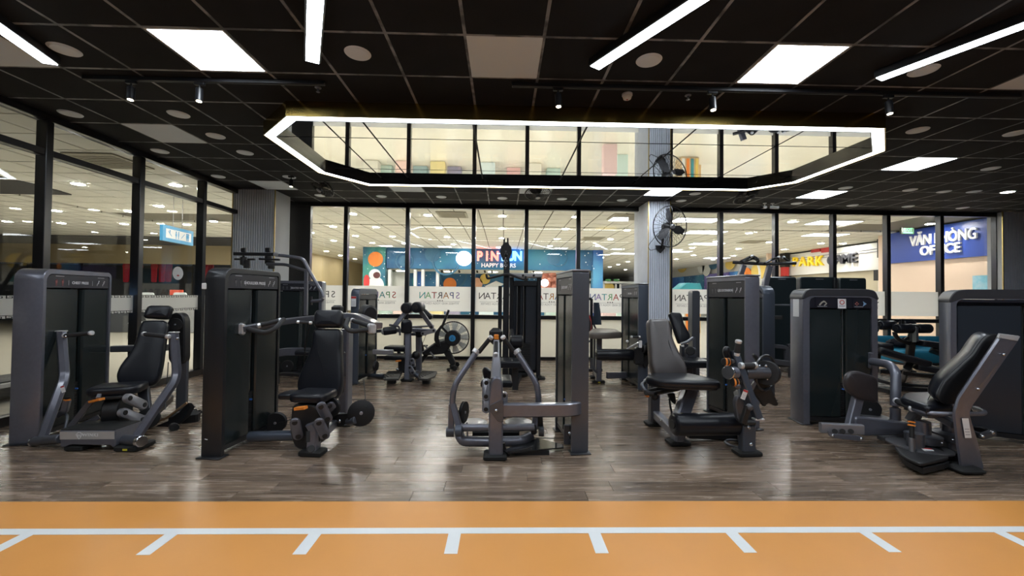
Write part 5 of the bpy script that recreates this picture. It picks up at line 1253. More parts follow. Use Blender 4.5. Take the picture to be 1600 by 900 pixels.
for pl in (((300, 800), (335, 762), (445, 762), (415, 822), (300, 826)), ((570, 795), (600, 762), (715, 765), (700, 800), (640, 826), (572, 822))):
    p3 = [FL(*q(x, y), .1) for x, y in pl]; o = M().prism(p3, (0, 0, .03), .004).put('footplate', R0, PLT); c = sum(p3, Vector())/len(p3)
    M().beam([V((c.x, c.y, .1)), V((c.x, c.y, 0))], .12, .12, up=f).put('plate_support', R0, BLACKP)
    rb = M(); 
    for k in range(7):
        a_ = p3[0].lerp(p3[-1], 0)+(p3[2]-p3[0])*0; t0 = (k+.5)/7; A = p3[0].lerp(p3[1], t0); B = p3[-1].lerp(p3[2], t0); rb.beam([A+V((0, 0, .033)), B+V((0, 0, .033))], .012, .006)
    rb.put('grip_rib', o, RUBBER)
M().lathe(P(*q(222, 708), 6.6), r, [(0, .05), (.01, .075), (.05, .075), (.06, .05)], 18).put('cable_wheel', R0, BLKM)
M().tube([P(*q(130, 800), 6.4), P(*q(148, 900), 6.1)], .004, 5).put('cable', R0, BLKM); M().tube([P(*q(636, 445), yy+.1), P(*q(600, 540), yy+.2)], .004, 5).put('cable', R0, BLKM)
# ------------------------------------------------------------------ air bike
Y = 7.75
R0 = thing('air_bike', 'black exercise bike with a large caged white fan wheel before the white lower glazing', 'exercise bike', (P(700, 570, Y).x, Y, 0))
h = P(*q(840, 487), Y); RR = 123/5/FPX*Y; A_ = V((0, -1, 0))
M().torus(h, A_, RR, .012, 48, 8).put('wheel_rim', R0, BLKM)
for s in (-1, 1):
    cg = M(); x = V((1, 0, 0)); y = UP
    for k in range(40):
        a = 2*PI*k/40; d = x*math.cos(a)+y*math.sin(a); cg.tube([h+d*RR+A_*(s*.01), h+d*(RR*.75)+A_*(s*.07), h+d*.1+A_*(s*.09)], .0025, 4, fil=.06, seg=2)
    for rr in (.8, .62): cg.torus(h+A_*(s*.075), A_, RR*rr, .002, 40, 4)
    cg.put('wire_cage', R0, mat('pale_wire', (.5, .5, .47), .4, .3))
FB = mat('pale_fan_blade', (.72, .71, .64), .45)
for k in range(9):
    a = 2*PI*k/9; d = V((math.cos(a), 0, math.sin(a))); e = V((-math.sin(a), 0, math.cos(a)))
    M().prism([h+d*.1+e*.02, h+d*(RR*.93)+e*.075, h+d*(RR*.95)-e*.055, h+d*.1-e*.02], A_*.008+e*.001).put('fan_blade', R0, FB)
M().cyl(h-A_*.07, h+A_*.13, .145, 28, .012).put('hub_cover', R0, BLKM)
lg = M().cyl(h+A_*.13, h+A_*.134, .06, 20).put('blue_emblem', R0, mat('bike_blue', (.05, .3, .6), .4), label='round blue hub emblem')
tm = M(); tm.beam([h+A_*.136+V((-.025, 0, -.02)), h+A_*.136+V((0, 0, .03)), h+A_*.136+V((.025, 0, -.02)), h+A_*.136+V((-.025, 0, -.02))], .008, .002, up=A_); tm.put('emblem_mark', lg, BLKM)
def qq(x, y, d=0.0): return P(*q(x, y), Y+d)
M().prism(rnd([qq(595, 600, -.1), qq(690, 530, -.1), qq(790, 512, -.1), qq(830, 520, -.1), qq(815, 560, -.1), qq(770, 615, -.1), qq(640, 628, -.1), qq(600, 625, -.1)], .04), (0, .14, 0), .02).put('main_frame', R0, BLKM)
for d in (-.14, .16):
    M().prism(rnd([qq(745, 390, d), qq(768, 380, d), qq(735, 440, d), qq(725, 490, d), qq(745, 560, d), qq(720, 560, d), qq(690, 510, d), qq(695, 450, d)], .04), (0, .04, 0), .008).put('fork_cover', R0, BLKM)
    M().beam([qq(755, 400, d), qq(800, 290, d)], .045, .04, up=A_).put('handle_lever', R0, BLACKP); grip(R0, qq(797, 300, d), qq(806, 272, d), .022, (0, 0))
    M().beam([qq(740, 395, d), qq(800, 455, d)], .04, .03, up=A_).put('brace', R0, BLKM)
    M().beam([qq(596, 603, d*.6), qq(690, 540, d*.6)], .04, .012, up=UP).put('silver_trim', R0, LGREY)
M().prism(rnd([qq(755, 590, -.06), qq(800, 560, -.06), qq(852, 670, -.06), qq(855, 700, -.06), qq(820, 705, -.06)], .03), (0, .1, 0), .015).put('front_leg', R0, BLKM)
gz = qq(840, 690); fz_ = V((gz.x, Y, .06)); M().beam([fz_+V((0, -.22, 0)), fz_+V((0, .22, 0))], .06, .05).put('front_stabilizer', R0, BLKM)
for s in (-1, 1):
    M().cyl(fz_+V((.05, s*.2-.02, -.01)), fz_+V((.05, s*.2+.02, -.01)), .05, 16, .006).put('transport_wheel', R0, BLKM); M().box(fz_+V((-.06, s*.2, -.035)), (.06, .05, .05), bev=.01).put('rubber_foot', R0, RUBBER)
rz_ = V((qq(560, 690).x, Y, .05)); M().beam([rz_+V((0, -.25, 0)), rz_+V((0, .25, 0))], .06, .06).put('rear_stabilizer', R0, BLKM); M().beam([rz_, qq(640, 610)], .07, .06, up=A_).put('rear_leg', R0, BLKM)
M().beam([qq(610, 610), qq(575, 470)], .05, .05, up=A_).put('seat_post', R0, BLKM); M().pad([qq(575, 470)+V((x, y, 0)) for x, y in ((-.13, -.1), (-.13, .1), (.14, .05), (.14, -.05))], UP, .06).put('saddle', R0, LEATHER)
for s in (-1, 1): M().beam([qq(660, 600, -.12*s), qq(660, 600, -.12*s)+V((.1*s, 0, -.12*s))], .03, .02, up=A_).put('crank', R0, STEEL); M().box(qq(660, 600, -.2*s)+V((.1*s, 0, -.12*s)), (.1, .1, .025), bev=.006).put('pedal', R0, BLKM)
# ------------------------------------------------------------------ rear view row machine in the centre
f, r = frame_axes((.0, 1.)); ax = (V((1, 0, 0)), V((0, 1, 0)), UP)
def q(x, y): return (690+x/3.748, 500+y/3.748)
R0 = thing('seated_row_machine', 'grey row machine seen from behind with bent handle arms and a slim tower', 'gym machine', (.3, 3.7, 0))
Lc = P(867, 670, 4.28); Lc.z = 0
tower(R0, Lc, PI+.1, .64, .155, 1.62, DGREY, 'SEATED ROW', pl=.03, pr=.02, rl=.02, rr=.02, slot=.5, head=.16, cap=LGREY, slotw=.06)
a0, a1 = P(890, 700, 3.63), P(912, 700, 3.61)
Yf = 3.38
bs = FL(*q(312, 835)); Yf = bs.y+.05
pf = [P(*q(x, y), Yf) for x, y in ((275, 820), (276, 470), (288, 370), (305, 335), (340, 335), (357, 370), (360, 470), (358, 820))]
M().prism(rnd(pf, .02, 3), (0, .1, 0), .012).put('rear_upright', R0, GREY)
M().beam([P(*q(318, 360), Yf+.08), P(*q(320, 250), Yf+.2), P(*q(321, 130), Yf+.42)], .125, .09, up=(1, 0, 0), fil=.2, taper=(1, .62)).put('seat_column', R0, LGREY)
foot(R0, V((bs.x, Yf+.05, 0)), ax, .2, .16, .045, dot=False)
tp = P(*q(318, 95), Yf+.45); M().box(tp, (.13, .1, .16), ax, .035).put('head_block', R0, BLKM)
M().box(P(*q(321, 100), Yf+.37), (.045, .02, .05), ax, .006).put('orange_button', R0, ORANGE); M().cyl(P(*q(320, 130), Yf+.34), P(*q(318, 195), Yf+.22), .018, 12, .003).put('adjust_handle', R0, BLKM); M().cyl(P(*q(318, 195), Yf+.22), P(*q(318, 208), Yf+.2), .022, 12, .004).put('handle_end', R0, SILVER)
Ya = 3.75
M().tube([P(*q(62, 495), Ya), P(*q(72, 385), Ya), P(*q(206, 185), Ya+.1)], .028, 14, fil=.12).put('handle_arm', R0, GREY); M().tube([P(*q(568, 490), Ya), P(*q(562, 380), Ya), P(*q(438, 183), Ya+.1)], .028, 14, fil=.12).put('handle_arm', R0, GREY)
for x in (203, 441): s = 1 if x < 300 else -1; M().cyl(P(*q(x-s*8, 195), Ya+.095), P(*q(x+s*6, 175), Ya+.105), .036, 16, .004).put('arm_collar', R0, SILVER)
grip(R0, P(*q(217, 190), Ya+.1), P(*q(286, 105), Ya+.05), .021, (0, 1)); grip(R0, P(*q(424, 188), Ya+.1), P(*q(362, 104), Ya+.05), .021, (0, 1))
M().beam([P(*q(60, 490), Ya), P(*q(55, 650), Ya)], .055, .05, up=(0, 1, 0)).put('arm_link', R0, GREY); M().beam([P(*q(66, 495), Ya-.02), P(*q(106, 640), Ya-.08)], .055, .05, up=(0, 1, 0)).put('arm_link', R0, GREY)
M().beam([P(*q(570, 490), Ya), P(*q(580, 645), Ya+.05)], .05, .05, up=(0, 1, 0)).put('arm_link', R0, BLACKP); M().beam([P(*q(548, 560), Ya), P(*q(545, 640), Ya-.05)], .05, .05, up=(0, 1, 0)).put('arm_link', R0, GREY)
M().cyl(P(*q(28, 655), Ya), P(*q(75, 655), Ya), .045, 18, .004).put('pivot_hub', R0, DGREY); M().cyl(P(*q(80, 650), Ya-.12), P(*q(122, 648), Ya-.12), .05, 18, .006).put('pivot_hub', R0, BLUEG); M().cyl(P(*q(568, 652), Ya), P(*q(598, 652), Ya), .045, 18, .004).put('pivot_hub', R0, DGREY); M().cyl(P(*q(524, 640), Ya-.05), P(*q(555, 640), Ya-.05), .045, 16, .01).put('pivot_hub', R0, BLKM)
M().tube([P(*q(112, 630), Ya-.08), P(*q(278, 630), Ya-.12)], .032, 14).put('cross_tube', R0, GREY); M().tube([P(*q(355, 632), Ya-.12), P(*q(540, 627), Ya-.08)], .032, 14).put('cross_tube', R0, GREY)
M().tube([P(*q(105, 675), Ya-.0), P(*q(125, 710), Ya-.05), P(*q(300, 712), Ya-.05), P(*q(470, 708), Ya), P(*q(520, 680), Ya+.1)], .045, 14, fil=.12).put('base_tube', R0, GREY)
M().beam([P(*q(185, 667), Ya+.1), P(*q(450, 667), Ya+.1)], .04, .05).put('seat_rail', R0, BLKM)
M().beam([P(*q(358, 527), Yf+.05), P(*q(735, 525), Yf+.1), P(*q(802, 515), Yf+.16), P(*q(812, 490), Yf+.36)], .07, .115, fil=.12, seg=6).put('tower_beam', R0, GREY)
jp = [P(*q(x, y), Yf-.012) for x, y in ((282, 500), (345, 468), (362, 470), (362, 600), (330, 595), (282, 535))]; M().prism(jp, (0, .012, 0), .002).put('gusset_plate', R0, DGREY); M().ball(P(*q(320, 530), Yf-.015), .016, 10).put('gusset_bolt', R0, CHROME)
M().box(P(*q(790, 458), Yf+.24), (.06, .02, .09), ax, .004).put('tower_bracket', R0, DGREY); M().ball(P(*q(797, 440), Yf+.22), .02, 10).put('bracket_bolt', R0, CHROME); M().box(P(*q(738, 670), Yf+.26), (.07, .03, .18), ax, .006).put('tower_bracket', R0, DGREY); M().ball(P(*q(750, 666), Yf+.24), .022, 12).put('bracket_bolt', R0, CHROME)
pulley(R0, P(*q(130, 540), Ya+.1), V((1, -.3, 0)), .1, .03); M().cyl(P(*q(85, 540), Ya+.05), P(*q(125, 540), Ya+.1), .018, 10).put('pulley_axle', R0, BLKM)
for x, y in ((188, 597), (450, 593)):
    c = P(*q(x, y), Ya+.2); M().lathe(c-UP*.008, UP, [(0, .125), (.006, .13), (.014, .11), (.016, .02)], 28).put('foot_disc', R0, STEEL); M().beam([c, V((c.x, c.y, c.z-.28))], .02, .02, up=(0, 1, 0)).put('disc_stem', R0, BLKM)
M().tube([P(*q(148, 600), Ya-.02), P(*q(152, 690), Ya-.02)], .008, 6).put('spring_rod', R0, CHROME); M().tube([P(*q(125, 560), Ya+.05), P(*q(128, 690), Ya+.0)], .006, 6).put('cable', R0, BLKM)
for y0_, y1_ in ((365, 445), (450, 520)): capsule_link(R0, P(*q(262, y0_), Yf+.14), P(*q(260, y1_), Yf+.12), .035, V((0, 1, 0)), 'linkage_arm', LGREY)
M().pad(rnd([P(*q(x, y), Yf+.3) for x, y in ((250, 290), (262, 268), (300, 300), (300, 345), (262, 340))], .02), V((-.5, -1, 0)), .06, .02).put('side_pad', R0, LEATHER)
capsule_link(R0, P(*q(368, 440), Yf+.14), P(*q(362, 560), Yf+.14), .03, V((0, 1, 0)), 'linkage_arm', LGREY)
tri = [FL(*q(x, y), .045) for x, y in ((362, 770), (385, 785), (715, 752), (712, 735), (560, 700), (420, 745))]
M().prism(tri, (0, 0, .012)).put('base_plate', R0, mat('gloss_dark_plate', (.03, .03, .032), .08, .4)); c = sum(tri, Vector())/6; M().box(V((c.x, c.y, .022)), (.3, .12, .044), ax).put('plate_spacer', R0, BLACKP)
M().beam([P(*q(362, 720), Yf+.1), P(*q(368, 765), Yf+.1), P(*q(395, 790), Yf+.06)], .03, .03, up=(0, 1, 0), fil=.03).put('hook_strap', R0, BLKM)
M().tube([P(*q(520, 690), Ya+.15), P(*q(715, 692), Ya+.15)], .004, 5).put('cable', R0, BLKM)
# seat on the user's side
sc_ = V((bs.x, Yf+.55, .52)); M().pad([sc_+V((x, y, 0)) for x, y in ((-.15, -.15), (.15, -.15), (.15, .17), (-.15, .17))], UP, .07).put('seat', R0, LEATHER); M().beam([V((sc_.x, sc_.y, .02)), sc_], .08, .08, up=(0, 1, 0)).put('seat_post', R0, DGREY); M().beam([V((bs.x, Yf+.1, .06)), V((bs.x, Yf+.95, .06))], .08, .08).put('floor_beam', R0, DGREY)
# ------------------------------------------------------------------ tall black lat pulldown
def q(x, y): return (740+x/3.911, 370+y/3.911)
Y = 7.0
R0 = thing('lat_pulldown_machine', 'tall black lat pulldown with a pulley mast and hanging bar against the glazing', 'gym machine', (P(812, 580, Y).x, Y, 0))
x0, x1 = P(*q(222, 300), Y).x, P(*q(410, 300), Y).x; zt_ = P(*q(300, 250), Y).z
for x in (x0+.03, x1-.03): M().beam([V((x, Y, 0)), V((x, Y, zt_))], .07, .1, up=(0, 1, 0)).put('tower_post', R0, BLACKP)
M().box(V(((x0+x1)/2, Y+.02, P(*q(300, 285), Y).z)), (x1-x0-.1, .06, .09), bev=.006).put('cross_bar', R0, BLACKP)
tr = M().box(V(((x0+x1)/2-.05, Y-.0, zt_+.035)), (x1-x0+.12, .3, .07), bev=.012).put('top_tray', R0, mat('grey_tray', (.5, .5, .51), .4))
for x, w_ in ((300, .26), (365, .17)): c = P(*q(x, 222), Y-.05); M().lathe(V((c.x, Y-.152, zt_+.032)), (0, -1, 0), [(0, .02), (.003, .018)], 16).put('tray_socket', tr, BLKM); M().box(V((c.x, Y-.02, zt_+.07)), (w_, .12, .004), bev=.001).put('tray_slot', tr, BLKM)
for k, (a_, b_) in enumerate(((225, 262), (285, 300), (318, 385))):
    a, b = P(*q(a_, 400), Y+.06), P(*q(b_, 400), Y+.06); M().box(V(((a.x+b.x)/2, Y+.06, (zt_-.12)/2+.05)), (b.x-a.x, .04, zt_-.25), bev=.01).put('shroud_panel', R0, mat('slate_shroud', (.026, .032, .042), .3, coat=.2))
for x in (265, 305): c = P(*q(x, 400), Y+.03); M().cyl(V((c.x, Y+.03, .1)), V((c.x, Y+.03, zt_-.15)), .012, 10).put('guide_rod', R0, CHROME)
ws_ = M(); c = P(*q(310, 700), Y)
for k in range(16): ws_.box(V((c.x, Y+.02, .12+k*.03)), (.2, .07, .025))
ws_.put('weight_stack', R0, BLKM, kind='stuff', smooth=False)
M().box(V(((x0+x1)/2, Y+.16, zt_/2)), (x1-x0-.05, .03, zt_-.1)).put('rear_panel', R0, BLKM, smooth=False)
for x in (x0, x1): M().beam([V((x, Y-.22, .02)), V((x, Y+.25, .02))], .06, .04).put('floor_rail', R0, BLACKP)
c = P(*q(415, 828), Y-.15); M().box(V((c.x, c.y, .02)), (.12, .14, .04), bev=.01).put('rubber_foot', R0, RUBBER)
mx = P(*q(200, 300), Y-.25).x; mtop = P(*q(200, 95), Y-.25).z
M().beam([V((mx, Y-.25, 0)), V((mx, Y-.25, mtop))], .1, .1, up=(0, 1, 0)).put('mast', R0, BLACKP); M().box(V((mx-.1, Y-.25, .8)), (.06, .06, 1.5), bev=.006).put('mast_rib', R0, BLACKP)
hd = P(*q(198, 70), Y-.28); M().prism(rnd([hd+V((x, 0, z)) for x, z in ((-.1, -.06), (-.085, .03), (-.05, .06), (-.045, .1), (.045, .1), (.05, .06), (.085, .03), (.1, -.06), (.05, -.2), (-.05, -.2))], .02), (0, .08, 0), .008).put('pulley_head', R0, BLKM)
pulley(R0, hd+V((0, -.03, -.1)), V((1, 0, 0)), .06, .03)
for s in (-.028, .028): M().beam([hd+V((s, .03, .06)), hd+V((s, .03, .17))], .025, .03, up=(0, 1, 0)).put('head_lug', R0, BLKM)
lk = M(); 
for k in range(5): lk.torus(P(*q(196, 135+k*13), Y-.36), (0, 1, 0) if k % 2 else (1, 0, 0), .022, .006, 12, 6)
lk.put('hanging_chain', R0, CHROME)
M().tube([P(*q(78, 228), Y-.4), P(*q(84, 256), Y-.4), P(*q(178, 232), Y-.38), P(*q(215, 228), Y-.38), P(*q(310, 262), Y-.36), P(*q(318, 240), Y-.36)], .021, 10, fil=.03).put('lat_bar', R0, BLACKP)
roller(R0, P(*q(222, 640), Y-.85), P(*q(302, 640), Y-.85), .1, 'thigh_roller'); M().beam([P(*q(240, 650), Y-.82), P(*q(232, 570), Y-.3)], .05, .05, up=(1, 0, 0)).put('roller_arm', R0, BLACKP)
sp = P(*q(235, 765), Y-.9); M().pad([sp+V((x, y, -.06)) for x, y in ((-.21, -.2), (.13, -.2), (.13, .2), (-.21, .2))], UP, .1, .03).put('seat', R0, LEATHER); M().beam([V((sp.x+.05, sp.y, .0)), sp+V((.05, 0, -.06))], .09, .09, up=(0, 1, 0)).put('seat_post', R0, BLACKP)
M().beam([V((sp.x+.05, sp.y, .06)), V((sp.x+.15, Y-.1, .06))], .08, .08).put('floor_rail', R0, BLACKP)
c = FL(*q(278, 850)); M().lathe(V((c.x, c.y, .02)), UP, [(0, .17), (.03, .18), (.06, .15)], 24).put('round_foot', R0, RUBBER)
M().lathe(V((c.x, c.y, .13)), UP, [(0, .12), (.02, .13), (.04, .12)], 20).put('cable_wheel', R0, BLKM); M().cyl(V((c.x, c.y, .05)), V((c.x, c.y, .14)), .03, 10).put('wheel_stem', R0, BLKM)
# ------------------------------------------------------------------ prone leg curl
f, r = frame_axes((0, -1.)); ax = (V((1, 0, 0)), V((0, 1, 0)), UP)
def q(x, y): return (900+x/5.294, 450+y/5.294)
R0 = thing('leg_curl_machine', 'leg curl machine with a taupe bench pad and black roller beside the fan pillar', 'gym machine', (1.9, 6.4, 0))
nr = P(997, 600, 6.1); Lc = V((nr.x-.03, nr.y+.78, 0))
tower(R0, Lc, PI+.04, .78, .15, 1.58, BLUEG, 'LEG CURL', pl=.03, pr=.03, rl=.02, rr=.02, slot=.42, head=.15, slotw=.05, cap=DGREY)
pz = P(*q(240, 490), 6.35); 
pp = [P(*q(x, y), 6.3+d) for x, y, d in ((98, 510, .1), (128, 440, .75), (200, 430, .85), (300, 440, .75), (340, 465, .6), (385, 525, .1), (250, 535, -.05), (120, 535, -.05))]
zc = sum(p.z for p in pp)/8
pp = [V((p.x, p.y, .74)) for p in pp]
M().pad(rnd(pp, .06, 3), UP, .1, .035).put('bench_pad', R0, LEATHT, label='taupe bench pad')
roller(R0, P(*q(165, 550), 6.15), P(*q(475, 552), 6.15), .085)
lx = P(*q(225, 700), 6.3); lz = FL(*q(225, 790))
M().beam([V((lx.x, lz.y+.06, .03)), V((lx.x, lz.y+.06, .72))], .1, .09, up=r).put('bench_leg', R0, GREY); foot(R0, V((lx.x, lz.y+.06, 0)), ax, .2, .12, .04)
l2 = FL(*q(160, 745)); M().beam([V((l2.x, l2.y, .03)), V((l2.x, l2.y, .72))], .09, .08, up=r).put('bench_leg', R0, DGREY); foot(R0, V((l2.x, l2.y, 0)), ax, .18, .12, .04, dot=False)
M().tube([P(*q(130, 580), 6.5), P(*q(130, 660), 6.5), P(*q(175, 700), 6.5)], .02, 8, fil=.08).put('hand_rail', R0, DGREY)
M().beam([P(*q(255, 722), lz.y+.1), P(*q(478, 718), lz.y+.12)], .08, .1).put('floor_beam', R0, GREY); M().beam([V((l2.x, l2.y, .1)), V((lx.x, lz.y+.06, .1))], .08, .08).put('floor_beam', R0, DGREY)
pb_ = FL(*q(515, 808)); M().beam([V((pb_.x, pb_.y+.05, .03)), P(*q(505, 650), pb_.y+.1)], .13, .09, up=r).put('pivot_post', R0, BLUEG); foot(R0, V((pb_.x, pb_.y+.05, 0)), ax, .2, .13, .04, dot=False)
M().box(P(*q(520, 560), 6.05), (.13, .1, .26), ax, .02).put('pivot_housing', R0, BLKM)
M().cyl(P(*q(545, 505), 6.0), P(*q(595, 503), 6.05), .06, 16, .01).put('pivot_tube', R0, BLKM); M().lathe(P(*q(585, 508), 6.02), V((1, 0, 0)), [(0, .1), (.03, .11), (.05, .09)], 20).put('cam_disc', R0, BLKM)
M().prism(rnd([P(*q(x, y), 6.05) for x, y in ((560, 560), (610, 540), (600, 640), (575, 665), (555, 620))], .03), (0, .03, 0), .004).put('cam_plate', R0, BLKM)
grip(R0, P(*q(462, 404), 5.95), P(*q(522, 405), 5.95), .016); M().beam([P(*q(522, 412), 5.95), P(*q(530, 490), 6.0)], .03, .02, up=r).put('handle_arm', R0, DGREY); M().box(P(*q(533, 465), 5.93), (.045, .02, .11), ax, .008).put('white_plate', R0, WHITE)
M().beam([P(*q(420, 505), 6.0), P(*q(530, 445), 5.98)], .025, .02, up=r).put('lever_rod', R0, LGREY); M().cyl(P(*q(425, 445), 6.0), P(*q(435, 500), 6.0), .012, 8).put('lever_pin', R0, CHROME); M().ball(P(*q(424, 442), 6.0), .022, 10).put('lever_knob', R0, SILVER)
# ------------------------------------------------------------------ plate rack with red plate and dark towel
t = thing('plate_rack', 'thin black plate rack partly hidden behind the slim grey tower in the middle', 'rack', (P(924, 560, 7.6).x, 7.6, 0))
xr = P(924, 560, 7.6).x
M().beam([V((xr, 7.6, 0)), P(924, 467, 7.6)], .05, .05, up=r).put('upright', t, BLACKP); M().beam([P(924, 467, 7.6), P(905, 467, 7.6)], .05, .05).put('top_arm', t, BLACKP)
M().beam([P(926, 503, 7.6), P(931, 514, 7.55), P(921, 518, 7.5)], .03, .03, up=r).put('hook_arm', t, BLACKP); M().cyl(P(922, 533, 7.6), P(912, 536, 7.45), .02, 10).put('storage_peg', t, DGREY); M().beam([V((xr-.3, 7.6, .03)), V((xr+.2, 7.6, .03))], .08, .05).put('rack_base', t, BLACKP)
M().cyl(P(924, 509, 7.6), P(910, 509, 7.4), .022, 10).put('storage_peg', t, STEEL)
c = P(914, 509, 7.3); pa_ = V((.75, -.6, 0)).normalized()
pl_ = thing('bumper_plate', 'red rimmed black weight plate hanging on the thin plate rack', 'weight plate', c)
M().lathe(c-pa_*.03, pa_, [(0, .2), (.005, .225), (.055, .225), (.06, .2)], 32).put('red_rim', pl_, REDP); M().lathe(c+pa_*.0302, pa_, [(0, .17), (.004, .165), (.004, .06), (.008, .055)], 28).put('plate_face', pl_, BLKM)
c = P(932, 490, 7.42)
tw = M(); random.seed(5); rows_ = []
for i in range(9):
    rows_.append([c+V((math.cos(a)*(.045+.035*i/8)*(1+.25*math.sin(3*a+i*.4)), math.sin(a)*(.03+.02*i/8), .2-.05*i)) for a in [2*PI*k/14 for k in range(14)]])
tag(tw.rings(rows_).put('hanging_towel', None, mat('dark_cloth', (.02, .03, .045), .9)), 'dark towel draped over the thin black plate rack', 'towel')
# ------------------------------------------------------------------ leg extension
f, r = frame_axes((.06, -1.)); ax = (r, f, UP)
def q(x, y): return (1000+x/3.75, 480+y/3.75)
R0 = thing('leg_extension_machine', 'leg extension machine with a shiny brown black backrest and a long black shin roller', 'gym machine', (1.95, 4.1, 0))
nr = P(1145, 655, 4.28); Lc = V((nr.x+.07, nr.y+.7, 0))
tower(R0, Lc, PI+.12, .68, .165, 1.63, GREY, 'LEG EXTENSION', pl=.02, pr=.02, rl=.02, rr=.02, slot=.5, head=.18, cap=LGREY, slotw=.05)
nb_ = (f*.96+UP*.28).normalized(); pB = P(1048, 586, 4.0)
bo = plpts([q(x, y) for x, y in ((52, 85), (62, 66), (165, 65), (184, 85), (196, 175), (232, 255), (272, 320), (285, 375), (278, 402), (110, 406), (85, 395), (68, 330), (62, 220))], pB, nb_)
M().pad([p-nb_*.1 for p in rnd(bo, .04, 3)], nb_, .1, .035).put('backrest', R0, LEATHB, label='shiny brown black backrest')
M().prism([p-nb_*.12 for p in rnd([bo[0]*.8+bo[8]*.2, bo[3]*.8+bo[9]*.2, bo[8]*.8+bo[0]*.2, bo[10]*.8+bo[3]*.2], .04)], nb_*.025).put('back_board', R0, BLKM)
s0 = P(*q(150, 430), 3.68); s1 = P(*q(478, 415), 3.62)
zs_ = s0.z-.02; a = V((s0.x, s0.y, zs_)); b = V((s1.x, s1.y, zs_))
so = [a+V((-.14, .16, 0)), a+V((.0, .0, 0)), b, b+V((.03, .1, 0)), V((P(*q(290, 400), 4.05).x, 4.05, zs_)), V((P(*q(80, 400), 4.1).x, 4.1, zs_))]
M().pad([p-UP*.045 for p in rnd(so, .06, 3)], UP, .07, .03).put('seat', R0, LEATHER)
M().prism([p-UP*.06 for p in rnd([p_*.92+sum(so, Vector())/6*.08 for p_ in so], .05)], UP*.018).put('seat_board', R0, BLKM)
# frame
fl_ = FL(*q(236, 815)); fr_ = FL(*q(85, 695)); ff = FL(*q(650, 880))
M().beam([V((fl_.x, fl_.y+.05, .03)), V((fl_.x, fl_.y+.05, .3))], .12, .1, up=r).put('front_leg', R0, GREY); foot(R0, V((fl_.x, fl_.y+.05, 0)), ax, .2, .14, .045, dot=False)
M().beam([V((fr_.x, fr_.y+.02, .03)), V((fr_.x, fr_.y+.02, .55))], .1, .1, up=r).put('rear_leg', R0, DGREY); foot(R0, V((fr_.x, fr_.y+.02, 0)), ax, .18, .14, .045, dot=False)
M().beam([P(*q(240, 640), 3.9), P(*q(305, 450), 3.98)], .13, .1, up=f).put('seat_strut', R0, GREY)
M().beam([P(*q(95, 630), fr_.y-.02), P(*q(205, 735), fl_.y+.1)], .08, .09).put('floor_beam', R0, GREY)
for x, y in ((125, 665), (165, 700)): M().ball(P(*q(x, y), fl_.y+.28), .013, 8).put('frame_bolt', R0, CHROME)
M().beam([P(*q(60, 500), 4.15), P(*q(240, 460), 3.85)], .08, .08).put('seat_rail', R0, BLACKP)
roller(R0, P(*q(192, 686), 3.62), P(*q(590, 684), 3.7), .098, 'shin_roller')
M().beam([V((ff.x, ff.y+.06, .03)), P(*q(628, 690), 3.62)], .12, .085, up=f).put('front_post', R0, BLUEG); M().beam([P(*q(628, 690), 3.62), P(*q(590, 500), 3.85)], .11, .08, up=f).put('pivot_post', R0, BLACKP)
foot(R0, V((ff.x, ff.y+.06, 0)), ax, .21, .14, .045, dot=False)
for y in (705, 803): M().ball(P(*q(638 if y < 750 else 650, y), 3.5), .016, 10).put('frame_bolt', R0, CHROME)
M().beam([P(*q(280, 745), 4.0), P(*q(600, 760), 4.0)], .07, .06).put('floor_beam', R0, BLACKP); M().beam([P(*q(590, 760), 4.0), V((ff.x, ff.y+.1, .1))], .07, .06).put('floor_beam', R0, BLACKP)
Ya = 3.52
M().beam([P(*q(545, 255), Ya+.06), P(*q(605, 420), Ya), P(*q(690, 648), Ya-.04)], .06, .08, up=f).put('lever_arm', R0, BLUEG); M().box(P(*q(692, 655), Ya-.045), (.085, .06, .02), (r, f, UP), .006).put('arm_cap', R0, SILVER)
sticker(R0, P(*q(611, 512), Ya-.055), V((.9, 0, -.35)), V((.35, 0, .9)), .04, .085)
M().pad(rnd([P(*q(x, y), Ya+.1) for x, y in ((478, 255), (490, 228), (515, 228), (535, 300), (525, 312), (490, 300))], .03, 3), V((-.3, -1, .1)), .07, .03).put('knee_pad', R0, LEATHER)
grip(R0, P(*q(566, 272), Ya+.02), P(*q(577, 205), Ya-.0), .024, (1, 1)); 
for y, x0 in ((320, 492), (440, 542)):
    M().cyl(P(*q(x0+30, y-2), Ya-.03), P(*q(x0+52, y-3), Ya-.0), .02, 12, .003).put('pin_sleeve', R0, DGREY); o = M().cyl(P(*q(x0, y), Ya-.06), P(*q(x0+32, y-2), Ya-.03), .032, 14, .006).put('adjust_knob', R0, BLKM)
    for k in (.2, .7): M().cyl(P(*q(x0+32*k-3, y), Ya-.06+.03*k), P(*q(x0+32*k+5, y), Ya-.06+.03*k), .034, 14).put('orange_ring', o, ORANGE)
M().ball(P(*q(568, 462), Ya-.05), .03, 12).put('adjust_knob', R0, DGREY)
M().cyl(P(*q(522, 383), Ya-.02), P(*q(560, 384), Ya+.0), .055, 18, .004).put('pivot_tube', R0, GREY); M().cyl(P(*q(514, 382), Ya-.03), P(*q(524, 383), Ya-.02), .06, 18, .004).put('tube_cap', R0, CHROME); M().cyl(P(*q(605, 384), Ya+.04), P(*q(742, 384), Ya+.1), .055, 18, .004).put('pivot_tube', R0, DGREY)
grip(R0, P(*q(595, 343), Ya-.02), P(*q(668, 342), Ya+.02), .026, (1, 1), 'range_handle')
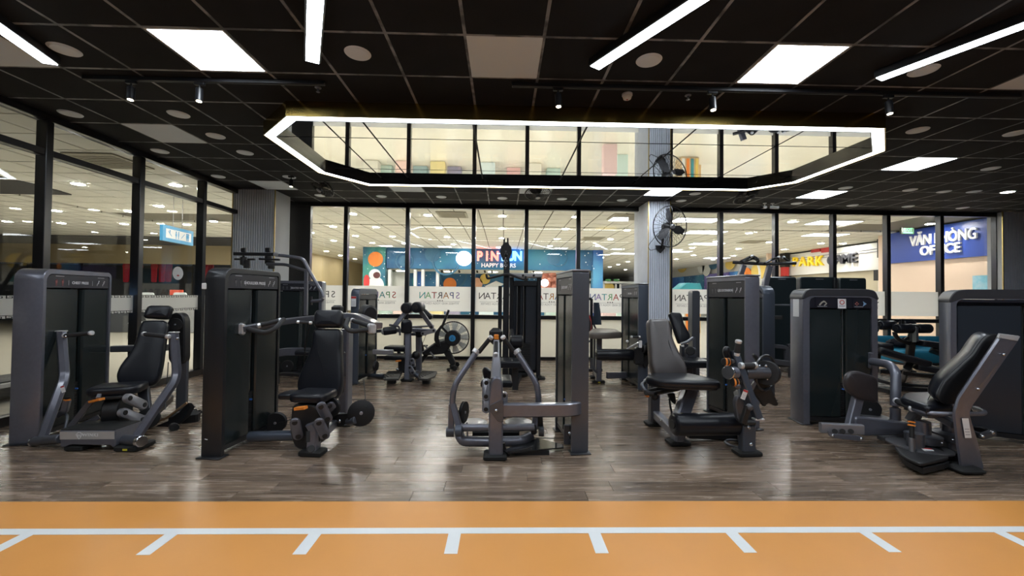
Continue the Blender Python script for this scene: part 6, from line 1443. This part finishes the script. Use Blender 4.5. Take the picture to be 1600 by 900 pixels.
cam_ = [P(*q(x, y), Ya+.14) for x, y in ((670, 272), (690, 285), (705, 318), (745, 330), (772, 370), (770, 420), (755, 440), (780, 500), (815, 575), (790, 582), (752, 560), (730, 590), (700, 545), (650, 480), (690, 440), (700, 380), (690, 320), (668, 290))]
M().prism(rnd(cam_, .02, 2), V((.01, .05, 0)), .006).put('cam_plate', R0, BLKM)
M().torus(P(*q(735, 385), Ya+.12), V((.5, -1, 0)), .155, .012, 36, 8).put('cam_rim', R0, BLACKP); M().cyl(P(*q(735, 385), Ya+.1), P(*q(745, 385), Ya+.16), .11, 24, .006).put('cam_hub', R0, BLKM)
for x, y in ((738, 345), (742, 405), (700, 345), (745, 420)): M().ball(P(*q(x, y), Ya+.08), .014, 8).put('cam_bolt', R0, CHROME)
M().prism(rnd([P(*q(x, y), Ya+.05) for x, y in ((660, 345), (680, 340), (692, 380), (690, 440), (665, 490), (650, 470), (672, 430), (674, 385))], .01), (0, .02, 0), .003).put('range_arm', R0, DGREY)
M().prism(rnd([P(*q(x, y), Ya+.03) for x, y in ((560, 560), (575, 520), (600, 530), (625, 600), (600, 690), (575, 660))], .03), (0, .06, 0), .008).put('pivot_cover', R0, DGREY)
M().beam([P(*q(632, 580), Ya-.07), P(*q(602, 680), Ya-.07)], .05, .04, up=f).put('roller_link', R0, BLKM); M().ball(P(*q(642, 585), Ya-.08), .03, 12).put('link_bolt', R0, DGREY); M().cyl(P(*q(598, 678), Ya-.06), P(*q(672, 676), Ya-.06), .022, 12, .003).put('roller_axle', R0, BLKM)
M().tube([P(*q(40, 432), 3.95), P(*q(8, 455), 3.85), P(*q(30, 490), 3.8), P(*q(70, 508), 3.85), P(*q(130, 495), 3.95)], .018, 10, fil=.06).put('side_handle', R0, DGREY); M().cyl(P(*q(30, 437), 3.93), P(*q(48, 426), 3.97), .024, 14, .006).put('handle_end', R0, SILVER)
grip(R0, P(*q(30, 500), 3.78), P(*q(75, 508), 3.8), .024, (0, 0)); M().ball(P(*q(85, 525), 3.85), .035, 12).put('adjust_knob', R0, BLKM); M().cyl(P(*q(45, 510), 3.8), P(*q(40, 522), 3.79), .02, 10).put('orange_ring', R0, ORANGE)
M().prism(rnd([P(*q(x, y), 3.95) for x, y in ((165, 512), (205, 500), (215, 560), (205, 572), (180, 545))], .02), (0, .04, 0), .006).put('hanging_latch', R0, BLKM); M().tube([P(*q(172, 535), 3.93), P(*q(180, 600), 3.9), P(*q(195, 640), 3.9)], .01, 6, fil=.05).put('latch_rod', R0, BLKM)
M().torus(FL(*q(570, 800), .03), UP, .1, .012, 24, 8).put('cable_loop', R0, DGREY)
# ------------------------------------------------------------------ seated leg curl behind
R0 = thing('seated_leg_curl_machine', 'partly hidden machine with a small upright black backrest behind the leg extension tower', 'gym machine', (2.9, 6.0, 0))
f, r = frame_axes((.05, -1.)); ax = (r, f, UP)
nr = P(1182, 600, 5.55); tower(R0, V((nr.x+.03, nr.y+.72, 0)), PI+.1, .72, .17, 1.57, BLUEG, '', pl=.03, pr=.03, rl=.05, rr=.12, slot=.5, head=.12, icons=False)
pq = P(1088, 500, 6.2); M().prism(rnd([pq+V((x, 0, z-pq.z)) for x, z in ((-.06, .0), (-.06, 1.5), (.06, 1.5), (.06, 0))], .045, 4), (0, .16, 0), .01).put('rear_column', R0, DGREY)
nb_ = (f*.96+UP*.28).normalized(); pB = P(1065, 530, 5.85)
bo = plpts([(1000+x/3.75, 480+y/3.75) for x, y in ((175, 38), (185, 28), (240, 30), (250, 45), (262, 95), (298, 160), (298, 185), (270, 200), (235, 215), (205, 130), (190, 80))], pB, nb_)
M().pad([p-nb_*.09 for p in rnd(bo, .04, 3)], nb_, .09, .03).put('backrest', R0, LEATHER)
M().beam([P(1068, 540, 5.95), V((P(1068, 540, 5.95).x+.05, 6.1, .03))], .09, .08, up=f).put('back_post', R0, DGREY)
def q(x, y): return (1000+x/3.75, 480+y/3.75)
M().tube([P(*q(240, 215), 5.7), P(*q(275, 205), 5.65), P(*q(310, 180), 5.7)], .02, 10, fil=.04).put('side_handle', R0, LGREY); M().beam([P(*q(270, 215), 5.75), P(*q(275, 300), 5.75)], .05, .04, up=f).put('handle_post', R0, DGREY); M().beam([P(*q(315, 175), 5.8), P(*q(315, 245), 5.8)], .04, .04, up=f).put('handle_post', R0, GREY)
M().cyl(P(*q(290, 255), 5.6), P(*q(295, 256), 5.5), .06, 16, .008).put('adjust_knob', R0, BLKM)
M().box(P(*q(298, 340), 5.7), (.12, .1, .5), ax, .02).put('side_cover', R0, GREY); 
for k in range(3): M().ball(P(*q(294+k*8, 300), 5.63), .01, 8).put('cover_bolt', R0, BLKM)
sc_ = V((P(1075, 570, 5.6).x, 5.6, .5)); M().pad([sc_+V((x, y, -.05)) for x, y in ((-.22, -.2), (.25, -.2), (.25, .25), (-.22, .25))], UP, .1, .03).put('seat', R0, LEATHER); M().beam([V((sc_.x, sc_.y, .03)), sc_], .1, .1, up=f).put('seat_post', R0, DGREY); M().beam([V((sc_.x, 5.5, .06)), V((sc_.x+.3, 6.3, .06))], .08, .08).put('floor_beam', R0, DGREY)
# ------------------------------------------------------------------ multi station rig with dark panels
def q(x, y): return (1140+x/4.2875, 390+y/4.2875)
Y = 7.5
R0 = thing('multi_station_rig', 'large dark cable station with tall black panels and a pull-up bar', 'gym machine', (P(1275, 560, Y).x, Y, 0))
f, r = frame_axes((0, -1.)); ax = (V((1, 0, 0)), V((0, 1, 0)), UP)
RIGP = mat('deep_teal_black_panel', (.010, .018, .022), .35, coat=.1)
for x0, x1, y0 in ((250, 450, 182), (475, 728, 182), (738, 918, 188)):
    a, b = P(*q(x0, y0), Y), P(*q(x1, y0), Y); zt_ = a.z; c = V(((a.x+b.x)/2, Y, 0)); w_ = b.x-a.x
    M().prism(rnd([V((a.x, Y, .12)), V((a.x, Y, zt_)), V((b.x, Y, zt_)), V((b.x, Y, .12))], .05, 4), (0, .12, 0), .012).put('shroud_panel', R0, RIGP)
    for s in (a.x+.06, b.x-.06): M().box(V((s, Y+.06, .065)), (.1, .5, .13), bev=.01).put('panel_foot', R0, BLACKP)
    M().box(V((c.x, Y-.004, zt_-.04)), (.14, .01, .012)).put('panel_label', R0, INKD, smooth=False)
pA = P(*q(690, 190), Y+.02); M().beam([V((pA.x, Y-.03, 0)), V((pA.x, Y-.03, pA.z))], .06, .06, up=f).put('centre_post', R0, BLACKP)
pc_ = [P(*q(x, y), Y-.15) for x, y in ((232, 620), (232, 330), (236, 230), (270, 110))]
M().beam([V((pc_[0].x, Y-.15, 0))]+pc_, .1, .075, up=(0, 1, 0), fil=.3).put('curved_post', R0, GREY)
pd_ = [P(*q(x, y), Y+.55) for x, y in ((55, 400), (62, 200), (95, 105))]
M().beam([V((pd_[0].x, Y+.55, 0))]+pd_, .1, .075, up=(0, 1, 0), fil=.3).put('curved_post', R0, GREY)
M().tube([P(*q(20, 85), Y+.2), P(*q(250, 98), Y-.1), P(*q(445, 90), Y-.25)], .03, 12, fil=.2).put('pull_up_bar', R0, BLACKP)
for pts in (((75, 80), (150, 42), (190, 60), (185, 85)), ((85, 82), (160, 58), (195, 78)), ((235, 92), (280, 68), (325, 52), (330, 90)), ((355, 52), (405, 85), (440, 90))):
    M().tube([P(*q(x, y), Y-.15+.12*(k % 2)) for k, (x, y) in enumerate(pts)], .022, 10, fil=.05).put('grip_loop', R0, BLACKP)
for x, y in ((150, 43), (328, 52), (362, 52)): M().ball(P(*q(x, y), Y-.12), .03, 10).put('bar_end', R0, SILVER)
M().beam([P(*q(248, 455), Y-.1), P(*q(355, 455), Y-.35)], .05, .07).put('arm_rest', R0, BLKM); M().beam([P(*q(246, 430), Y-.15), P(*q(290, 370), Y-.2), P(*q(402, 372), Y-.3)], .04, .03, fil=.05).put('dip_handle', R0, DGREY)
M().beam([P(*q(245, 640), Y-.2), P(*q(380, 655), Y-.2), P(*q(382, 740), Y-.2)], .07, .07, fil=.06).put('frame_beam', R0, DGREY); M().beam([P(*q(405, 640), Y-.2), P(*q(405, 750), Y-.2)], .07, .07, up=(0, 1, 0)).put('frame_post', R0, DGREY)
M().beam([P(*q(240, 742), Y-.35), P(*q(420, 768), Y-.35)], .08, .1).put('step_beam', R0, DGREY); M().beam([P(*q(385, 645), Y-.2), P(*q(430, 640), Y-.2)], .06, .06).put('frame_beam', R0, DGREY)
for x in (250, 410): c = P(*q(x, 750), Y-.35); M().beam([V((c.x, c.y, 0)), c], .07, .07, up=(0, 1, 0)).put('frame_leg', R0, DGREY)
# ------------------------------------------------------------------ hip abductor
f, r = frame_axes((-.5, -.87)); ax = (r, f, UP)
def q(x, y): return (1270+x/4.5, 560+y/4.5)
R0 = thing('hip_abductor_machine', 'hip abductor machine with a rounded tower, tilted seat in side view and dark knee pad', 'gym machine', (3.5, 3.7, 0))
Lc = FL(1255, 664); a0 = -PI/2-.1
W_, u_, n_ = tower(R0, Lc, a0, .78, .24, 1.5, GREY, '', pl=.07, pr=.06, rl=.09, rr=.07, slot=.56, head=.12, icons=False, tb=.085, slotw=.05)
fr = M(); hz = 1.5
# dark cap over the arch
capo = [W_(s, .004, z) for s, z in ((-.006, 1.38), (-.006, 1.43), (.03, 1.492), (.1, 1.508), (.68, 1.508), (.75, 1.492), (.786, 1.43), (.786, 1.38), (.7, 1.425), (.08, 1.425))]
M().prism(rnd(capo, .03, 3), n_*-.25, .008).put('tower_cap', R0, mat('dark_plum_plastic', (.03, .03, .036), .4))
lb = M().box(W_(.2, .002, 1.345), (.14, .004, .085), (u_, n_, UP)).put('label_plate', R0, HEADER, smooth=False)
fg = M(); o = W_(.2, .005, 1.345); fg.beam([o+u_*-.03+UP*-.02, o+u_*-.005+UP*.01, o+u_*.02+UP*.025], .016, .002, up=n_); fg.beam([o+u_*.02+UP*.025, o+u_*.045+UP*-.0, o+u_*.02+UP*-.025], .014, .002, up=n_); fg.put('exercise_pictogram', lb, mat('print_beige', (.35, .33, .28), .5), smooth=False)
M().box(W_(.2, .005, 1.312), (.1, .002, .008), (u_, n_, UP)).put('print_line', lb, INKD, smooth=False)
l2 = M().box(W_(.6, .002, 1.345), (.16, .004, .085), (u_, n_, UP)).put('label_plate', R0, HEADER, smooth=False)
fg = M(); o = W_(.6, .005, 1.345)
fg.prism([o+u_*.02+UP*.03, o+u_*.06+UP*.0, o+u_*.02+UP*-.028, o+u_*.03], n_*.002); fg.put('blue_arrow', l2, mat('print_blue', (.2, .35, .55), .5), smooth=False)
fg = M(); 
for dx_, dz_ in ((0, .014), (0, -.014), (.014, 0), (-.014, 0)): fg.box(o+u_*(-.04+dx_)+UP*dz_, (.012, .002, .012), (u_, n_, UP))
fg.put('red_pictogram', l2, mat('print_dull_red', (.35, .12, .1), .5), smooth=False); M().box(W_(.58, .005, 1.312), (.09, .002, .008), (u_, n_, UP)).put('print_line', l2, INKD, smooth=False)
wn = M().box(W_(.405, .004, 1.345), (.085, .004, .105), (u_, n_, UP)).put('white_notice', R0, STICK, smooth=False); M().torus(W_(.405, .007, 1.36), n_, .022, .004, 20, 6).put('ring_emblem', wn, REDP, smooth=False); M().box(W_(.405, .0065, 1.318), (.06, .001, .008), (u_, n_, UP)).put('print_line', wn, INKD, smooth=False)
sticker(R0, W_(-.004, -.12, 1.29), -n_, UP, .11, .2)
# seat side
pm = [P(x, y, 3.28) for x, y in ((1500, 738), (1538, 735), (1526, 686), (1514, 648), (1519, 635), (1590, 534), (1594, 527), (1562, 523), (1495, 622), (1488, 645), (1493, 690))]
M().prism(rnd(pm, .03, 3), (0.095, .085, 0), .015).put('main_post', R0, GREY)
M().prism([P(1562, 522, 3.275), P(1594, 526, 3.275), P(1590, 533, 3.275), P(1559, 528, 3.275)], (.1, .09, 0), .003).put('post_cap', R0, SILVER)
c = FL(1519, 744); M().box(V((c.x+.03, c.y+.1, .025)), (.2, .2, .05), (V((1, 0, 0)), V((0, 1, 0)), UP), .02).put('rubber_foot', R0, RUBBER)
for x, y in ((1528, 608), (1568, 554)): M().ball(P(x, y, 3.27), .012, 10).put('post_bolt', R0, CHROME)
st_ = sticker(R0, P(1510.5, 669, 3.268), V((1, 0, .0)), V((-.16, 0, 1)), .055, .16, red=False)
bk = [P(x, y, 3.45) for x, y in ((1462, 622), (1466, 608), (1474, 594), (1495, 575), (1518, 554), (1530, 535), (1540, 524), (1552, 521), (1563, 525), (1560, 532), (1494, 630), (1472, 632))]
M().pad(rnd(bk, .03, 3), V((0, -1, 0)), .02, .009).put('backrest_rim', R0, BLKM)
bk2 = [p+V((0, .02, 0)) for p in bk]; M().pad(rnd(bk2, .04, 3), V((.62, .78, .0)), .34, .06, .01).put('backrest', R0, LEATHER)
sa = [P(*q(x, y), Y_) for x, y, Y_ in ((610, 262, 3.75), (640, 245, 3.95), (865, 243, 4.0), (985, 330, 3.6), (985, 372, 3.5), (810, 372, 3.42))]
za = P(*q(760, 330), 3.6).z; sa = [V((p.x, p.y, za)) for p in sa]
M().pad([p-UP*.05 for p in rnd(sa, .06, 3)], UP, .09, .035).put('seat', R0, LEATHER)
M().prism([p-UP*.075 for p in [p_*.85+sum(sa, Vector())/6*.15 for p_ in sa]], UP*.03).put('seat_board', R0, STEEL)
M().beam([P(*q(690, 440), 3.8), P(*q(760, 330), 3.75)], .08, .08, up=(0, 1, 0)).put('seat_strut', R0, DGREY); M().beam([P(*q(880, 405), 3.6), P(*q(1000, 470), 3.45)], .06, .06).put('seat_strut', R0, GREY)
M().tube([P(*q(580, 295), 3.85), P(*q(710, 358), 3.6), P(*q(800, 386), 3.45), P(*q(985, 392), 3.35), P(*q(1200, 390), 3.4), P(*q(1210, 375), 3.45), P(*q(1140, 350), 3.6)], .019, 12, fil=.05).put('hand_rail', R0, GREY)
grip(R0, P(*q(592, 300), 3.83), P(*q(700, 352), 3.62), .026); grip(R0, P(*q(1100, 345), 3.7), P(*q(1150, 358), 3.62), .026)
M().tube([P(*q(415, 22), 4.35), P(*q(540, 42), 4.15), P(*q(585, 95), 4.05), P(*q(580, 300), 4.0), P(*q(580, 450), 4.0)], .042, 16, fil=.14, seg=7).put('bent_tube', R0, GREY); M().box(P(1358, 563, 4.42), (.03, .09, .18), (V((1, 0, 0)), V((0, 1, 0)), UP), .01).put('tube_bracket', R0, GREY)
M().beam([P(*q(480, 578), 4.0), P(*q(580, 560), 4.0), P(*q(640, 500), 4.0)], .08, .08, fil=.1).put('floor_beam', R0, DGREY); M().beam([P(*q(580, 440), 4.0), P(*q(580, 570), 4.0)], .075, .075, up=(0, 1, 0)).put('tube_foot', R0, DGREY)
# knee pad and leg arm
kp = [P(*q(x, y), 3.85) for x, y in ((200, 170), (215, 110), (250, 85), (310, 85), (440, 130), (440, 303), (400, 303), (280, 275), (215, 220))]
M().pad(rnd(kp, .05, 4), V((-.3, -1, 0)), .06, .025).put('knee_pad', R0, mat('plum_black_upholstery', (.03, .025, .027), .4, bump=.1, bscale=160))
M().beam([P(*q(262, 490), 3.82), P(*q(315, 280), 3.86)], .09, .06, up=(0, 1, 0)).put('pad_post', R0, GREY)
am = [P(*q(x, y), 3.78) for x, y in ((300, 412), (360, 415), (560, 445), (690, 460), (745, 480), (745, 530), (600, 540), (350, 548), (300, 490))]
M().prism(rnd(am, .03), (.02, .09, 0), .01).put('leg_arm', R0, GREY)
M().beam([P(*q(52, 485), 3.78), P(*q(350, 500), 3.72)], .05, .09).put('foot_rest_bar', R0, LGREY)
fp_ = [P(*q(x, y), 3.68) for x, y in ((110, 510), (130, 530), (335, 545), (360, 560), (355, 580), (330, 583), (140, 560), (120, 545)) ]
M().prism(rnd(fp_, .015), (0, .02, 0), .003).put('foot_rest_plate', R0, GREY)
for x, y in ((140, 543), (340, 565)): M().ball(P(*q(x, y), 3.675), .013, 10).put('plate_bolt', R0, CHROME)
for x in (155, 210, 268): M().cyl(P(*q(x, 512), 3.715), P(*q(x, 513), 3.7), .022, 12).put('adjust_hole', R0, BLKM)
pulley(R0, P(*q(395, 355), 4.15), V((-.4, -1, 0)), .1, .06, 'cable_wheel'); M().lathe(P(*q(430, 412), 4.1), UP, [(0, .12), (.012, .12)], 20).put('steel_disc', R0, STEEL)
# pivots under the seat
for (x, y0, y1, Yc) in ((776, 440, 640, 3.62), (965, 450, 630, 3.7)):
    a, b = P(*q(x, y1), Yc), P(*q(x, y0), Yc); M().cyl(V((a.x, Yc, a.z)), V((a.x, Yc, b.z)), .055, 18, .004).put('pivot_post', R0, GREY)
    zf = P(*q(x, 560 if x < 800 else 545), Yc).z
    o = M().lathe(V((a.x, Yc, zf-.04)), UP, [(0, .1), (.01, .125), (.07, .13), (.08, .1)], 24).put('pivot_collar', R0, DGREY)
    for k in range(6): M().ball(V((a.x+.128*math.cos(k), Yc+.128*math.sin(k), zf)), .01, 8).put('collar_bolt', o, CHROME)
c = P(*q(745, 612), 3.55); M().lathe(c-UP*.02, V((.05, 0, 1)), [(0, .2), (.008, .22), (.02, .22), (.022, .05)], 30).put('range_disc', R0, STEEL)
dk_ = [FL(*q(x, y), .085) for x, y in ((570, 635), (640, 618), (900, 640), (960, 710), (930, 725), (760, 765), (620, 700))]
M().prism(rnd(dk_, .05), (0, 0, .025), .006).put('base_cam', R0, BLKM); M().prism([V((p.x*.92+dk_[3].x*.08, p.y*.9+dk_[3].y*.1, .02)) for p in dk_], (0, 0, .05), .006).put('base_cam', R0, BLKM)
cc_ = sum(dk_, Vector())/7; M().cyl(V((cc_.x, cc_.y, 0)), V((cc_.x, cc_.y, .1)), .07, 16).put('cam_foot', R0, RUBBER)
M().cyl(V((cc_.x+.05, cc_.y+.1, .1)), V((cc_.x+.05, cc_.y+.1, .24)), .06, 16).put('cam_spindle', R0, DGREY)
M().beam([P(*q(870, 640), 3.7), P(*q(1040, 700), 3.45)], .09, .07).put('floor_beam', R0, BLACKP)
M().cyl(P(*q(700, 680), 3.42), P(*q(697, 560), 3.44), .022, 12, .002).put('range_pin', R0, STEEL); M().cyl(P(*q(697, 560), 3.44), P(*q(694, 440), 3.46), .016, 12, .003).put('pin_handle', R0, BLKM)
for y in (447, 470): M().cyl(P(*q(694, y+5), 3.458), P(*q(694, y-5), 3.46), .026, 14).put('orange_ring', R0, ORANGE)
sticker(R0, P(*q(818, 648), 3.42), V((1, 0, -.1)), V((0, 1, .4)), .1, .06)
M().beam([P(*q(1110, 490), 3.7), P(*q(1190, 500), 3.62), P(*q(1262, 522), 3.55)], .05, .05).put('side_frame', R0, BLACKP); M().beam([P(*q(1120, 525), 3.62), P(*q(1190, 548), 3.5), P(*q(1262, 522), 3.55)], .05, .05).put('side_frame', R0, DGREY); M().beam([P(*q(1110, 490), 3.7), P(*q(1060, 480), 3.6)], .05, .05).put('side_frame', R0, BLACKP)
for x, y, Yc in ((1262, 522, 3.52), (1190, 548, 3.48)): M().ball(P(*q(x, y), Yc), .018, 10).put('frame_bolt', R0, CHROME)
# ------------------------------------------------------------------ tower at the frame's edge
R0 = thing('adductor_tower', 'black panelled machine tower standing behind the tilted seat of the hip abductor', 'gym machine', (4.95, 4.0, 0))
Lc = V((4.62, 4.12, 0)); nd = -PI/2-.5
tower(R0, Lc, nd, .85, .26, 1.5, GREY, '', pl=.045, pr=.05, rl=.1, rr=.08, slot=.64, head=.03, icons=False, tb=.09, slotw=.03, shroud=mat('blue_black_shroud', (.02, .027, .038), .3), stack=False)
n_ = hv(nd); u_ = UP.cross(n_); Wc = lambda s, q_, z: Lc+u_*s+n_*q_+UP*z
capo = [Wc(s, .004, z) for s, z in ((-.006, 1.36), (-.006, 1.42), (.035, 1.49), (.11, 1.508), (.74, 1.508), (.82, 1.49), (.856, 1.42), (.856, 1.36), (.77, 1.412), (.09, 1.412))]
M().prism(rnd(capo, .03, 3), n_*-.27, .008).put('tower_cap', R0, MATS['dark_plum_plastic'])
# ------------------------------------------------------------------ sit-up benches and sofas
def q(x, y): return (1340+x/4.5, 440+y/4.5)
def plank3(root, pa, pb, w, t, nm, side=V((0, 1, 0))):
    pa, pb = V(pa), V(pb); d = (pb-pa).normalized(); s = side-d*side.dot(d); s.normalize(); n = d.cross(s); n = n if n.z > 0 else -n
    return M().pad(rnd([pa-s*w/2, pb-s*w/2, pb+s*w/2, pa+s*w/2], .04, 3), n, t, .025).put(nm, root, LEATHER)
R0 = thing('decline_bench', 'black sit-up bench closest to the hip abductor tower, sloping down towards the seat', 'bench', (P(1420, 600, 6.2).x, 6.2, 0))
Yb = 6.2; sd = V((.25, 1, 0))
plank3(R0, P(*q(85, 470), Yb+.05), P(*q(188, 472), Yb-.0), .5, .1, 'head_pad', sd); plank3(R0, P(*q(100, 495), Yb), P(*q(455, 600), Yb-.25), .5, .1, 'back_pad', sd); plank3(R0, P(*q(400, 615), Yb-.2), P(*q(560, 645), Yb-.35), .5, .1, 'seat_pad', sd)
pz = FL(*q(358, 720)); M().beam([V((pz.x, pz.y+.1, .03)), P(*q(360, 590), Yb-.2)], .14, .08, up=(0, 1, 0)).put('support_post', R0, BLACKP)
M().beam([P(*q(70, 672), Yb+.05), P(*q(300, 735), Yb-.35)], .05, .05).put('long_rail', R0, BLACKP); M().beam([FL(*q(290, 750), .03), FL(*q(560, 765), .03)], .1, .06).put('floor_beam', R0, BLACKP); M().beam([FL(*q(300, 725), .03), FL(*q(560, 745), .03)], .08, .06).put('floor_beam', R0, BLACKP)
M().beam([P(*q(330, 645), Yb-.2), P(*q(540, 670), Yb-.3)], .06, .05).put('pad_rail', R0, BLACKP); M().beam([P(*q(140, 500), Yb), P(*q(110, 680), Yb+.05)], .08, .07, up=(0, 1, 0)).put('support_post', R0, BLACKP); c = P(*q(110, 690), Yb+.05); M().beam([V((c.x, c.y-.3, .03)), V((c.x, c.y+.3, .03))], .08, .06).put('floor_beam', R0, BLACKP); M().beam([V((c.x, c.y, 0)), c], .08, .07, up=(0, 1, 0)).put('support_post', R0, BLACKP)
roller(R0, P(*q(55, 332), Yb+.1), P(*q(128, 332), Yb+.1), .075, 'foot_roller'); M().beam([P(*q(90, 345), Yb+.12), P(*q(100, 480), Yb+.08)], .06, .05, up=(0, 1, 0)).put('roller_post', R0, BLACKP)
Yb = 7.2
R0 = thing('sit_up_bench', 'black sit-up bench with three foot rollers in front of the teal sofas', 'bench', (P(1460, 575, Yb).x, Yb, 0))
for x0, x1, y, d in ((155, 262, 307, .1), (272, 382, 330, -.15), (408, 508, 330, .0), (310, 388, 295, .3)): roller(R0, P(*q(x0, y), Yb+d), P(*q(x1, y), Yb+d), .085, 'foot_roller')
M().tube([P(*q(235, 268), Yb), P(*q(310, 268), Yb), P(*q(385, 270), Yb)], .018, 10).put('top_handle', R0, BLACKP); M().beam([P(*q(310, 262), Yb), P(*q(310, 300), Yb)], .06, .05, up=(0, 1, 0)).put('handle_post', R0, BLKM)
M().tube([P(*q(262, 300), Yb-.05), P(*q(258, 370), Yb-.05), P(*q(290, 410), Yb-.05), P(*q(380, 440), Yb)], .035, 12, fil=.12).put('roller_frame', R0, BLACKP); M().tube([P(*q(330, 410), Yb), P(*q(375, 380), Yb)], .025, 10).put('frame_brace', R0, BLACKP)
M().beam([P(*q(395, 320), Yb-.1), P(*q(398, 420), Yb-.1)], .12, .06, up=(0, 1, 0)).put('scale_plate', R0, DGREY); o = M().box(P(*q(398, 370), Yb-.14), (.07, .01, .28), bev=.003).put('height_scale', R0, mat('scale_print', (.3, .32, .3), .5))
M().beam([P(*q(400, 300), Yb-.05), P(*q(375, 440), Yb), P(*q(362, 560), Yb+.1)], .12, .08, up=(0, 1, 0)).put('main_post', R0, BLACKP); c = P(*q(362, 545), Yb+.1); M().beam([c, V((c.x-.05, c.y, .03))], .12, .08, up=(0, 1, 0)).put('main_post', R0, BLACKP)
sd = V((.25, 1, 0)); plank3(R0, P(*q(400, 445), Yb-.0), P(*q(578, 470), Yb-.1), .45, .1, 'seat_pad', sd); plank3(R0, P(*q(510, 485), Yb), P(*q(760, 580), Yb-.3), .45, .1, 'back_pad', sd)
M().beam([FL(*q(150, 628), .04), FL(*q(400, 640), .04)], .1, .07).put('floor_beam', R0, BLACKP); c2 = P(*q(740, 590), Yb-.28); M().beam([c2, V((c2.x, c2.y, .03))], .08, .07, up=(0, 1, 0)).put('support_post', R0, BLACKP); M().beam([V((c.x-.05, c.y, .05)), V((c2.x, c2.y, .05))], .08, .06).put('long_rail', R0, BLACKP); M().beam([V((c2.x-.05, c2.y-.3, .03)), V((c2.x+.05, c2.y+.3, .03))], .08, .06).put('floor_beam', R0, BLACKP)
TEAL = mat('teal_upholstery', (.02, .26, .42), .75, bump=.15, bscale=120, var=.12, vscale=4)
for i, (x0, x1, lb) in enumerate(((1352, 1460, 'teal sofa directly behind the bench foot rollers, a dark bag on it'), (1461.5, 1560, 'teal sofa at the office end, with a grey box on its seat'))):
    Yk = 8.55; a, b = P(x0, 545, Yk), P(x1, 545, Yk); w_ = b.x-a.x; xm = (a.x+b.x)/2
    t = thing('teal_sofa', lb, 'sofa', (xm, Yk-.4, 0), 'teal sofas along the glazing')
    zb_ = P(1420, 525, Yk).z
    bk_ = [V((xm, Yk, 0))+V((x, 0, z)) for x, z in ((-w_/2, .16), (w_/2, .16), (w_/2, zb_), (-w_/2, zb_))]
    M().pad(rnd(bk_, .08, 4), V((0, -1, .12)), .17, .05, .015).put('backrest', t, TEAL)
    zs_ = P(1420, 553, 7.85).z
    for k in range(2): M().pad(rnd([V((xm+s*(w_/2-.005) if s*(k*2-1) > 0 else xm+(k*2-1)*.004, y, .17)) for s, y in ((-1, Yk-.82), (1, Yk-.82), (1, Yk-.16), (-1, Yk-.16))], .05, 3), UP, .24, .05, .012).put('seat_cushion', t, TEAL)
    M().box(V((xm, Yk-.45, .15)), (w_-.06, .74, .05), bev=.01).put('base_frame', t, BLKM)
    for sx_ in (-1, 1):
        for y_ in (Yk-.75, Yk-.12): M().cyl(V((xm+sx_*(w_/2-.1), y_, .13)), V((xm+sx_*(w_/2-.1), y_, 0)), .022, 10).put('leg', t, BLKM)
    for k in range(3): M().ball(V((xm-w_/4+k*w_/4, Yk-.185, .56)), .014, 8).put('tuft_button', t, TEAL)
bg = P(1408, 549, 8.1); random.seed(11); mb = M(); n = 18; rr_ = []
for j in range(8):
    a_ = PI*j/7; rr_.append([V((bg.x+math.cos(2*PI*k/n)*math.sin(a_)*.26*(1+.18*math.sin(5*k+j)), 8.12+math.sin(2*PI*k/n)*math.sin(a_)*.16*(1+.2*math.cos(3*k+2*j)), .43+(.17-.17*math.cos(PI-a_))*.5*(1+.12*math.sin(4*k)))) for k in range(n)])
bag = thing('dark_bag', 'crumpled dark bag lying on the teal sofa seat', 'bag', (bg.x, 8.12, .43))
mb.rings(rr_[::-1]).put('body', bag, mat('dark_bag_cloth', (.012, .012, .02), .8)); M().tube([V((bg.x-.15, 8.05, .56)), V((bg.x-.05, 7.95, .66)), V((bg.x+.1, 7.96, .62)), V((bg.x+.16, 8.05, .55))], .012, 8, fil=.08).put('strap', bag, MATS['dark_bag_cloth'])
bxp = P(1500, 548, 8.0); t = thing('grey_box', 'small grey box with a pale lid resting on the teal sofa by the office end', 'box', (bxp.x, 8.0, .425)); M().box(V((bxp.x, 8.0, .51)), (.32, .25, .17), bev=.012).put('body', t, mat('box_grey', (.12, .12, .125), .6)); M().box(V((bxp.x, 8.0, .605)), (.33, .26, .025), bev=.008).put('lid', t, mat('pale_lid', (.4, .4, .4), .6))
